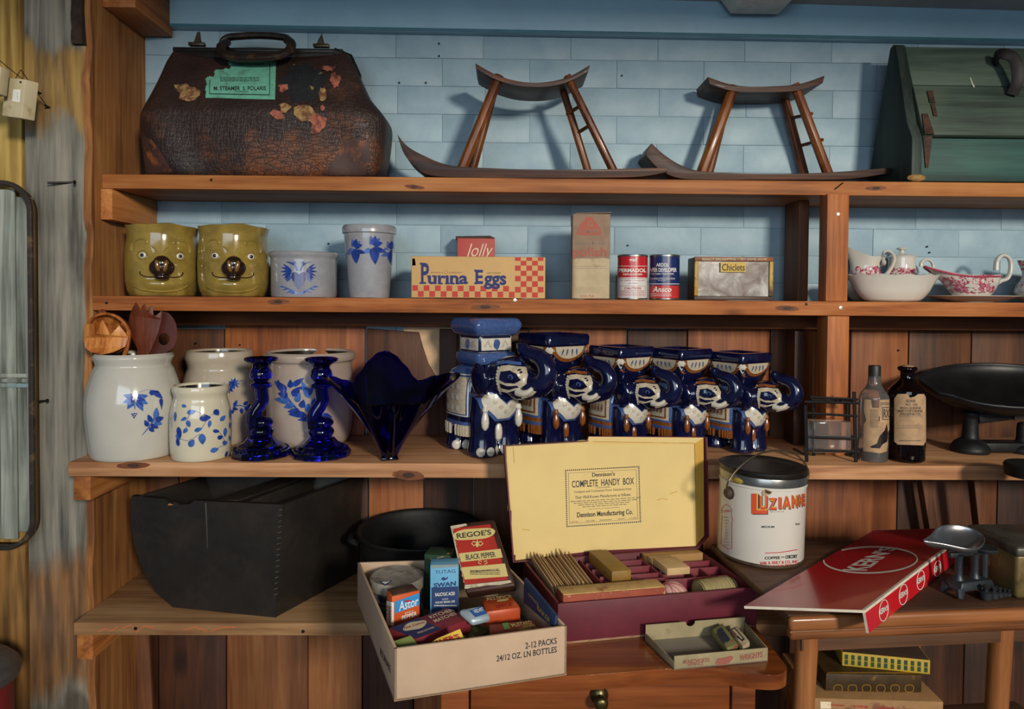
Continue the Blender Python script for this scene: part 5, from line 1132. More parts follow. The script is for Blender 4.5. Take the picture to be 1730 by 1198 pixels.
bx('beam', (x0+.08, -.012, .082), (.15, .014, .022), IR, sc_, R=Ry(-.12), bevel=.005)
bx('brass_plate', (x0+.105, -.024, .084), (.06, .003, .017), surf('dull nickel', '#6c675e', .35, .2, 50, 0, .9), sc_, R=Ry(-.14), bevel=.001)
# ================================================================== bottom shelf
BINM = surf('black lacquered old wood', '#1b1713', .55, .3, 14, .35, col2='#2b231c', thr=(.5, .7)); RAW = surf('raw broken wood', '#9a6a35', .8, .25, 60, .3); STI = surf('stitching wire', '#4b443c', .6, .2, 60)
zz4 = z4+EPS
fr_ = at(465, 1047, 1.350); fl_ = at(225, 905, 1.412); dx = (fr_-fl_); dx.z = 0; nB = V((dx.y, -dx.x, 0)).normalized()
loc = V((fr_.x, fr_.y, zz4)); bn = T('grain_bin', 'black wooden grain bin with stitched corner and two compartments', 'bin', loc)
def onp(u, v, off=0):
    r = ray(u, v); p0 = V((fr_.x, fr_.y, 0)); t = (p0-EYE).dot(nB)/r.dot(nB); p = EYE+r*t; return p-nB*off-loc
ol = [(478, 853), (470, 960), (466, 1052), (380, 1052), (292, 1030), (262, 1000), (240, 962), (226, 920), (221, 880), (222, 838), (279, 843), (285, 850), (296, 848), (304, 853), (320, 852), (329, 846)]
A_ = [onp(*p) for p in ol]; A_ = [V((p.x, p.y, max(0, p.z))) for p in A_]
back = -nB*.012; Bk = [p+back for p in A_]; n = len(ol)
mb = MB(); mb.v = A_+Bk; tri = tessellate_polygon([[V((u, v, 0)) for u, v in ol]])
mb.f = [tuple(f) for f in tri]+[tuple(i+n for i in reversed(f)) for f in tri]+[(i, (i+1) % n, n+(i+1) % n, n+i) for i in range(n)]; mb.mi = [0]*len(mb.f); mb.build('front_panel', BINM, bn)
br_t = at(612, 800, 1.572)-loc; br_t.z = A_[0].z-.0; br_b = V((br_t.x-.01, br_t.y, 0))
frt, frb = A_[0], A_[2]
def panel(name, a, b, c, d_, th, mat, par):
    nn = (b-a).cross(d_-a).normalized()*th; MB().hexa([a, b, b+nn, a+nn, d_, c, c+nn, d_+nn]).build(name, mat, par, bevel=.0015)
panel('side_panel', frb+V((0, .001, 0)), br_b, br_t, frt+V((0, .001, 0)), -.012, BINM, bn)
flt = A_[9]; blt = V((flt.x+.075, br_t.y, flt.z)); flb = A_[6]
panel('side_panel', V((flb.x+.012, flb.y, flb.z)), V((flb.x+.09, br_t.y, flb.z)), blt, V((flt.x+.012, flt.y, flt.z)), .010, BINM, bn)
panel('back_panel', V((flb.x+.09, br_t.y, 0)), V((br_t.x-.01, br_t.y, 0)), br_t, blt, -.010, BINM, bn)
panel('bottom_panel', V((A_[4].x, A_[4].y+.01, .002)), V((frb.x-.004, frb.y+.012, .002)), V((br_b.x-.012, br_b.y, .002)), V((flb.x+.10, br_t.y, .002)), .006, BINM, bn)
pm_ = onp(392, 850, .012); panel('divider', V((pm_.x, pm_.y, .01)), V((pm_.x+.10, br_t.y-.012, .01)), V((pm_.x+.10, br_t.y-.012, flt.z+.004)), V((pm_.x, pm_.y, flt.z-.006)), .012, BINM, bn)
panel('top_slat', V((pm_.x-.05, pm_.y+.01, flt.z-.006)), V((pm_.x, pm_.y+.01, flt.z-.007)), V((pm_.x+.10, br_t.y-.012, flt.z+.002)), V((pm_.x+.05, br_t.y-.012, flt.z+.002)), .006, BINM, bn)
mb2 = MB(); mb2.v = A_; mb2.f = [tuple(f) for f in tri]
d = D(pix(mb2, bn), 0, .001); d.poly(RAW, [(281, 843), (286, 850), (297, 847), (305, 852), (306, 856), (294, 853), (284, 854)]); d.poly(RAW, [(318, 852), (329, 846), (330, 850), (322, 856)]); d.flush(bn, ['broken_edge'])
for i in range(16):
    p = onp(475-i*.55, 862+i*9.5); MB().tube([p+V((-.004, -.0016, 0)), p+V((.003, -.001, .002))], .0008, 5).build('stitch', STI, bn)
d = D(pix(mb2, bn), 0, .001); d.strip(surf('pale scratch', '#4a4540', .7), [(348, 850), (350, 890), (351, 926)], [2.5, 1.6, .8]); d.flush(bn, 'scratch')
# black cooking pot
loc = base(712, 1.464, z4); pt = T('iron_pot', 'wide black cast iron pot in the shadow behind the carton', 'pot', loc); hP = 1.35-(895-505)*1.464/F-z4
PI_ = surf('cast iron', '#151414', .6, .25, 30, .25, .4)
pr_ = smooth_prof([(.09, 0), (.105, .006), (.118, .04), (.126, hP*.7), (.130, hP*.93), (.134, hP*.95), (.135, hP), (.131, hP), (.124, hP*.9), (.115, .04), (.09, .010), (.001, .008)], 3); MB().lathe(pr_, 56).build('pot_body', PI_, pt, angle=50)
for s in (-1, 1): MB().tube(catmull([(s*.128, -.02, hP*.80), (s*.147, -.014, hP*.84), (s*.147, .014, hP*.84), (s*.128, .02, hP*.80)], 5), .007, 8).build('lug_handle', PI_, pt)
# ================================================================== small chest of drawers in front
zc = 1.35-.535
CHW = wood('orange varnished wood', '#5a2a10', '#7a401c', '#92542a', 'X', .22, .8, .06, coat=.5, knot=False, vr=.1)
CHF = wood('orange varnished front', '#592b10', '#7a401b', '#925428', 'X', .3, .8, .06, coat=.35, knot=False, vr=.1)
loc = V((.155, 1.13, 0)); ch = T('washstand', 'orange varnished washstand with a serpentine top edge and one drawer', 'washstand', loc)
fp = catmull([(-.112, 1.0, 0), (-.106, .980, 0), (-.08, .968, 0), (-.02, .960, 0), (.05, .955, 0), (.12, .958, 0), (.19, .968, 0), (.25, .976, 0), (.31, .975, 0), (.36, .962, 0), (.395, .960, 0), (.415, .975, 0), (.418, 1.0, 0)], 5)
pl_ = [(p.x, p.y) for p in fp]+[(.415, 1.15), (.412, 1.295), (-.110, 1.295), (-.112, 1.15)]
mb = MB(); mb.prism(pl_, lambda x, y, d: V((x, y, d))-loc, zc-.022, zc); mb.build('top', CHW, ch, bevel=.007, seg=3)
def wb_(name, x0, x1, y0, y1, z0, z1_, mat, par=ch, bv=.002): return MB().box(V(((x0+x1)/2, (y0+y1)/2, (z0+z1_)/2))-loc, (x1-x0, y1-y0, z1_-z0)).build(name, mat, par, bevel=bv)
x_ = lambda u: at(u, 1180, .992).x
for xa, xb in ((x_(745), x_(792)), (x_(1236), x_(1276))):
    wb_('stile', xa, xb, .990, 1.03, .0, zc-.0225, CHF); wb_('stile', xa, xb, 1.24, 1.28, .0, zc-.0225, CHF)
wb_('side_panel', x_(745)+.004, x_(745)+.016, 1.03, 1.24, .25, zc-.0225, CHF); wb_('side_panel', x_(1276)-.016, x_(1276)-.004, 1.03, 1.24, .25, zc-.0225, CHF); wb_('back_panel', x_(792), x_(1236), 1.262, 1.272, .25, zc-.0225, CHF)
dr = wb_('drawer', x_(795), x_(1234), .994, 1.012, zc-.19, zc-.026, CHF); wb_('rail', x_(792), x_(1236), .996, 1.02, zc-.23, zc-.194, CHF)
kp = at(1015, 1186, .975)-loc; KNB = surf('aged brass', '#5d5335', .35, .25, 50, 0, .9)
MB().lathe([(.001, -.030), (.006, -.0295), (.0095, -.027), (.0105, -.023), (.009, -.019), (.0055, -.016), (.005, -.009), (.0125, -.006), (.0135, -.003), (.0135, 0), (.001, 0)], 24, (kp.x, .994-loc.y, kp.z), R=Rx(-pi/2)).build('knob', KNB, dr, angle=50)
# ---- helper: a box given by the four top corners seen in the photo
def quadbox(name, label, cat, q, zs, th, mats, grp=None, bevel=.001, part='box_body', down=None):
    P = [atz(u, v, z) for (u, v), z in zip(q, zs)]; c = sum(P, V())/4; dn = V(down) if down else V((0, 0, -1)); c0 = c+dn*th
    t = T(name, label, cat, c0, 0, grp); top = [p-c0 for p in P]; bot = [p+dn*th-c0 for p in P]
    mb = MB().hexa(bot+top); mb.build(part, mats, t, bevel=bevel); return t, mb
def bil(q):     # q: TL, TR, BR, BL in pixels -> maps unit text space
    TL, TR, BR, BL = [V((a, b, 0)) for a, b in q]
    return lambda x, y: tuple(((TL*(1-x)+TR*x)*y+(BL*(1-x)+BR*x)*(1-y))[:2])
def cp(*pts): return [(580+x/3.545, 860+y/3.545) for x, y in pts]
def T4(d, mat, s, q, bold=.01, shear=0, lv=0): d.text(mat, s, 0, 0, 1, 1, bold, shear, lv, 1.0, bil(q))
# ---- corrugated carton
KR = surf('kraft carton', '#b79c82', .85, .05, 18, .05); KRI = surf('kraft carton inside', '#9c8265', .85, .06, 18, .05); CRG = surf('corrugated edge', '#7d664c', .9, .3, 200)
ztc = None; FL = atz(666, 1186, zc); FR = atz(957, 1141, zc); hC = at(660, 1097, FL.y).z-zc
BLt = atz(604, 950, zc+hC); BL = V((BLt.x, BLt.y, zc)); BR = FR+(BL-FL)*.86
loc = V(((FL.x+BR.x)/2, (FL.y+BR.y)/2, zc+.0003)); ct = T('beer_carton', 'open kraft cardboard carton tray full of old tins and boxes', 'carton', loc)
ux = (FR-FL).normalized(); uy = (BL-FL).normalized(); up = V((0, 0, 1))
def wallp(name, a, b, h, th, inward, mat=KR): a = a-loc; b = b-loc; a.z = b.z = 0; i_ = inward*th; MB().hexa([a, b, b+i_, a+i_, a+up*h, b+up*h, b+i_+up*h, a+i_+up*h]).build(name, [mat], ct, bevel=.0006)
a_ = FL-loc; b_ = FR-loc; c_ = BR-loc; d_ = BL-loc
MB().hexa([V((p.x, p.y, 0)) for p in (a_, b_, c_, d_)]+[V((p.x, p.y, .003)) for p in (a_, b_, c_, d_)]).build('carton_floor', KRI, ct)
wallp('front_wall', FL, FR, hC, .004, uy); wallp('left_wall', FL, BL, hC, .004, ux); wallp('right_wall', FR, BR, hC, .004, -ux); wallp('back_wall', BL, BR, hC, .004, -uy)
fm = MB(); fm.v = [a_, b_, b_+up*hC, a_+up*hC]; fm.f = [(0, 1, 2, 3)]; fm.mi = [0]
d = D(pix(fm, ct), 0, .0005); T4(d, INK, '2-12 PACKS', cp((1090, 800), (1278, 770), (1278, 806), (1090, 838)), .012); T4(d, INK, '24/12 OZ. LN BOTTLES', cp((918, 878), (1278, 822), (1278, 858), (918, 914)), .012); d.flush(ct, 'lettering')
fm2 = MB(); fm2.v = [a_, d_, d_+up*hC, a_+up*hC]; fm2.f = [(0, 1, 2, 3)]; d = D(pix(fm2, ct), 0, .0005); T4(d, INK, 'RETURNABLE', cp((222, 830), (285, 940), (285, 985), (222, 870)), .01); d.flush(ct, 'lettering')
zf = zc+.0045
# ---- things in the carton
TNT = surf('worn grey tin', '#9a958c', .45, .3, 30, .15, .25, col2='#6a635a', thr=(.5, .66)); TNB = surf('navy printed tin', '#6f7076', .4, .2, 40, 0, .3, col2='#20243a', thr=(.47, .53))
Y = 1.128; loc = V((at(671, 985, Y).x, Y, zf)); t = T('round_tin', 'round grey tin with worn navy print at the back of the carton', 'tin', loc); hT = at(664, 972, Y).z-zf; r = m(46, Y)
MB().lathe([(r*.95, 0), (r*.96, .001), (r*.96, hT-.012)], 44).build('tin_body', TNB, t); mb = MB().lathe([(r*.965, hT-.016), (r, hT-.016), (r, hT-.002), (r-.003, hT), (r-.006, hT-.001), (.001, hT)], 44); mb.build('lid', TNT, t)
d = D(pix(mb, t, 580, 860, 3.545), 10, .0006); d.poly(NAVY, [(215, 435), (295, 432), (250, 462)]); d.poly(WI, [(228, 440), (282, 438), (250, 455)], 1); d.flush(t, 'printed_badge')
def vbox(name, label, cat, u0, u1, v0, vb, Y, dep, z0, mat, rz=0, bevel=.001, grp=None, tilt=0):
    p0 = at(u0, v0, Y); p1 = at(u1, v0, Y); loc = V(((p0.x+p1.x)/2, Y, z0)); w_ = p1.x-p0.x; h_ = at((u0+u1)/2, v0, Y).z-z0
    t = T(name, label, cat, loc, rz, grp, tilt); mb = MB().box((0, dep/2, h_/2), (w_, dep, h_)); mb.build('box_body', mat, t, bevel=bevel); return t, mb, w_, h_
GRB = surf('dark green box', '#1c3a26', .6, .15, 30, 0, col2='#33502f', thr=(.58, .7)); GLD = ink('gold line', '#a08549', .5)
t, mb, w_, h_ = vbox('green_box', 'dark green box with a gold line behind the light blue carton', 'box', 716, 762, 938, 1000, 1.150, .038, zf, GRB, -.18)
d = D(pix(mb, t, 580, 860, 3.545), 0, .0006); d.strip(GLD, [(552, 310), (566, 292), (600, 285), (630, 268), (655, 268)], 6); d.strip(GLD, [(455, 262), (480, 280), (520, 295), (540, 310)], 5); d.frame(GLD, 470, 205, 640, 212, 3); d.flush(t, 'gold_trim')
SWB = surf('light blue carton', '#5f9fc4', .6, .06, 30); SWD = ink('dark blue band', '#1c3766', .6); 
t, mb, w_, h_ = vbox('acid_carton', 'small light and dark blue carton with white lettering standing in the carton', 'box', 727, 775, 955, 1060, 1.085, .03, zf, SWB, .06)
d = D(pix(mb, t, 580, 860, 3.545), 8, .0005); d.poly(SWD, [(528, 470), (688, 462), (692, 640), (528, 640)]); d.poly(ink('top grey', '#7d8f8f', .7), [(516, 338), (690, 330), (690, 345), (518, 356)]); d.flush(t, 'colour_band')
d = D(pix(mb, t, 580, 860, 3.545), 0, .0010); T4(d, SWD, 'SWAN', cp((542, 444), (675, 430), (675, 458), (542, 470)) and [(542, 444), (675, 430), (675, 458), (542, 470)], .03); d.poly(SWD, [(585, 418), (600, 405), (612, 415), (628, 402), (622, 420), (600, 428)])
T4(d, WI, 'SALICYLIC ACID', [(550, 502), (668, 494), (668, 514), (550, 522)], .02); T4(d, WI, 'U.S.P.', [(592, 535), (630, 533), (630, 541), (592, 543)]); T4(d, WI, 'FOR EXTERNAL USE', [(552, 554), (668, 545), (668, 557), (552, 566)], .01); d.lines(WI, 545, 584, 680, 570, 1, .4, seed=4); T4(d, SWD, 'TUTAG', [(550, 368), (672, 360), (672, 380), (550, 388)], -.01); d.flush(t, 'lettering')
# leaning pepper tin
REDT = surf('red pepper tin', '#a52a1e', .45, .1, 30, 0, .1); BRN = surf('brown tin side', '#3a2016', .5, .2, 40, 0, .2); CRT = ink('cream tin print', '#c3b070', .55); WTN = surf('flaked white paint', '#b9ac94', .8, .15, 60, .2, col2='#8d7a62', thr=(.55, .68))
q = [(787, 1003), (872, 990), (834, 877), (760, 886)]; Ys = [1.080, 1.080, 1.155, 1.155]
P = [at(u, v, y_) for (u, v), y_ in zip(q, Ys)]; nrm = (P[1]-P[0]).cross(P[3]-P[0]).normalized(); 
if nrm.y > 0: nrm = -nrm
loc = (P[0]+P[1])/2-nrm*.030; t = T('pepper_tin', 'tall red and cream pepper tin leaning back in the carton', 'tin', loc); mb = MB().hexa([p-nrm*.030-loc for p in P]+[p-loc for p in P]); mb.build('tin_body', BRN, t, bevel=.004, seg=3)
d = D(pix(mb, t, 580, 860, 3.545), 9, .0008)
d.poly(REDT, [(652, 118), (880, 92), (985, 425), (728, 455)]); d.poly(WTN, [(642, 104), (735, 88), (742, 100), (662, 120), (728, 456), (1000, 428), (1008, 440), (940, 456), (860, 458), (790, 470), (730, 480), (722, 460)]); d.flush(t, ['label', 'flaked_paint'])
d = D(pix(mb, t, 580, 860, 3.545), 9, .0013)
el = lambda cx, cy, rx, ry, sl: [(cx+rx*abs(cos(k))**.6*(1 if cos(k) > 0 else -1), cy+ry*sin(k)+sl*rx*cos(k)) for k in [2*pi*i/28 for i in range(28)]]
d.poly(CRT, el(782, 152, 128, 33, -.12)); d.poly(CRT, [(692, 268), (942, 240), (955, 292), (706, 320)]); d.poly(CRT, [(706, 352), (968, 328), (988, 405), (728, 424)]); d.flush(t, 'label_panel')
d = D(pix(mb, t, 580, 860, 3.545), 0, .0018); T4(d, INK, "REGOE'S", [(678, 148), (884, 124), (888, 156), (682, 180)], .02); T4(d, INK, 'BLACK PEPPER', [(732, 276), (908, 258), (914, 290), (736, 308)], .015); d.lines(INK, 760, 398, 940, 366, 3, .4, seed=12); T4(d, INK, 'REGO MANUFACTURING CO. INC.', [(762, 374), (934, 358), (936, 368), (764, 384)])
for sx_ in (-1, 1):
    d.strip(CRT, [(803+sx_*6, 205), (803+sx_*22, 195), (803+sx_*34, 210), (803+sx_*20, 222), (803+sx_*8, 214)], 6); d.strip(CRT, [(836+sx_*6, 318), (836+sx_*22, 310), (836+sx_*26, 326), (836+sx_*10, 332)], 5)
d.leaf(CRT, 803, 232, 48, 18, -1.57); d.flush(t, 'lettering')
# dark red flat box and the small orange-and-blue pepper can standing on it
DRB = surf('dark red box', '#4d1418', .6, .1, 30)
quadbox('flat_box', 'dark red flat box beneath the blue and orange pepper can', 'box', cp((215, 735), (330, 745), (470, 650), (400, 630)), [zf+.020]*4, .0195, DRB)
AO = surf('orange can print', '#c4521d', .5, .05, 30); AB = ink('sky blue print', '#2f86c4', .5); zA = zf+.021
t, mb, w_, h_ = vbox('pepper_can', 'small blue and orange square pepper can in front of the round tin', 'can', 661, 711, 1003, 1056, 1.045, .024, zA, AO, .52)
bx('can_top', (0, .015, h_+.0004), (w_-.004, .026, .0012), surf('rusty can top', '#5a4435', .6, .3, 60, .1, .4), t, bevel=.0004)
d = D(pix(mb, t, 580, 860, 3.545), 5, .0005)
d.poly(AB, [(306, 556), (460, 500), (460, 572), (308, 626)]); d.poly(WI, [(240, 545), (302, 560), (302, 700), (240, 690)]); d.flush(t, 'colour_band')
d = D(pix(mb, t, 580, 860, 3.545), 0, .0011); T4(d, WI, 'Astor', [(330, 555), (448, 520), (448, 575), (332, 612)], .01, .1); T4(d, WI, 'PEPPER', [(348, 640), (438, 610), (440, 638), (350, 668)], .02); T4(d, WI, 'WHITE', [(365, 620), (418, 604), (418, 612), (366, 630)]); d.rect(RI, 365, 545, 405, 555)
for i, s_ in enumerate(('WHITE', 'PEPPER')): T4(d, RI, s_, [(258+i*18, 680), (258+i*18, 575), (272+i*18, 580), (272+i*18, 684)], .01)
d.flush(t, 'lettering')
# match box
MBX = surf('maroon match box', '#7a2430', .6, .06, 30); MNV = ink('match navy', '#262a5c', .6); 
t, mb = quadbox('match_box', 'large maroon and navy box of kitchen matches lying flat', 'box', cp((435, 780), (765, 655), (620, 590), (275, 715)), [zf+.053, zf+.048, zf+.048, zf+.053], .022, MBX)
d = D(pix(mb, t, 580, 860, 3.545), 0, .0005); d.poly(MNV, [(435, 778), (588, 720), (445, 655), (278, 716)]); d.flush(t, 'navy_panel'); d = D(pix(mb, t, 580, 860, 3.545), 0, .0009)
T4(d, CRM, 'KITCHEN', [(508, 645), (650, 598), (668, 612), (526, 660)], .012); T4(d, CRM, 'MATCHES', [(535, 668), (665, 620), (682, 634), (552, 684)], .012); d.poly(CRM, el(428, 702, 70, 24, -.3)); d.flush(t, 'lettering'); d = D(pix(mb, t, 580, 860, 3.545), 0, .0013); T4(d, RI, 'Fine Colony', [(362, 712), (488, 672), (492, 690), (368, 730)], .01); T4(d, CRM, 'STRIKE ANYWHERE', [(440, 745), (540, 708), (548, 716), (450, 754)]); d.flush(t, 'lettering')
# green tin, yellow packet, other small tins
OLV = surf('olive green tin', '#76854a', .45, .1, 30); t, mb = quadbox('green_tin', 'small olive green tin with a dark oval in the near left corner of the carton', 'tin', cp((318, 850), (462, 825), (405, 755), (300, 790)), [zf+.048, zf+.048, zf+.060, zf+.055], .02, OLV)
d = D(pix(mb, t, 580, 860, 3.545), 0, .0006); d.poly(INK, el(356, 812, 56, 18, -.2)); d.frame(WI, 290, 796, 300, 838, 2); d.flush(t, 'dark_oval')
YSA = surf('yellow packet', '#cfb24a', .6, .05, 30); t, mb = quadbox('spice_packet', 'yellow packet with red lettering against the front wall of the carton', 'packet', cp((480, 830), (735, 800), (700, 716), (560, 775)), [zf+.052, zf+.052, zf+.072, zf+.066], .006, YSA, down=(0, .5, -.85))
d = D(pix(mb, t, 580, 860, 3.545), 0, .0006); T4(d, RI, "SAUER'S", [(520, 795), (690, 745), (700, 775), (530, 828)], .02); d.flush(t, 'lettering')
t, mb = quadbox('spice_box', 'green and red spice box between the match box and the taped box', 'box', cp((762, 790), (880, 722), (800, 690), (735, 745)), [zf+.024]*4, .020, surf('dark green printed box', '#4c5a2f', .6, .2, 40, 0, col2='#8a8440', thr=(.5, .6)))
d = D(pix(mb, t, 580, 860, 3.545), 0, .0006); d.poly(RI, [(700, 725), (800, 690), (835, 700), (740, 745)]); d.poly(WI, [(740, 752), (850, 708), (866, 714), (755, 762)]); d.poly(WI, [(622, 728), (650, 712), (640, 740)]); d.flush(t, 'printed_band')
t, mb = quadbox('blue_tin', 'flat white and blue tin lying in front of the pepper tin', 'tin', cp((770, 668), (885, 640), (830, 575), (690, 600)), [zf+.054, zf+.054, zf+.064, zf+.064], .010, surf('white blue tin', '#9fb0bc', .4, .15, 40, 0, .3), bevel=.004)
d = D(pix(mb, t, 580, 860, 3.545), 0, .0006); d.poly(ink('tin blue', '#2b5590', .5), [(752, 610), (828, 585), (862, 628), (790, 650)]); d.lines(SWD, 710, 615, 760, 600, 2, .3); d.flush(t, 'printed_panel'); d = D(pix(mb, t, 580, 860, 3.545), 0, .001); T4(d, WI, 'VELVET', [(775, 608), (835, 592), (845, 610), (785, 628)], .01); d.flush(t, 'lettering')
ORT = surf('orange tin', '#b4471e', .45, .15, 30, 0, .1, col2='#6d7a36', thr=(.6, .68)); t, mb = quadbox('orange_tin', 'orange tin with rounded corners and olive lettering below the pepper tin', 'tin', cp((848, 615), (1068, 585), (1010, 512), (825, 532)), [zf+.052]*4, .028, [ORT], bevel=.006)
d = D(pix(mb, t, 580, 860, 3.545), 0, .0006); T4(d, CRT, 'ALLSPICE', [(850, 535), (1000, 515), (1010, 530), (860, 552)], .01); d.poly(CRT, el(955, 548, 36, 7, -.2)); T4(d, RI, 'SPICE', [(910, 580), (1010, 562), (1015, 580), (915, 598)], .01); d.flush(t, 'lettering')
t, mb = quadbox('dark_box', 'plain dark tin tray in the middle of the carton', 'tin', cp((890, 690), (1090, 660), (1065, 625), (885, 645)), [zf+.022]*4, .021, surf('dark tin', '#2d2824', .5, .2, 40, 0, .3))
t, mb = quadbox('taped_box', 'red printed box sealed with pale green tape near the carton front', 'box', cp((890, 765), (1165, 715), (1130, 665), (872, 692)), [zf+.048]*4, .030, surf('red printed box', '#8c3327', .6, .15, 40, 0, col2='#a98a4c', thr=(.55, .62)))
TAP = ink('green tape', '#5f8f52', .5); d = D(pix(mb, t, 580, 860, 3.545), 0, .0008); d.poly(TAP, [(950, 688), (985, 682), (1000, 722), (965, 728)]); d.poly(TAP, [(990, 680), (1025, 674), (1080, 745), (1040, 752)]); T4(d, CRT, 'MUSTARD', [(1000, 690), (1120, 670), (1132, 690), (1015, 712)], .01); d.flush(t, ['green_tape', 'lettering'])
# blue booklet standing along the right wall
NB = surf('navy booklet cover', '#1b2c4d', .65, .1, 40, 0, col2='#0f1a33', thr=(.55, .7)); P = [at(u, v, y_) for (u, v), y_ in zip(cp((1078, 560), (1258, 715), (1272, 640), (1082, 412)), (1.052, .972, .972, 1.052))]
c0 = (P[0]+P[1])/2; t = T('blue_booklet', 'navy booklet with gold lettering standing along the right wall of the carton', 'booklet', c0); th_ = V((.0045, .001, 0)); mb = MB().hexa([p-c0 for p in (P[0], P[1], P[1]+th_, P[0]+th_)]+[p-c0 for p in (P[3], P[2], P[2]+th_, P[3]+th_)]); mb.build('cover', NB, t, bevel=.0006)
d = D(pix(mb, t, 580, 860, 3.545), 0, .0006); T4(d, GLD, 'CRESSET', [(1110, 500), (1170, 565), (1168, 580), (1108, 515)]); T4(d, GLD, 'BAKER', [(1165, 570), (1240, 660), (1238, 690), (1163, 600)], .01); T4(d, GLD, 'RECIPES', [(1112, 610), (1140, 635), (1140, 645), (1112, 620)]); d.flush(t, 'lettering')
# ================================================================== maroon stationery box with its lid up
MAR = surf('maroon box cloth', '#5b1826', .55, .1, 40, .05); YLL = surf('yellow lid lining', '#d2b878', .7, .05, 8, 0, col2='#c4a45c', thr=(.62, .8)); PKI = surf('pale box inside', '#b08a6a', .8, .08, 30); MRE = surf('maroon box edge', '#6d2230', .5, .1, 60)
hB = .0635; zt = zc+hB
FRb = atz(1279, 993, zt); BRb = atz(1177.6, 927, zt); BLb = atz(860, 949, zt); FLb = FRb+(BLb-BRb); FLb = FLb+(FRb-FLb)*.07; BLb = BLb+(BRb-BLb)*.015
bu = (FRb-FLb); bv_ = (BRb-FRb); loc = V(((FLb.x+BRb.x)/2, (FLb.y+BRb.y)/2, zc+.0004)); hb = T('stationery_box', 'maroon compartment box with its yellow lined lid standing open', 'box', loc)
def hp_(s, t, z=0): return V((FLb.x, FLb.y, loc.z))+bu*s+bv_*t+V((0, 0, z))-loc      # s left-right, t front-back
def hwall(name, s0, t0, s1, t1, z0, z1_, th, mat, par=hb, bevel=.0006):
    a, b = hp_(s0, t0), hp_(s1, t1); n_ = V((-(b-a).y, (b-a).x, 0)).normalized()*th
    return MB().hexa([a+up*z0, b+up*z0, b+n_+up*z0, a+n_+up*z0, a+up*z1_, b+up*z1_, b+n_+up*z1_, a+n_+up*z1_]).build(name, mat, par, bevel=bevel)
MB().hexa([hp_(0, 0), hp_(1, 0), hp_(1, 1), hp_(0, 1), hp_(0, 0, .003), hp_(1, 0, .003), hp_(1, 1, .003), hp_(0, 1, .003)]).build('box_floor', PKI, hb)
for nm, a, b in (('front_wall', (0, 0), (1, 0)), ('right_wall', (1, 0), (1, 1)), ('back_wall', (1, 1), (0, 1)), ('left_wall', (0, 1), (0, 0))): hwall(nm, *a, *b, 0, hB, .0045, MAR)
for s0, t0, s1, t1 in ((.31, .33, .31, .97), (.645, .33, .645, .97), (.30, .35, .99, .35), (.32, .86, .64, .86), (.32, .70, .64, .70), (.32, .52, .64, .52), (.32, .40, .64, .40), (.48, .33, .48, .52), (.655, .72, .99, .72), (.655, .56, .99, .56), (.80, .33, .80, .56), (.88, .33, .88, .56)):
    hwall('divider', s0, t0, s1, t1, .003, hB-.004, .003, MRE)
# lid
TL = at(850, 752, BLb.y+.022); TR = at(1192, 738, min(BRb.y+.016, 1.306)); BLl = V((BLb.x, BLb.y+.001, zt)); BRl = at(1180, 925, BRb.y+.001)
ln = (BRl-BLl).cross(TL-BLl).normalized(); ln = -ln if ln.y < 0 else ln
Lq = [p-loc for p in (BLl, BRl, at(1194, 905, BRb.y+.003), TR, TL)]
def lidpoly(u, v):
    r = ray(u, v); t = (BLl-EYE).dot(ln)/r.dot(ln); return EYE+r*t-loc
lo = [(860, 948), (1176, 925), (1194, 905), (1191, 738), (994, 737), (992, 744), (850, 752)]
A_ = [lidpoly(*p) for p in lo]; A_[0] = Lq[0]; n = len(A_); tri = tessellate_polygon([[V((u, v, 0)) for u, v in lo]])
mb = MB(); mb.v = A_+[p+ln*.004 for p in A_]; mb.f = [tuple(f) for f in tri]+[tuple(i+n for i in reversed(f)) for f in tri]+[(i, (i+1) % n, n+(i+1) % n, n+i) for i in range(n)]; mb.mi = [0]*len(mb.f)
lid = mb.build('lid', MAR, hb, bevel=.0006)
for i in range(n):
    if i in (3, 4): continue
    a, b = A_[i], A_[(i+1) % n]; cc = sum(A_, V())/n; inn_ = ((cc-a)*.012, (cc-b)*.012)
    MB().hexa([a, b, b+inn_[1], a+inn_[0], a-ln*.010, b-ln*.010, b+inn_[1]-ln*.010, a+inn_[0]-ln*.010]).build('lid_rim', MAR, lid)
d = D(pix(mb, hb, 830, 720, 3.681), 25, .0007)
d.poly(YLL, [(92, 118), (600, 88), (606, 66), (1318, 72), (1322, 680), (1270, 745), (640, 775), (112, 838)]); d.flush(lid, 'lining')
d = D(pix(mb, hb, 830, 720, 3.681), 25, .0011); YL2 = surf('deep yellow strip', '#b98f30', .7, .06, 20); PLS = ink('pale torn strip', '#d0b06a', .8); MLN = ink('fold line', '#8a5a2a', .8)
d.poly(YL2, [(1265, 108), (1318, 74), (1322, 680), (1272, 742)]); d.poly(PLS, [(545, 100), (720, 100), (1258, 104), (1258, 112), (720, 112), (548, 108)]); d.strip(MLN, [(1262, 104), (1276, 742)], 3); d.strip(MLN, [(630, 96), (1262, 106)], 2.5); d.strip(MLN, [(135, 130), (142, 230)], 2); d.strip(MLN, [(128, 800), (124, 730)], 2)
for q_s in ([(1030, 460), (1060, 450), (1095, 455)], [(1110, 420), (1155, 405)], [(190, 640), (240, 648)]): d.strip(YL2, q_s, 4)
d.flush(lid, ['edge_strip', 'torn_strip', 'fold_line'])
d = D(pix(mb, hb, 830, 720, 3.681), 0, .0011); INB = ink('label blue black', '#262b33', .7); 
Lb_ = [(462, 275), (916, 252), (926, 594), (470, 624)]; W_ = bil(Lb_)
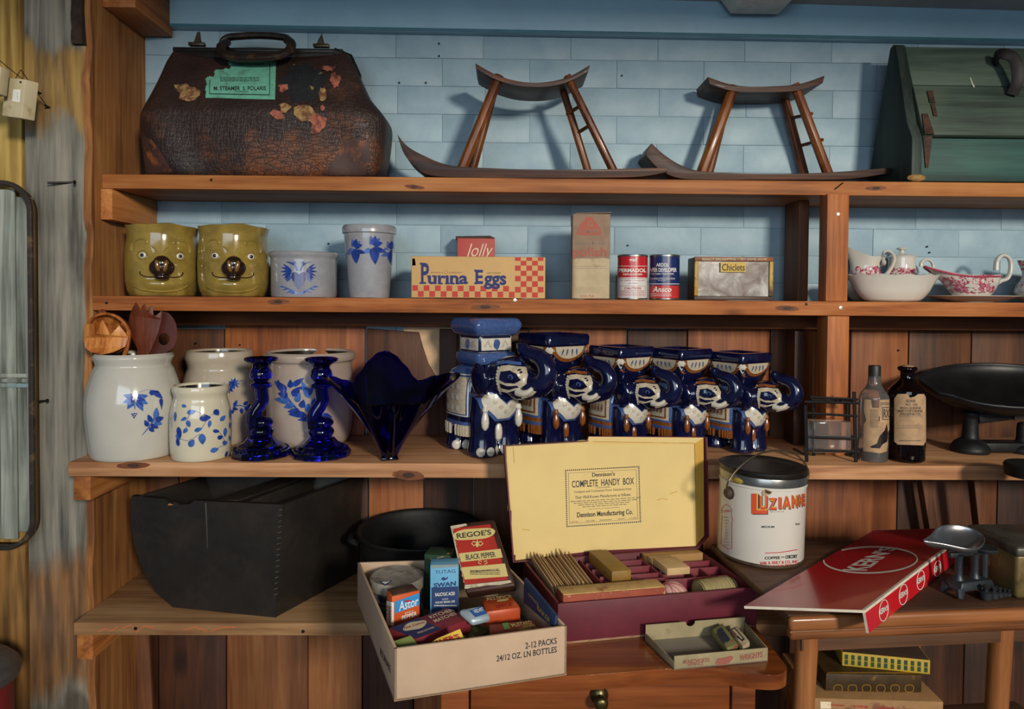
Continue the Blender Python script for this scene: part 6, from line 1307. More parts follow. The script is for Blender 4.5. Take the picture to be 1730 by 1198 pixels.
def dots(x0, y0, x1, y1, n_):
    for i in range(n_): k_ = i/(n_-1); p = W_(x0+(x1-x0)*k_, y0+(y1-y0)*k_); d.rect(INB, p[0]-4, p[1]-3.5, p[0]+4, p[1]+3.5)
dots(0, 0, 1, 0, 38); dots(0, 1, 1, 1, 38); dots(0, .03, 0, .97, 29); dots(1, .03, 1, .97, 29)
for a, b in (((.035, .05), (.965, .05)), ((.965, .05), (.965, .95)), ((.965, .95), (.035, .95)), ((.035, .95), (.035, .05))): d.strip(INB, [W_(*a), W_(*b)], 1.6)
def LT(s_, x0, y0, x1, y1, b=.0, sh=0): d.text(INB, s_, x0, y0, x1, y1, b, sh, 0, 1.0, W_)
LT("Dennison's", .36, .86, .67, .935, .02); LT('COMPLETE  HANDY  BOX', .08, .685, .93, .81, .012); LT('CONTAINING', .40, .65, .61, .67); LT('Compact and Convenient Form Selections from', .11, .575, .89, .63, .0); LT('Their Well-Known Manufactures as follows:', .12, .48, .88, .535, .0)
for i, wd in enumerate((.9, .8, .68, .56)):
    d2 = .5-wd/2; r_ = random.Random(i); x = d2
    while x < .5+wd/2: l_ = r_.uniform(.03, .08); p = [W_(x, .44-i*.036), W_(x+l_, .44-i*.036)]; d.strip(INB, p, 3.4); x += l_+.012
d.strip(INB, [W_(.3, .285), W_(.72, .285)], 2); LT('Dennison Manufacturing Co.', .14, .12, .90, .24, .022); LT('BOSTON', .06, .065, .15, .085); LT('NEW YORK', .26, .065, .38, .085); LT('PHILADELPHIA', .45, .065, .61, .085); LT('CHICAGO', .69, .065, .79, .085); LT('ST. LOUIS', .85, .065, .95, .085)
d.flush(lid, 'label_print')
# contents of the stationery box
zi = loc.z+.0035
MAN = surf('manila card', '#a08258', .8, .1, 40); MAN2 = surf('pale manila card', '#b99b6e', .8, .1, 40)
def cardbox(name, label, cat, s0, s1, t0, t1, z0, z1_, mat, grp=None, bevel=.0006, part='box_body'):
    c = hp_((s0+s1)/2, (t0+t1)/2)+loc; c.z = z0; t = T(name, label, cat, c, 0, grp); P_ = [hp_(a, b)+loc-c for a, b in ((s0, t0), (s1, t0), (s1, t1), (s0, t1))]
    for p in P_: p.z = 0
    mb = MB().hexa(P_+[p+up*(z1_-z0) for p in P_]); mb.build(part, mat, t, bevel=bevel); return t, mb
prv = None; ORD = ['first', 'second', 'third', 'fourth', 'fifth', 'sixth', 'seventh', 'eighth', 'ninth', 'tenth', 'eleventh', 'twelfth', 'thirteenth']
for i in range(13):
    s0 = .085+i*.0165; c = hp_(s0, .60)+loc; c.z = zi+.005
    if prv is None:
        t = T('manila_tag', 'first manila tag from the left in the bundle in the maroon box', 'tag', c, 0, 'manila tags bundled in the maroon box')
        e1 = bv_.normalized(); mb = MB(); hh_ = .072; a0 = e1*-.055; b0 = e1*.052; lean = V((-.022, .004, 0)); tx_ = bu.normalized()*.0016
        mb.hexa([a0, a0+tx_, b0+tx_, b0, a0+lean*.9+up*hh_*.82, a0+lean*.9+tx_+up*hh_*.82, b0+lean+tx_+up*hh_, b0+lean+up*hh_]); mb.build('card', MAN2, t, bevel=.0003); prv = t
    else:
        q = copy_tree(prv); q['label'] = ORD[i]+' manila tag from the left in the bundle in the maroon box'; q.location = c; q.scale = (1, rnd.uniform(.9, 1.06), rnd.uniform(.90, 1.05)); q.rotation_euler = (rnd.uniform(-.01, .01), .004*i, rnd.uniform(-.004, .004))
YGB = surf('gold card box', '#85652a', .5, .12, 40); t, mb = cardbox('gold_box', 'narrow gold cardboard box lying in the maroon box', 'box', .345, .445, .36, .90, zt-.0034, zt+.017, YGB)
d = D(pix(mb, t, 840, 900, 3.392), 0, .0005); T4(d, GB, 'SEALS', [(545, 235), (605, 218), (615, 232), (560, 248)]); d.flush(t, 'lettering')
cardbox('card_stack', 'stack of tan gummed labels, the nearer one in the maroon box', 'labels', .66, .785, .44, .71, zt-.0034, zt+.009, MAN2, 'label stacks', part='labels'); cardbox('card_stack', 'stack of tan gummed labels, the further one in the maroon box', 'labels', .655, .78, .72, .82, zt-.0034, zt+.006, MAN, 'label stacks', part='labels')
cardbox('tan_box', 'flat tan cardboard box at the back right corner of the maroon box', 'box', .655, .985, .84, .945, zi+.03, zt+.003, surf('tan card box', '#9a7545', .75, .08, 40))
RBX = surf('worn orange red box', '#8f3f28', .7, .12, 40, 0, col2='#b59562', thr=(.55, .62)); t, mb = cardbox('long_box', 'long worn box with orange red sides along the front of the maroon box', 'box', .03, .535, .03, .20, zi+.03, zt+.010, RBX, bevel=.002)
tp = MB(); c = t.location; P_ = [hp_(a, b)+loc-c for a, b in ((.032, .032), (.533, .032), (.533, .198), (.032, .198))]
for p in P_: p.z = zt+.0102-c.z
tp.hexa(P_+[p+up*.0016 for p in P_]); tp.build('worn_top', surf('worn cream card', '#b8955c', .8, .15, 50, 0, col2='#94613a', thr=(.58, .7)), t, bevel=.0006)
PNK = surf('pink white string', '#c39a90', .8, .1, 80); PNS = ink('pink strand', '#a0565a', .8); p = hp_(.612, .165)+loc; p.z = zi+.043
t = T('string_ball', 'ball of pink and white string in the maroon box', 'string', p); MB().ell((0, 0, 0), (.0245, .0235, .0235), 28, 18).build('ball', PNK, t)
for i in range(9):
    ax = Rz(i*.35+.2) @ Rx(1.1+.12*sin(i*2)); MB().tube([ax @ V((.0243*cos(k), .0237*sin(k), .0015*i-.006)) for k in [2*pi*j/28 for j in range(28)]], .0006, 4, closed=True).build('strand', PNS, t)
TWN = surf('olive twine', '#94855a', .8, .15, 70, .3); p = hp_(.835, .18)+loc; p.z = zi+.042
t = T('twine_roll', 'roll of olive twine with a dark end next to the string ball', 'twine', p, .30); MB().lathe(smooth_prof([(.0205, 0), (.023, .006), (.0235, .03), (.023, .054), (.0205, .060)], 3), 30, (-.03, 0, 0), R=Ry(pi/2)).build('roll', TWN, t)
MB().lathe([(.0195, 0), (.0205, .001), (.0205, .005), (.016, .006), (.006, .004), (.001, .004)], 28, (.0305, 0, 0), R=Ry(pi/2)).build('end_cap', surf('dark end cap', '#3c352a', .6, .2, 40), t)
for i in range(9): MB().tube([V((-.028+.0068*i, .0232*cos(k), .0232*sin(k))) for k in [2*pi*j/24 for j in range(24)]], .0011, 4, closed=True).build('strand', TWN, t)
# ---- low card tray with two packets
TRY = surf('olive tan card tray', '#8f8262', .8, .1, 30, 0, col2='#7a6b4c', thr=(.58, .7)); TRI = surf('tray floor', '#7d766a', .7, .08, 20)
z0 = zc+.0005; B = [atz(u, v, z0) for u, v in ((1139, 1132), (1297, 1117), (1257, 1069), (1090, 1083))]; c0 = sum(B, V())/4; c0.z = z0; t = T('card_tray', 'open olive card tray with red print near the chest corner', 'tray', c0); P_ = [p-c0 for p in B]
MB().hexa(P_+[p+up*.0015 for p in P_]).build('tray_floor', TRI, t)
fw = None
for i, (a, b, h_) in enumerate(((0, 1, .020), (1, 2, .020), (2, 3, .026), (3, 0, .012))):
    A0, B0 = P_[a], P_[b]; n_ = V((-(B0-A0).y, (B0-A0).x, 0)).normalized()*.0018
    mb = MB()
    if i == 2:
        L_ = (B0-A0).length; ud = (B0-A0).normalized(); pts = [(0, 0), (L_, 0), (L_, h_), (L_*.60, h_)]+[(L_*.555-.008*cos(k), h_-.008*sin(k)) for k in [pi-pi*j/8 for j in range(9)]]+[(L_*.5, h_), (0, h_)]
        mb.prism(pts, lambda x, z, d_: A0+ud*x+up*z+n_*d_/.0018, 0, .0018)
    else: mb.hexa([A0, B0, B0+n_, A0+n_, A0+up*h_, B0+up*h_, B0+n_+up*h_, A0+n_+up*h_])
    mb.build(('front_wall', 'right_wall', 'back_wall', 'left_wall')[i], TRY, t, bevel=.0004)
    if i == 0: fw = mb
RTP = ink('faded tray red', '#8c5244', .8); d = D(pix(fw, t, 840, 900, 3.392), 0, .0006); T4(d, RTP, 'MONEYWORTH', [(1065, 728), (1215, 716), (1215, 740), (1065, 752)], .01); T4(d, RTP, 'SAVINGS', [(1090, 745), (1180, 740), (1180, 758), (1090, 764)]); T4(d, RTP, 'WRIGHTS', [(1390, 700), (1520, 680), (1522, 714), (1392, 735)], .03, .2); d.poly(RTP, [(1250, 745), (1265, 720), (1300, 715), (1340, 705), (1355, 712), (1330, 745), (1300, 755), (1262, 760)]); d.flush(t, 'faded_print')
PG = surf('olive packet', '#6d7040', .5, .15, 50); PC = surf('cream packet', '#a99a7d', .6, .15, 50, 0, col2='#7f4a3e', thr=(.55, .66)); PKD = ink('packet dark', '#1d2330', .6); PKR = ink('packet red', '#8f3d36', .6)
c4 = lambda *p: [(840+x/3.392, 900+y/3.392) for x, y in p]
t, mb = quadbox('needle_packet', 'olive packet with a dark label lying in the card tray', 'packet', c4((1318, 660), (1383, 635), (1290, 512), (1228, 548)), [z0+.020, z0+.020, z0+.024, z0+.024], .014, PG, bevel=.0035)
d = D(pix(mb, t, 840, 900, 3.392), 0, .0006); d.poly(PKD, [(1262, 560), (1285, 545), (1335, 612), (1330, 622), (1300, 640), (1262, 590)]); d.poly(PKR, [(1312, 655), (1352, 615), (1382, 645), (1335, 678)]); d.flush(t, ['dark_label', 'red_end'])
t, mb = quadbox('thread_packet', 'cream and red packet leaning beside the olive packet', 'packet', c4((1408, 655), (1450, 622), (1376, 528), (1330, 548)), [z0+.020, z0+.020, z0+.023, z0+.023], .013, PC, bevel=.003)
d = D(pix(mb, t, 840, 900, 3.392), 0, .0006); d.poly(PKD, [(1335, 555), (1360, 545), (1400, 590), (1420, 612), (1405, 625), (1380, 605), (1345, 575)]); d.poly(PC, [(1345, 560), (1360, 556), (1408, 612), (1400, 616)], 1); d.flush(t, 'dark_label')
# ================================================================== side table with coffee pail, folded sign, little scale
TBW = wood('brown table wood', '#4f2c15', '#7a4a28', '#956038', 'X', .4, .8, .15, coat=.2, knot=False, vr=.1); TBD = wood('dark table top', '#35231a', '#4d3424', '#614330', 'X', .5, .8, .15, knot=False, vr=.1); LGW = wood('table leg wood', '#5c3317', '#84522c', '#9c683e', 'Z', .4, .8, .15, coat=.2, knot=False, vr=.1)
zt2 = 1.35-.456; a0 = atz(1336, 1044, zt2); b0 = atz(1730, 1028, zt2); ang = math.atan2(b0.y-a0.y, b0.x-a0.x); loc = V((a0.x, a0.y, 0)); tb = T('side_table', 'brown wooden side table with a moulded edge and round tapered legs', 'table', loc, ang)
Lt, Dt = .62, .298
bx('top', (Lt/2, Dt/2+.004, zt2-.0065), (Lt, Dt-.008, .013), [TBD], tb, bevel=.003)
bx('front_moulding', (Lt/2, .004, zt2-.0105), (Lt+.003, .012, .0215), TBW, tb, bevel=.006, seg=3); bx('front_moulding', (Lt/2, .010, zt2-.0285), (Lt-.004, .014, .0145), TBW, tb, bevel=.004, seg=3); bx('front_moulding', (Lt/2, .0065, zt2-.0225), (Lt, .010, .0035), TBW, tb, bevel=.001)
bx('apron', (Lt/2, .03, zt2-.05), (Lt-.06, .014, .026), TBD, tb)
for xx, yy in ((.045, .035), (.36, .035), (.045, .23), (.36, .23)): MB().tube([V((xx, yy, zt2-.034)), V((xx-.006, yy, zt2-.2)), V((xx-.010, yy, .3)), V((xx-.014, yy, 0))], [.0165, .0155, .014, .011], 16).build('leg', LGW, tb)
bx('lower_shelf', (Lt/2-.02, .13, zt2-.285), (Lt-.10, .17, .016), TBD, tb); zl_ = zt2-.277
# coffee pail
WPL = surf('white pail enamel', '#c9c5bc', .35, .03, 12, coat=.3, col2='#b5ad9c', thr=(.66, .8)); LIDD = surf('blackened lid', '#23221f', .4, .3, 30, 0, .5, col2='#54504a', thr=(.55, .7)); LIDS = surf('shiny lid rim', '#8a8a86', .25, .15, 60, 0, .85, col2='#5d5a50', thr=(.55, .68)); WIRE = surf('wire bail', '#6d6553', .4, .2, 60, 0, .8)
Yc = 1.215; loc = V((at(1283, 960, Yc).x, Yc, zt2+.002)); pl0 = T('coffee_pail', 'white lidded coffee pail with red and yellow lettering and a wire handle', 'pail', loc, 0, None, 0, .020); r = .0735; hp2 = .161
mb = MB().lathe([(r-.001, .0), (r, .002), (r, hp2-.026)], 64); mb.build('pail_body', WPL, pl0)
MB().lathe([(r+.0002, -.0002), (r+.0012, .0005), (r+.0012, .004), (r+.0002, .005)], 64, caps=False).build('bottom_rim', surf('rusty rim', '#4a3a2c', .6, .3, 60, .1, .4), pl0)
MB().lathe([(r+.0002, hp2-.030), (r+.0016, hp2-.029), (r+.0016, hp2-.026), (r+.0002, hp2-.025)], 64, caps=False).build('neck_bead', WPL, pl0)
MB().lathe([(r+.001, hp2-.0245), (r+.0022, hp2-.024), (r+.0022, hp2-.011), (r+.0018, hp2-.010)], 64, caps=False).build('lid_rim', LIDS, pl0); MB().lathe([(r+.0018, hp2-.010), (r+.0026, hp2-.008), (r+.0022, hp2-.001), (r-.001, hp2), (r-.006, hp2-.003), (r-.03, hp2-.004), (.02, hp2-.0035), (.001, hp2-.0035)], 64, caps=False).build('lid', LIDD, pl0)
CUT = 14; XS = surf('yellow crust', '#a08a30', .9, .3, 90, .5)
d = D(pix(mb, pl0, 1190, 740, 4.609), CUT, .0005)
PRd = ink('pail red', '#b8262c', .5); PBl = ink('pail black', '#1f2120', .5); POr = ink('pail orange', '#c8481f', .5); PGo = ink('pail gold', '#c9a23a', .5); PTG = ink('torn paper', '#a98f6c', .8)
d.strip(PRd, [(138, 600), (130, 825), (150, 845), (195, 866), (216, 860), (216, 655), (224, 640), (212, 600), (214, 560), (196, 530), (172, 518), (148, 530), (134, 565), (140, 590)], 4); d.flush(pl0, 'red_outline')
d = D(pix(mb, pl0, 1190, 740, 4.609), CUT, .0006); GYP = ink('pail grey print', '#8b8474', .7)
d.text(PRd, 'LUZIANNE', 148, 578, 206, 560, .01)
for i, (a_, b_) in enumerate(((150, 190), (155, 192), (158, 190), (160, 180), (162, 176), (160, 186), (162, 186), (158, 190), (152, 196), (150, 200))): y = 612+i*24; d.lines(GYP, a_, y, b_, y+12, 1, .35, seed=i)
d.flush(pl0, 'side_print')
def luz(mat, dx, dy, h, bold):
    d = D(pix(mb, pl0, 1190, 740, 4.609), CUT, h)
    d.text(mat, 'L', 370+dx, 590+dy, 490+dx, 432+dy, bold); 
    for s_, x0, x1, yb_, yt in (('U', 428, 490, 560, 448), ('Z', 500, 562, 556, 466), ('I', 576, 596, 552, 460), ('A', 606, 670, 550, 452), ('N', 678, 722, 542, 444), ('N', 730, 760, 532, 436), ('E', 764, 776, 524, 432)): d.text(mat, s_, x0+dx, yb_+dy, x1+dx, yt+dy, bold)
    d.flush(pl0, 'brand_lettering')
luz(PBl, 6, 7, .0005, .07); luz(PGo, 0, 0, .0009, .055); luz(POr, 0, 0, .0013, .02)
d = D(pix(mb, pl0, 1190, 740, 4.609), CUT, .0017); d.poly(PTG, [(445, 420), (470, 395), (500, 405), (528, 420), (515, 440), (480, 450), (470, 520), (485, 545), (500, 580), (430, 575), (440, 500), (450, 460)]) if False else d.poly(PTG, [(448, 420), (470, 395), (500, 402), (528, 422), (512, 440), (478, 448), (455, 452)]); d.poly(BRN, [(475, 400), (520, 418), (508, 432), (478, 424)], 1); d.flush(pl0, 'torn_patch')
d = D(pix(mb, pl0, 1190, 740, 4.609), CUT, .0007)
d.text(PBl, 'MEDIUM', 446, 699, 544, 684, .01, 0, 0, 1.0); d.text(PBl, 'ROAST', 708, 678, 742, 662, .01, 0, 0); d.text(GYP, 'REG. U.S. PAT. OFF.', 512, 578, 622, 568)
sl = lambda a: (lambda x, y: (x, y-a*(x-470)))
d.text(PBl, 'COFFEE', 470, 946, 588, 924, .03, 0, 0, 1.0, sl(.03)); d.text(PBl, 'AND', 596, 936, 624, 926, .01, 0, 0, 1.0, sl(.03)); d.text(PBl, 'CHICORY', 630, 950, 722, 922, .03, 0, 0, 1.0, sl(.06)); d.flush(pl0, 'lettering')
d = D(pix(mb, pl0, 1190, 740, 4.609), CUT, .0007); d.strip(PRd, [(475, 896), (580, 892), (660, 880), (722, 868)], 6); d.text(PRd, 'WM. B. REILY & CO. INC.', 432, 986, 735, 962, .02, 0, 0, 1.0, sl(.05)); d.text(PRd, 'NEW ORLEANS AND BALTIMORE, U.S.A.', 428, 1010, 735, 994, .02, 0, 0, 1.0, sl(.07)); d.flush(pl0, 'red_lettering')
ep = at(1190+178/4.609, 740+455/4.609, Yc-.045)-loc
ea = math.atan2(-.028, -.068); epc = V((r*cos(ea), r*sin(ea), ep.z)); en = V((cos(ea), sin(ea), 0)); RQ = en.to_track_quat('Z', 'Y').to_matrix()
MB().lathe([(.0115, -.001), (.0115, .001), (.009, .002), (.0085, .006), (.006, .0085), (.001, .009)], 20, epc, R=RQ).build('handle_ear', surf('rusty ear', '#4b3b33', .6, .3, 60, .1, .4), pl0)
eo = -epc; eo.z = epc.z
top_ = hp2+.030; bl_pts = []
u_ = V((epc.x, epc.y, 0)); W2 = [at(1190+x/4.609, 740+y/4.609, yy)-loc for x, y, yy in ((150, 452, Yc-.052), (165, 370, Yc-.056), (215, 280, Yc-.052), (300, 195, Yc-.040), (400, 130, Yc-.022), (500, 100, Yc), (590, 95, Yc+.02), (680, 115, Yc+.034), (750, 165, Yc+.044), (795, 235, Yc+.05), (802, 290, Yc+.052), (785, 340, Yc+.052))]
W2[0] = epc*1.0+en*.006; W2[0].z = epc.z
MB().tube(catmull(W2, 5), .0016, 6).build('wire_handle', WIRE, pl0)
MB().ell(V((-.058, -.044, hp2-.020)), (.012, .006, .006), 10, 6, R=Rz(-.8)).build('crust', XS, pl0)
# folded red advertising board
KRD = surf('red sign board', '#a81620', .25, .05, 12, coat=.3); KRS = surf('red sign flap', '#bb1622', .3, .05, 12, coat=.3); KED = surf('white board edge', '#c9beac', .7, .1, 60); KWH = ink('sign white', '#d3cdc6', .45)
zs = zt2+.0008; F1 = atz(1461, 1031, zt2+.033); R1 = atz(1645, 891, zt2+.033); F0 = atz(1257, 1024, zs+.0046); B0 = atz(1476, 896, zs+.0050)
F1b = V((F1.x, F1.y, zt2-.014)); R1b = V((R1.x, R1.y, zs)); F1b = at(1468, 1077, F1.y); F1b.z = zs
c0 = V((F1.x, F1.y, zs)); ks = T('folded_sign', 'red folded advertising board with a white oval name lying on the side table', 'sign', c0)
tn_ = (F1-F0).cross(B0-F0).normalized(); tn_ = -tn_ if tn_.z < 0 else tn_
def slab(name, P_, n_, th, mats, par): P_ = [p-c0 for p in P_]; mb = MB(); mb.hexa([p-n_*th for p in P_]+P_); mb.mi = [1, 0, 1, 1, 1, 1]; mb.build(name, mats, par); return mb
mb = slab('top_panel', [F0, F1, R1, B0], tn_, .0038, [KRD, KED], ks)
sn_ = (F1b-F1).cross(R1-F1).normalized(); sn_ = -sn_ if sn_.x < 0 else sn_
R1b = R1+(F1b-F1)*((R1.z-zs)/(F1.z-zs))
mb2 = slab('side_flap', [F1b, R1b, R1, F1], sn_, .0038, [KRS, KED], ks)
d = D(pix(mb, ks, 1240, 860, 3.531), 0, .0006)
oc = [(815+283*cos(k)*.985-18*sin(k), 306+78*sin(k)) for k in [2*pi*i/60 for i in range(60)]]; d.strip(KWH, [(x, y) for x, y in oc], 9, 0, True)
kq = bil([(915, 228), (985, 240), (705, 372), (635, 372)])
KQ = [(632, 368), (800, 370), (978, 240), (880, 228)]
kb = bil([(850, 232), (978, 236), (785, 372), (634, 368)])
kw = lambda x, y: tuple((V((634, 368, 0))*(1-x)+V((880, 230, 0))*x+(V((158, 2, 0))*(1-x)+V((98, 4, 0))*x)*(1-y))[:2])
d.text(KWH, "KERN'S", 0, 0, 1, 1, .025, 0, 0, 1.0, kw); d.flush(ks, 'lettering')
d = D(pix(mb2, ks, 1240, 860, 3.531), 0, .0006)
for cx_, cy_, rx_, ry_ in ((891, 605, 27, 62), (1008, 510, 25, 60), (1112, 424, 23, 56), (1212, 355, 20, 46), (1295, 250, 16, 36), (1377, 205, 15, 45)):
    d = D(pix(mb2, ks, 1240, 860, 3.531), 0, .0006); d.strip(KWH, [(cx_+rx_*cos(2*pi*i/28), cy_+ry_*sin(2*pi*i/28)-rx_*cos(2*pi*i/28)*.5) for i in range(28)], 4, 0, True)
    d.text(KWH, "KERN'S", 0, 0, 1, 1, .03, 0, 0, 1.0, bil([(cx_-rx_*.95, cy_-8), (cx_+rx_*.95, cy_-34), (cx_+rx_*.95, cy_-4), (cx_-rx_*.95, cy_+30)]))
    d.flush(ks, 'round_logo')
# little iron scale with an aluminium scoop
ALU = surf('dull aluminium', '#8d8f93', .3, .08, 40, .05, .9); Ys = 1.045
loc = V((at(1622, 1010, Ys).x, Ys, zt2+.0020)); ms = T('small_scale', 'small grey iron scale with a shiny aluminium scoop pan', 'scale', loc, .25); IR2 = surf('grey iron', '#34383d', .45, .2, 60, .15, .6)
g_ = lambda u, v, dy=0: at(u, v, Ys+dy)-loc
bm_ = MB(); bm_.box((.018, .0, .016), (.072, .032, .014), None, 0, .82).build('base_plate', IR2, ms, bevel=.003)
for sx_ in (-1, 1):
    for sy_ in (-1, 1): MB().tube([V((.018+sx_*.032, sy_*.012, .012)), V((.018+sx_*.036, sy_*.016, 0))], [.007, .004], 8).build('foot', IR2, ms)
for xx in (-.004, .028): MB().lathe(smooth_prof([(.009, .02), (.007, .026), (.0055, .032), (.0055, .058), (.008, .062), (.001, .064)], 3), 14, (xx, 0, 0)).build('pillar', IR2, ms)
bx('beam', (.020, 0, .062), (.085, .006, .008), IR2, ms, bevel=.002); MB().lathe([(.001, .064), (.017, .064), (.019, .067), (.017, .069), (.001, .068)], 24, (.047, 0, 0)).build('weight_plate', IR2, ms); MB().tube([V((.047, 0, .02)), V((.047, 0, .065))], .005, 10).build('stem', IR2, ms)
def scoop(s, q):
    a = 2*pi*s; rr_ = sin(q*pi/2); x = -.006+.041*rr_*cos(a)+(-.026*max(0, -cos(a))**5)*rr_; y = .027*rr_*sin(a)*(1-.7*max(0, -cos(a))**3); z = .072+.018*(1-cos(q*pi/2))+.004*max(0, cos(a))*rr_
    return V((x, y-.012*0, z+y*.32))
mb = MB(); mb.grid(scoop, 48, 12, True); mb.build('scoop_pan', ALU, ms, solid=.0012)
for i, (xx, yy, s_) in enumerate(((.02, -.026, 1.1), (.034, -.027, .9), (.047, -.026, .75), (.058, -.025, .6), (.064, -.027, .5))):
    MB().lathe([(.007*s_, 0), (.0075*s_, .002*s_), (.0075*s_, .009*s_), (.003*s_, .011*s_), (.003*s_, .014*s_), (.005*s_, .017*s_), (.001, .020*s_)], 14, (xx, yy, .001)).build('weight', IR2, ms)
# old lithographed tin box
OTN = surf('tarnished gold tin', '#6a5a34', .45, .2, 24, .1, .3, col2='#3a2c1a', thr=(.5, .62)); OTL = surf('dark tin lid', '#55524a', .45, .2, 24, .1, .4, col2='#38342d')
a0 = atz(1717, 1013, zt2+.0006); loc = a0.copy(); ot = T('old_tin', 'old tarnished gold tin box with a dark lid at the right edge', 'tin', loc, .03); hT = at(1717, 938, a0.y).z-zt2
mb = MB(); mb.box((.068, .053, hT/2), (.136, .106, hT)); mb.build('tin_body', OTN, ot, bevel=.006, seg=3); bx('lid', (.068, .053, hT+.004), (.141, .111, .016), OTL, ot, bevel=.005, seg=3)
d = D(pix(mb, ot, 1240, 860, 3.531), 0, .0006); GP = ink('dull gold print', '#8a7440', .5); d.strip(GP, el(1550, 245, 34, 26, .1), 3, 0, True); T4(d, GP, 'Cafe', [(1526, 226), (1574, 240), (1574, 258), (1526, 246)], .01, .2)
for i, (x, h_) in enumerate(((1490, 40), (1500, 70), (1508, 50), (1520, 30), (1580, 45), (1592, 60))): d.rect(GP, x, 330-h_, x+7, 335)
d.flush(ot, 'gold_print')
# cigar boxes on the lower shelf
CGT = surf('tan printed box', '#8f6b42', .7, .1, 30, 0, col2='#6d3f2a', thr=(.55, .63)); CGD = surf('dark gold paper', '#3b2a12', .5, .3, 30, .1, .2, col2='#7d5a22', thr=(.56, .68)); CGY = surf('yellow box', '#a98c22', .6, .08, 30); CGB = surf('brown box top', '#3d2c22', .6, .1, 40); GRD = ink('green dash', '#1d3c2c', .6)
def sbox(name, label, x0, x1, y0, y1, z0, z1_, rz, mats, mi=None):
    c = V(((x0+x1)/2, (y0+y1)/2, z0)); t = T(name, label, 'box', c, rz, 'old cigar boxes under the side table'); mb = MB().box((0, 0, (z1_-z0)/2), (x1-x0, y1-y0, z1_-z0)); mb.mi = [0, 1, 0, 0, 0, 0]; mb.build('box_body', mats, t, bevel=.001); return t, mb
xl = at(1378, 1185, 1.055).x; xr = at(1592, 1190, 1.055).x; za = at(1480, 1181, 1.055).z
t, mb = sbox('cigar_box', 'cream cigar box with red labels, lowest under the table', xl, xr, 1.052, 1.19, zl_+.0008, za, -.05, [CGT, CGT])
d = D(pix(mb, t, 1240, 860, 3.531), 0, .0005)
for x in (600, 740, 900, 1060): T4(d, RI, 'HAVANA', [(x-40, 1160+.06*(x-600)), (x+60, 1166+.06*(x-600)), (x+60, 1178+.06*(x-600)), (x-40, 1172+.06*(x-600))], .02)
d.poly(CRM, [(515, 1148), (578, 1150), (578, 1190), (515, 1190)]); d.flush(t, 'printed_label')
xl = at(1397, 1160, 1.075).x; xr = at(1556, 1160, 1.075).x; zb = at(1450, 1139, 1.075).z
t, mb = sbox('cigar_box', 'dark gold foil cigar box between the cream and yellow ones', xl, xr, 1.073, 1.185, za+.0008, zb, -.03, [CGD, CGD])
d = D(pix(mb, t, 1240, 860, 3.531), 0, .0005); GF = ink('gold foil', '#8a6320', .4); d.rect(GF, 556, 975, 1100, 983); [d.strip(GF, el(620+i*85, 1070, 26, 22, 0), 4, 0, True) for i in range(6)]; d.flush(t, 'foil_scrolls')
xl = at(1437, 1110, 1.085).x; xr = at(1573, 1130, 1.085).x
t, mb = sbox('cigar_box', 'yellow cigar box edged with green dashes on top of the stack', xl, xr, 1.085, 1.165, zb+.0006, zb+.0235, -.20, [CGY, CGB])
d = D(lambda x, y, h: V((x, -.040-h, y)), 0, .0005); wx = (xr-xl)
for i in range(13): d.rect(GRD, -wx/2+.004+i*wx/13.3, .003, -wx/2+.004+i*wx/13.3+.005, .0108); d.rect(GRD, -wx/2+.004+i*wx/13.3, .0118, -wx/2+.004+i*wx/13.3+.005, .0195)
d.flush(t, 'green_dashes')
d = D(lambda x, y, h: V((wx/2+h, x, y)), 0, .0005)
for i in range(5): d.rect(GRD, -.034+i*.015, .003, -.034+i*.015+.006, .0185)
d.flush(t, 'green_dashes')
# brace boards and the black iron pan edge at the far right
for u0, u1, v0, v1, Y in ((1648, 1668, 800, 960, 1.50), (1560, 1590, 800, 960, 1.555)):
    a_ = at(u0, v0, Y); b_ = at(u1, v1, Y); W(MB().tube([at(u0-2, v0, Y), at(u1, v1+40, Y)], .014, 4, sx=1.2).build('brace', MIDB, None, bevel=.001))
p = at(1748, 796, 1.21); sk = T('trivet', 'black iron round on a thin foot cut off by the right edge', 'trivet', V((p.x, p.y, zt2+.0008))); hh_ = p.z-zt2
MB().lathe([(.036, 0), (.036, .004), (.008, .008), (.006, hh_-.02), (.010, hh_-.014), (.045, hh_-.010), (.047, hh_+.008), (.044, hh_+.012), (.001, hh_+.010)], 32).build('iron_round', PI_, sk, angle=40)
# ================================================================== hanging things on the left boards
IVB = surf('ivory block', '#b5a988', .7, .08, 20, 0, col2='#98835a', thr=(.6, .7)); 
def hblock(label, q, Y, th, side):
    P_ = [at(u, v, Y) for u, v in q]; c0 = V((sum(p.x for p in P_)/4, Y, P_[0].z)); t = T('hanging_block', label, 'block', c0); mb = MB(); A0 = [p-c0 for p in P_]
    mb.hexa(A0+[p+V((side, th, -.0)) for p in A0]); mb.build('block_body', IVB, t, bevel=.002)
    nl = V((A0[2].x*.6, th+.05, A0[3].z+.035)); nl = V((.0, YB-.008-Y, .045))
    MB().tube([V((A0[0].x*.2+A0[1].x*.3, .004, A0[3].z-.004)), V((0, .02, A0[3].z+.02)), nl], .0008, 5).build('wire', NAIL, t); MB().tube([nl+V((0, -.006, 0)), nl+V((0, .012, -.001))], .002, 8).build('nail', NAIL, t); return t, mb
t, mb = hblock('ivory wooden block with a small white price sticker hanging on the left boards', [(2, 196), (36, 200), (43, 134), (10, 130)], 1.30, .02, .012)
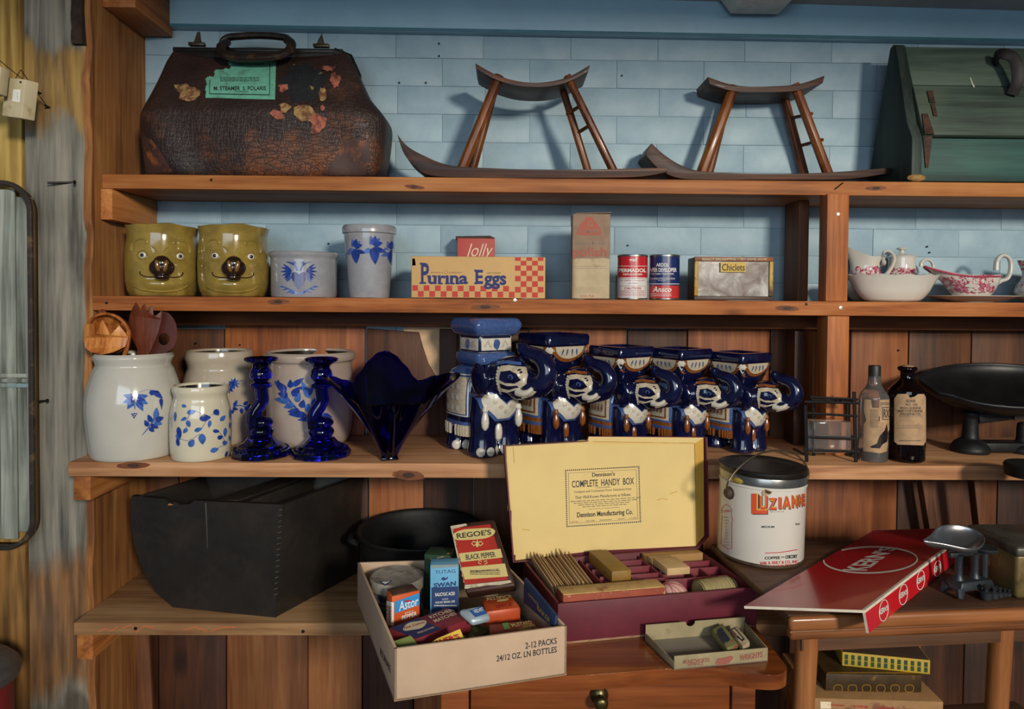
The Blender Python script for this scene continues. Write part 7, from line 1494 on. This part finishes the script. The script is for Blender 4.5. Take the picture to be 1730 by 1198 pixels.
d = D(pix(mb, t, 0, 0, 3.743), 0, .0006); d.poly(WI, [(84, 565), (132, 568), (126, 648), (76, 640)]); d.flush(t, 'sticker'); d = D(pix(mb, t, 0, 0, 3.743), 0, .001); d.strip(GYP, [(106, 588), (114, 586), (112, 602)], 2.5); d.strip(GYP, [(108, 612), (114, 606), (114, 632)], 2.5); d.disc(INK, 132, 520, 7); d.flush(t, 'sticker_print')
hblock('second ivory wooden block at the very left edge of the picture', [(-40, 160), (-3, 158), (2, 112), (-36, 110)], 1.262, .02, .002)
# long oval basket hung on its side
SLT = wood('pale basket slat', '#55584f', '#80857c', '#a2a69b', 'Z', .8, 1.2, .4, knot=False, blotch=('#5f777a', '#8aa5a6'), bt=(.5, .6)); RIM = surf('dark bent rim', '#2b2420', .6, .3, 30, .2, col2='#5d4a34', thr=(.55, .65)); HOOP = wood('bent hoop', '#4a3722', '#6e5535', '#8a6d47', 'Z', .6, 1, .3, knot=False)
Yr = 1.372; cxm = at(-75, 617, Yr); loc = V((cxm.x, Yr, at(-75, 925, Yr).z)); bk_ = T('long_basket', 'long round-cornered wooden basket hung on its side at the left edge', 'basket', loc)
wq = at(53, 617, Yr).x-loc.x; hq = at(-75, 308, Yr).z-loc.z
def rr(w_, h_, rad, n_=8):
    out = []
    for cx_, cz_, a0_ in ((w_-rad, h_-rad, 0), (-w_+rad, h_-rad, pi/2), (-w_+rad, rad, pi), (w_-rad, rad, 1.5*pi)): out += [V((cx_+rad*cos(a0_+pi/2*i/n_), 0, cz_+rad*sin(a0_+pi/2*i/n_))) for i in range(n_+1)]
    return out
ring = rr(wq, hq, .055); MB().tube(ring, .0052, 8, closed=True, sx=1.3).build('rim', RIM, bk_)
mb = MB(); rg_ = rr(wq-.004, hq-.004, .052); b0 = len(rg_); mb.v = [p+V((0, .002, 0)) for p in rg_]+[p+V((0, .026, 0)) for p in rg_]; mb.f = [(i, (i+1) % b0, b0+(i+1) % b0, b0+i) for i in range(b0)]; mb.mi = [0]*b0; mb.build('hoop', HOOP, bk_, solid=.003)
ns = 8
for i in range(ns):
    x0 = -wq+.008+i*(2*wq-.016)/ns; MB().box((x0+(wq-.008)/ns, .022, hq/2), ((2*wq-.016)/ns-.002, .004, hq-.02-(.03 if i in (0, ns-1) else 0))).build('slat', SLT, bk_, bevel=.001)
zbn = at(0, 640, Yr+.045).z-loc.z
for k_ in range(3): MB().tube([V((-wq+.006, .017, zbn-.010+k_*.010)), V((0, .0165, zbn-.010+k_*.010)), V((wq-.016, .017, zbn-.010+k_*.010))], .0045, 6, sx=.5).build('band', SLT, bk_)
MB().tube([V((0, .0, hq)), V((0, .012, hq+.02)), V((0, YB-Yr+.004, hq+.03))], .001, 5).build('hanging_wire', NAIL, bk_)
# red metal can in the bottom left corner
RC = surf('dull red paint', '#7a2422', .5, .15, 30); GM = surf('grey metal', '#6f6d6c', .4, .15, 40, 0, .7); Y = 1.17
p = at(32, 1150, Y); loc = V((p.x-.150, Y+.05, .0006)); rc = T('red_can', 'dull red metal can with a grey rim in the lower left corner', 'can', loc); hr = at(0, 1166, Y).z
MB().lathe([(.085, 0), (.087, .004), (.087, hr-.02), (.090, hr-.018), (.001, hr-.017)], 40).build('can_body', RC, rc, angle=40); MB().lathe([(.088, hr-.022), (.097, hr-.018), (.099, hr-.010), (.097, hr-.002), (.085, hr+.012), (.07, hr+.016), (.001, hr+.018)], 40).build('rim', GM, rc)
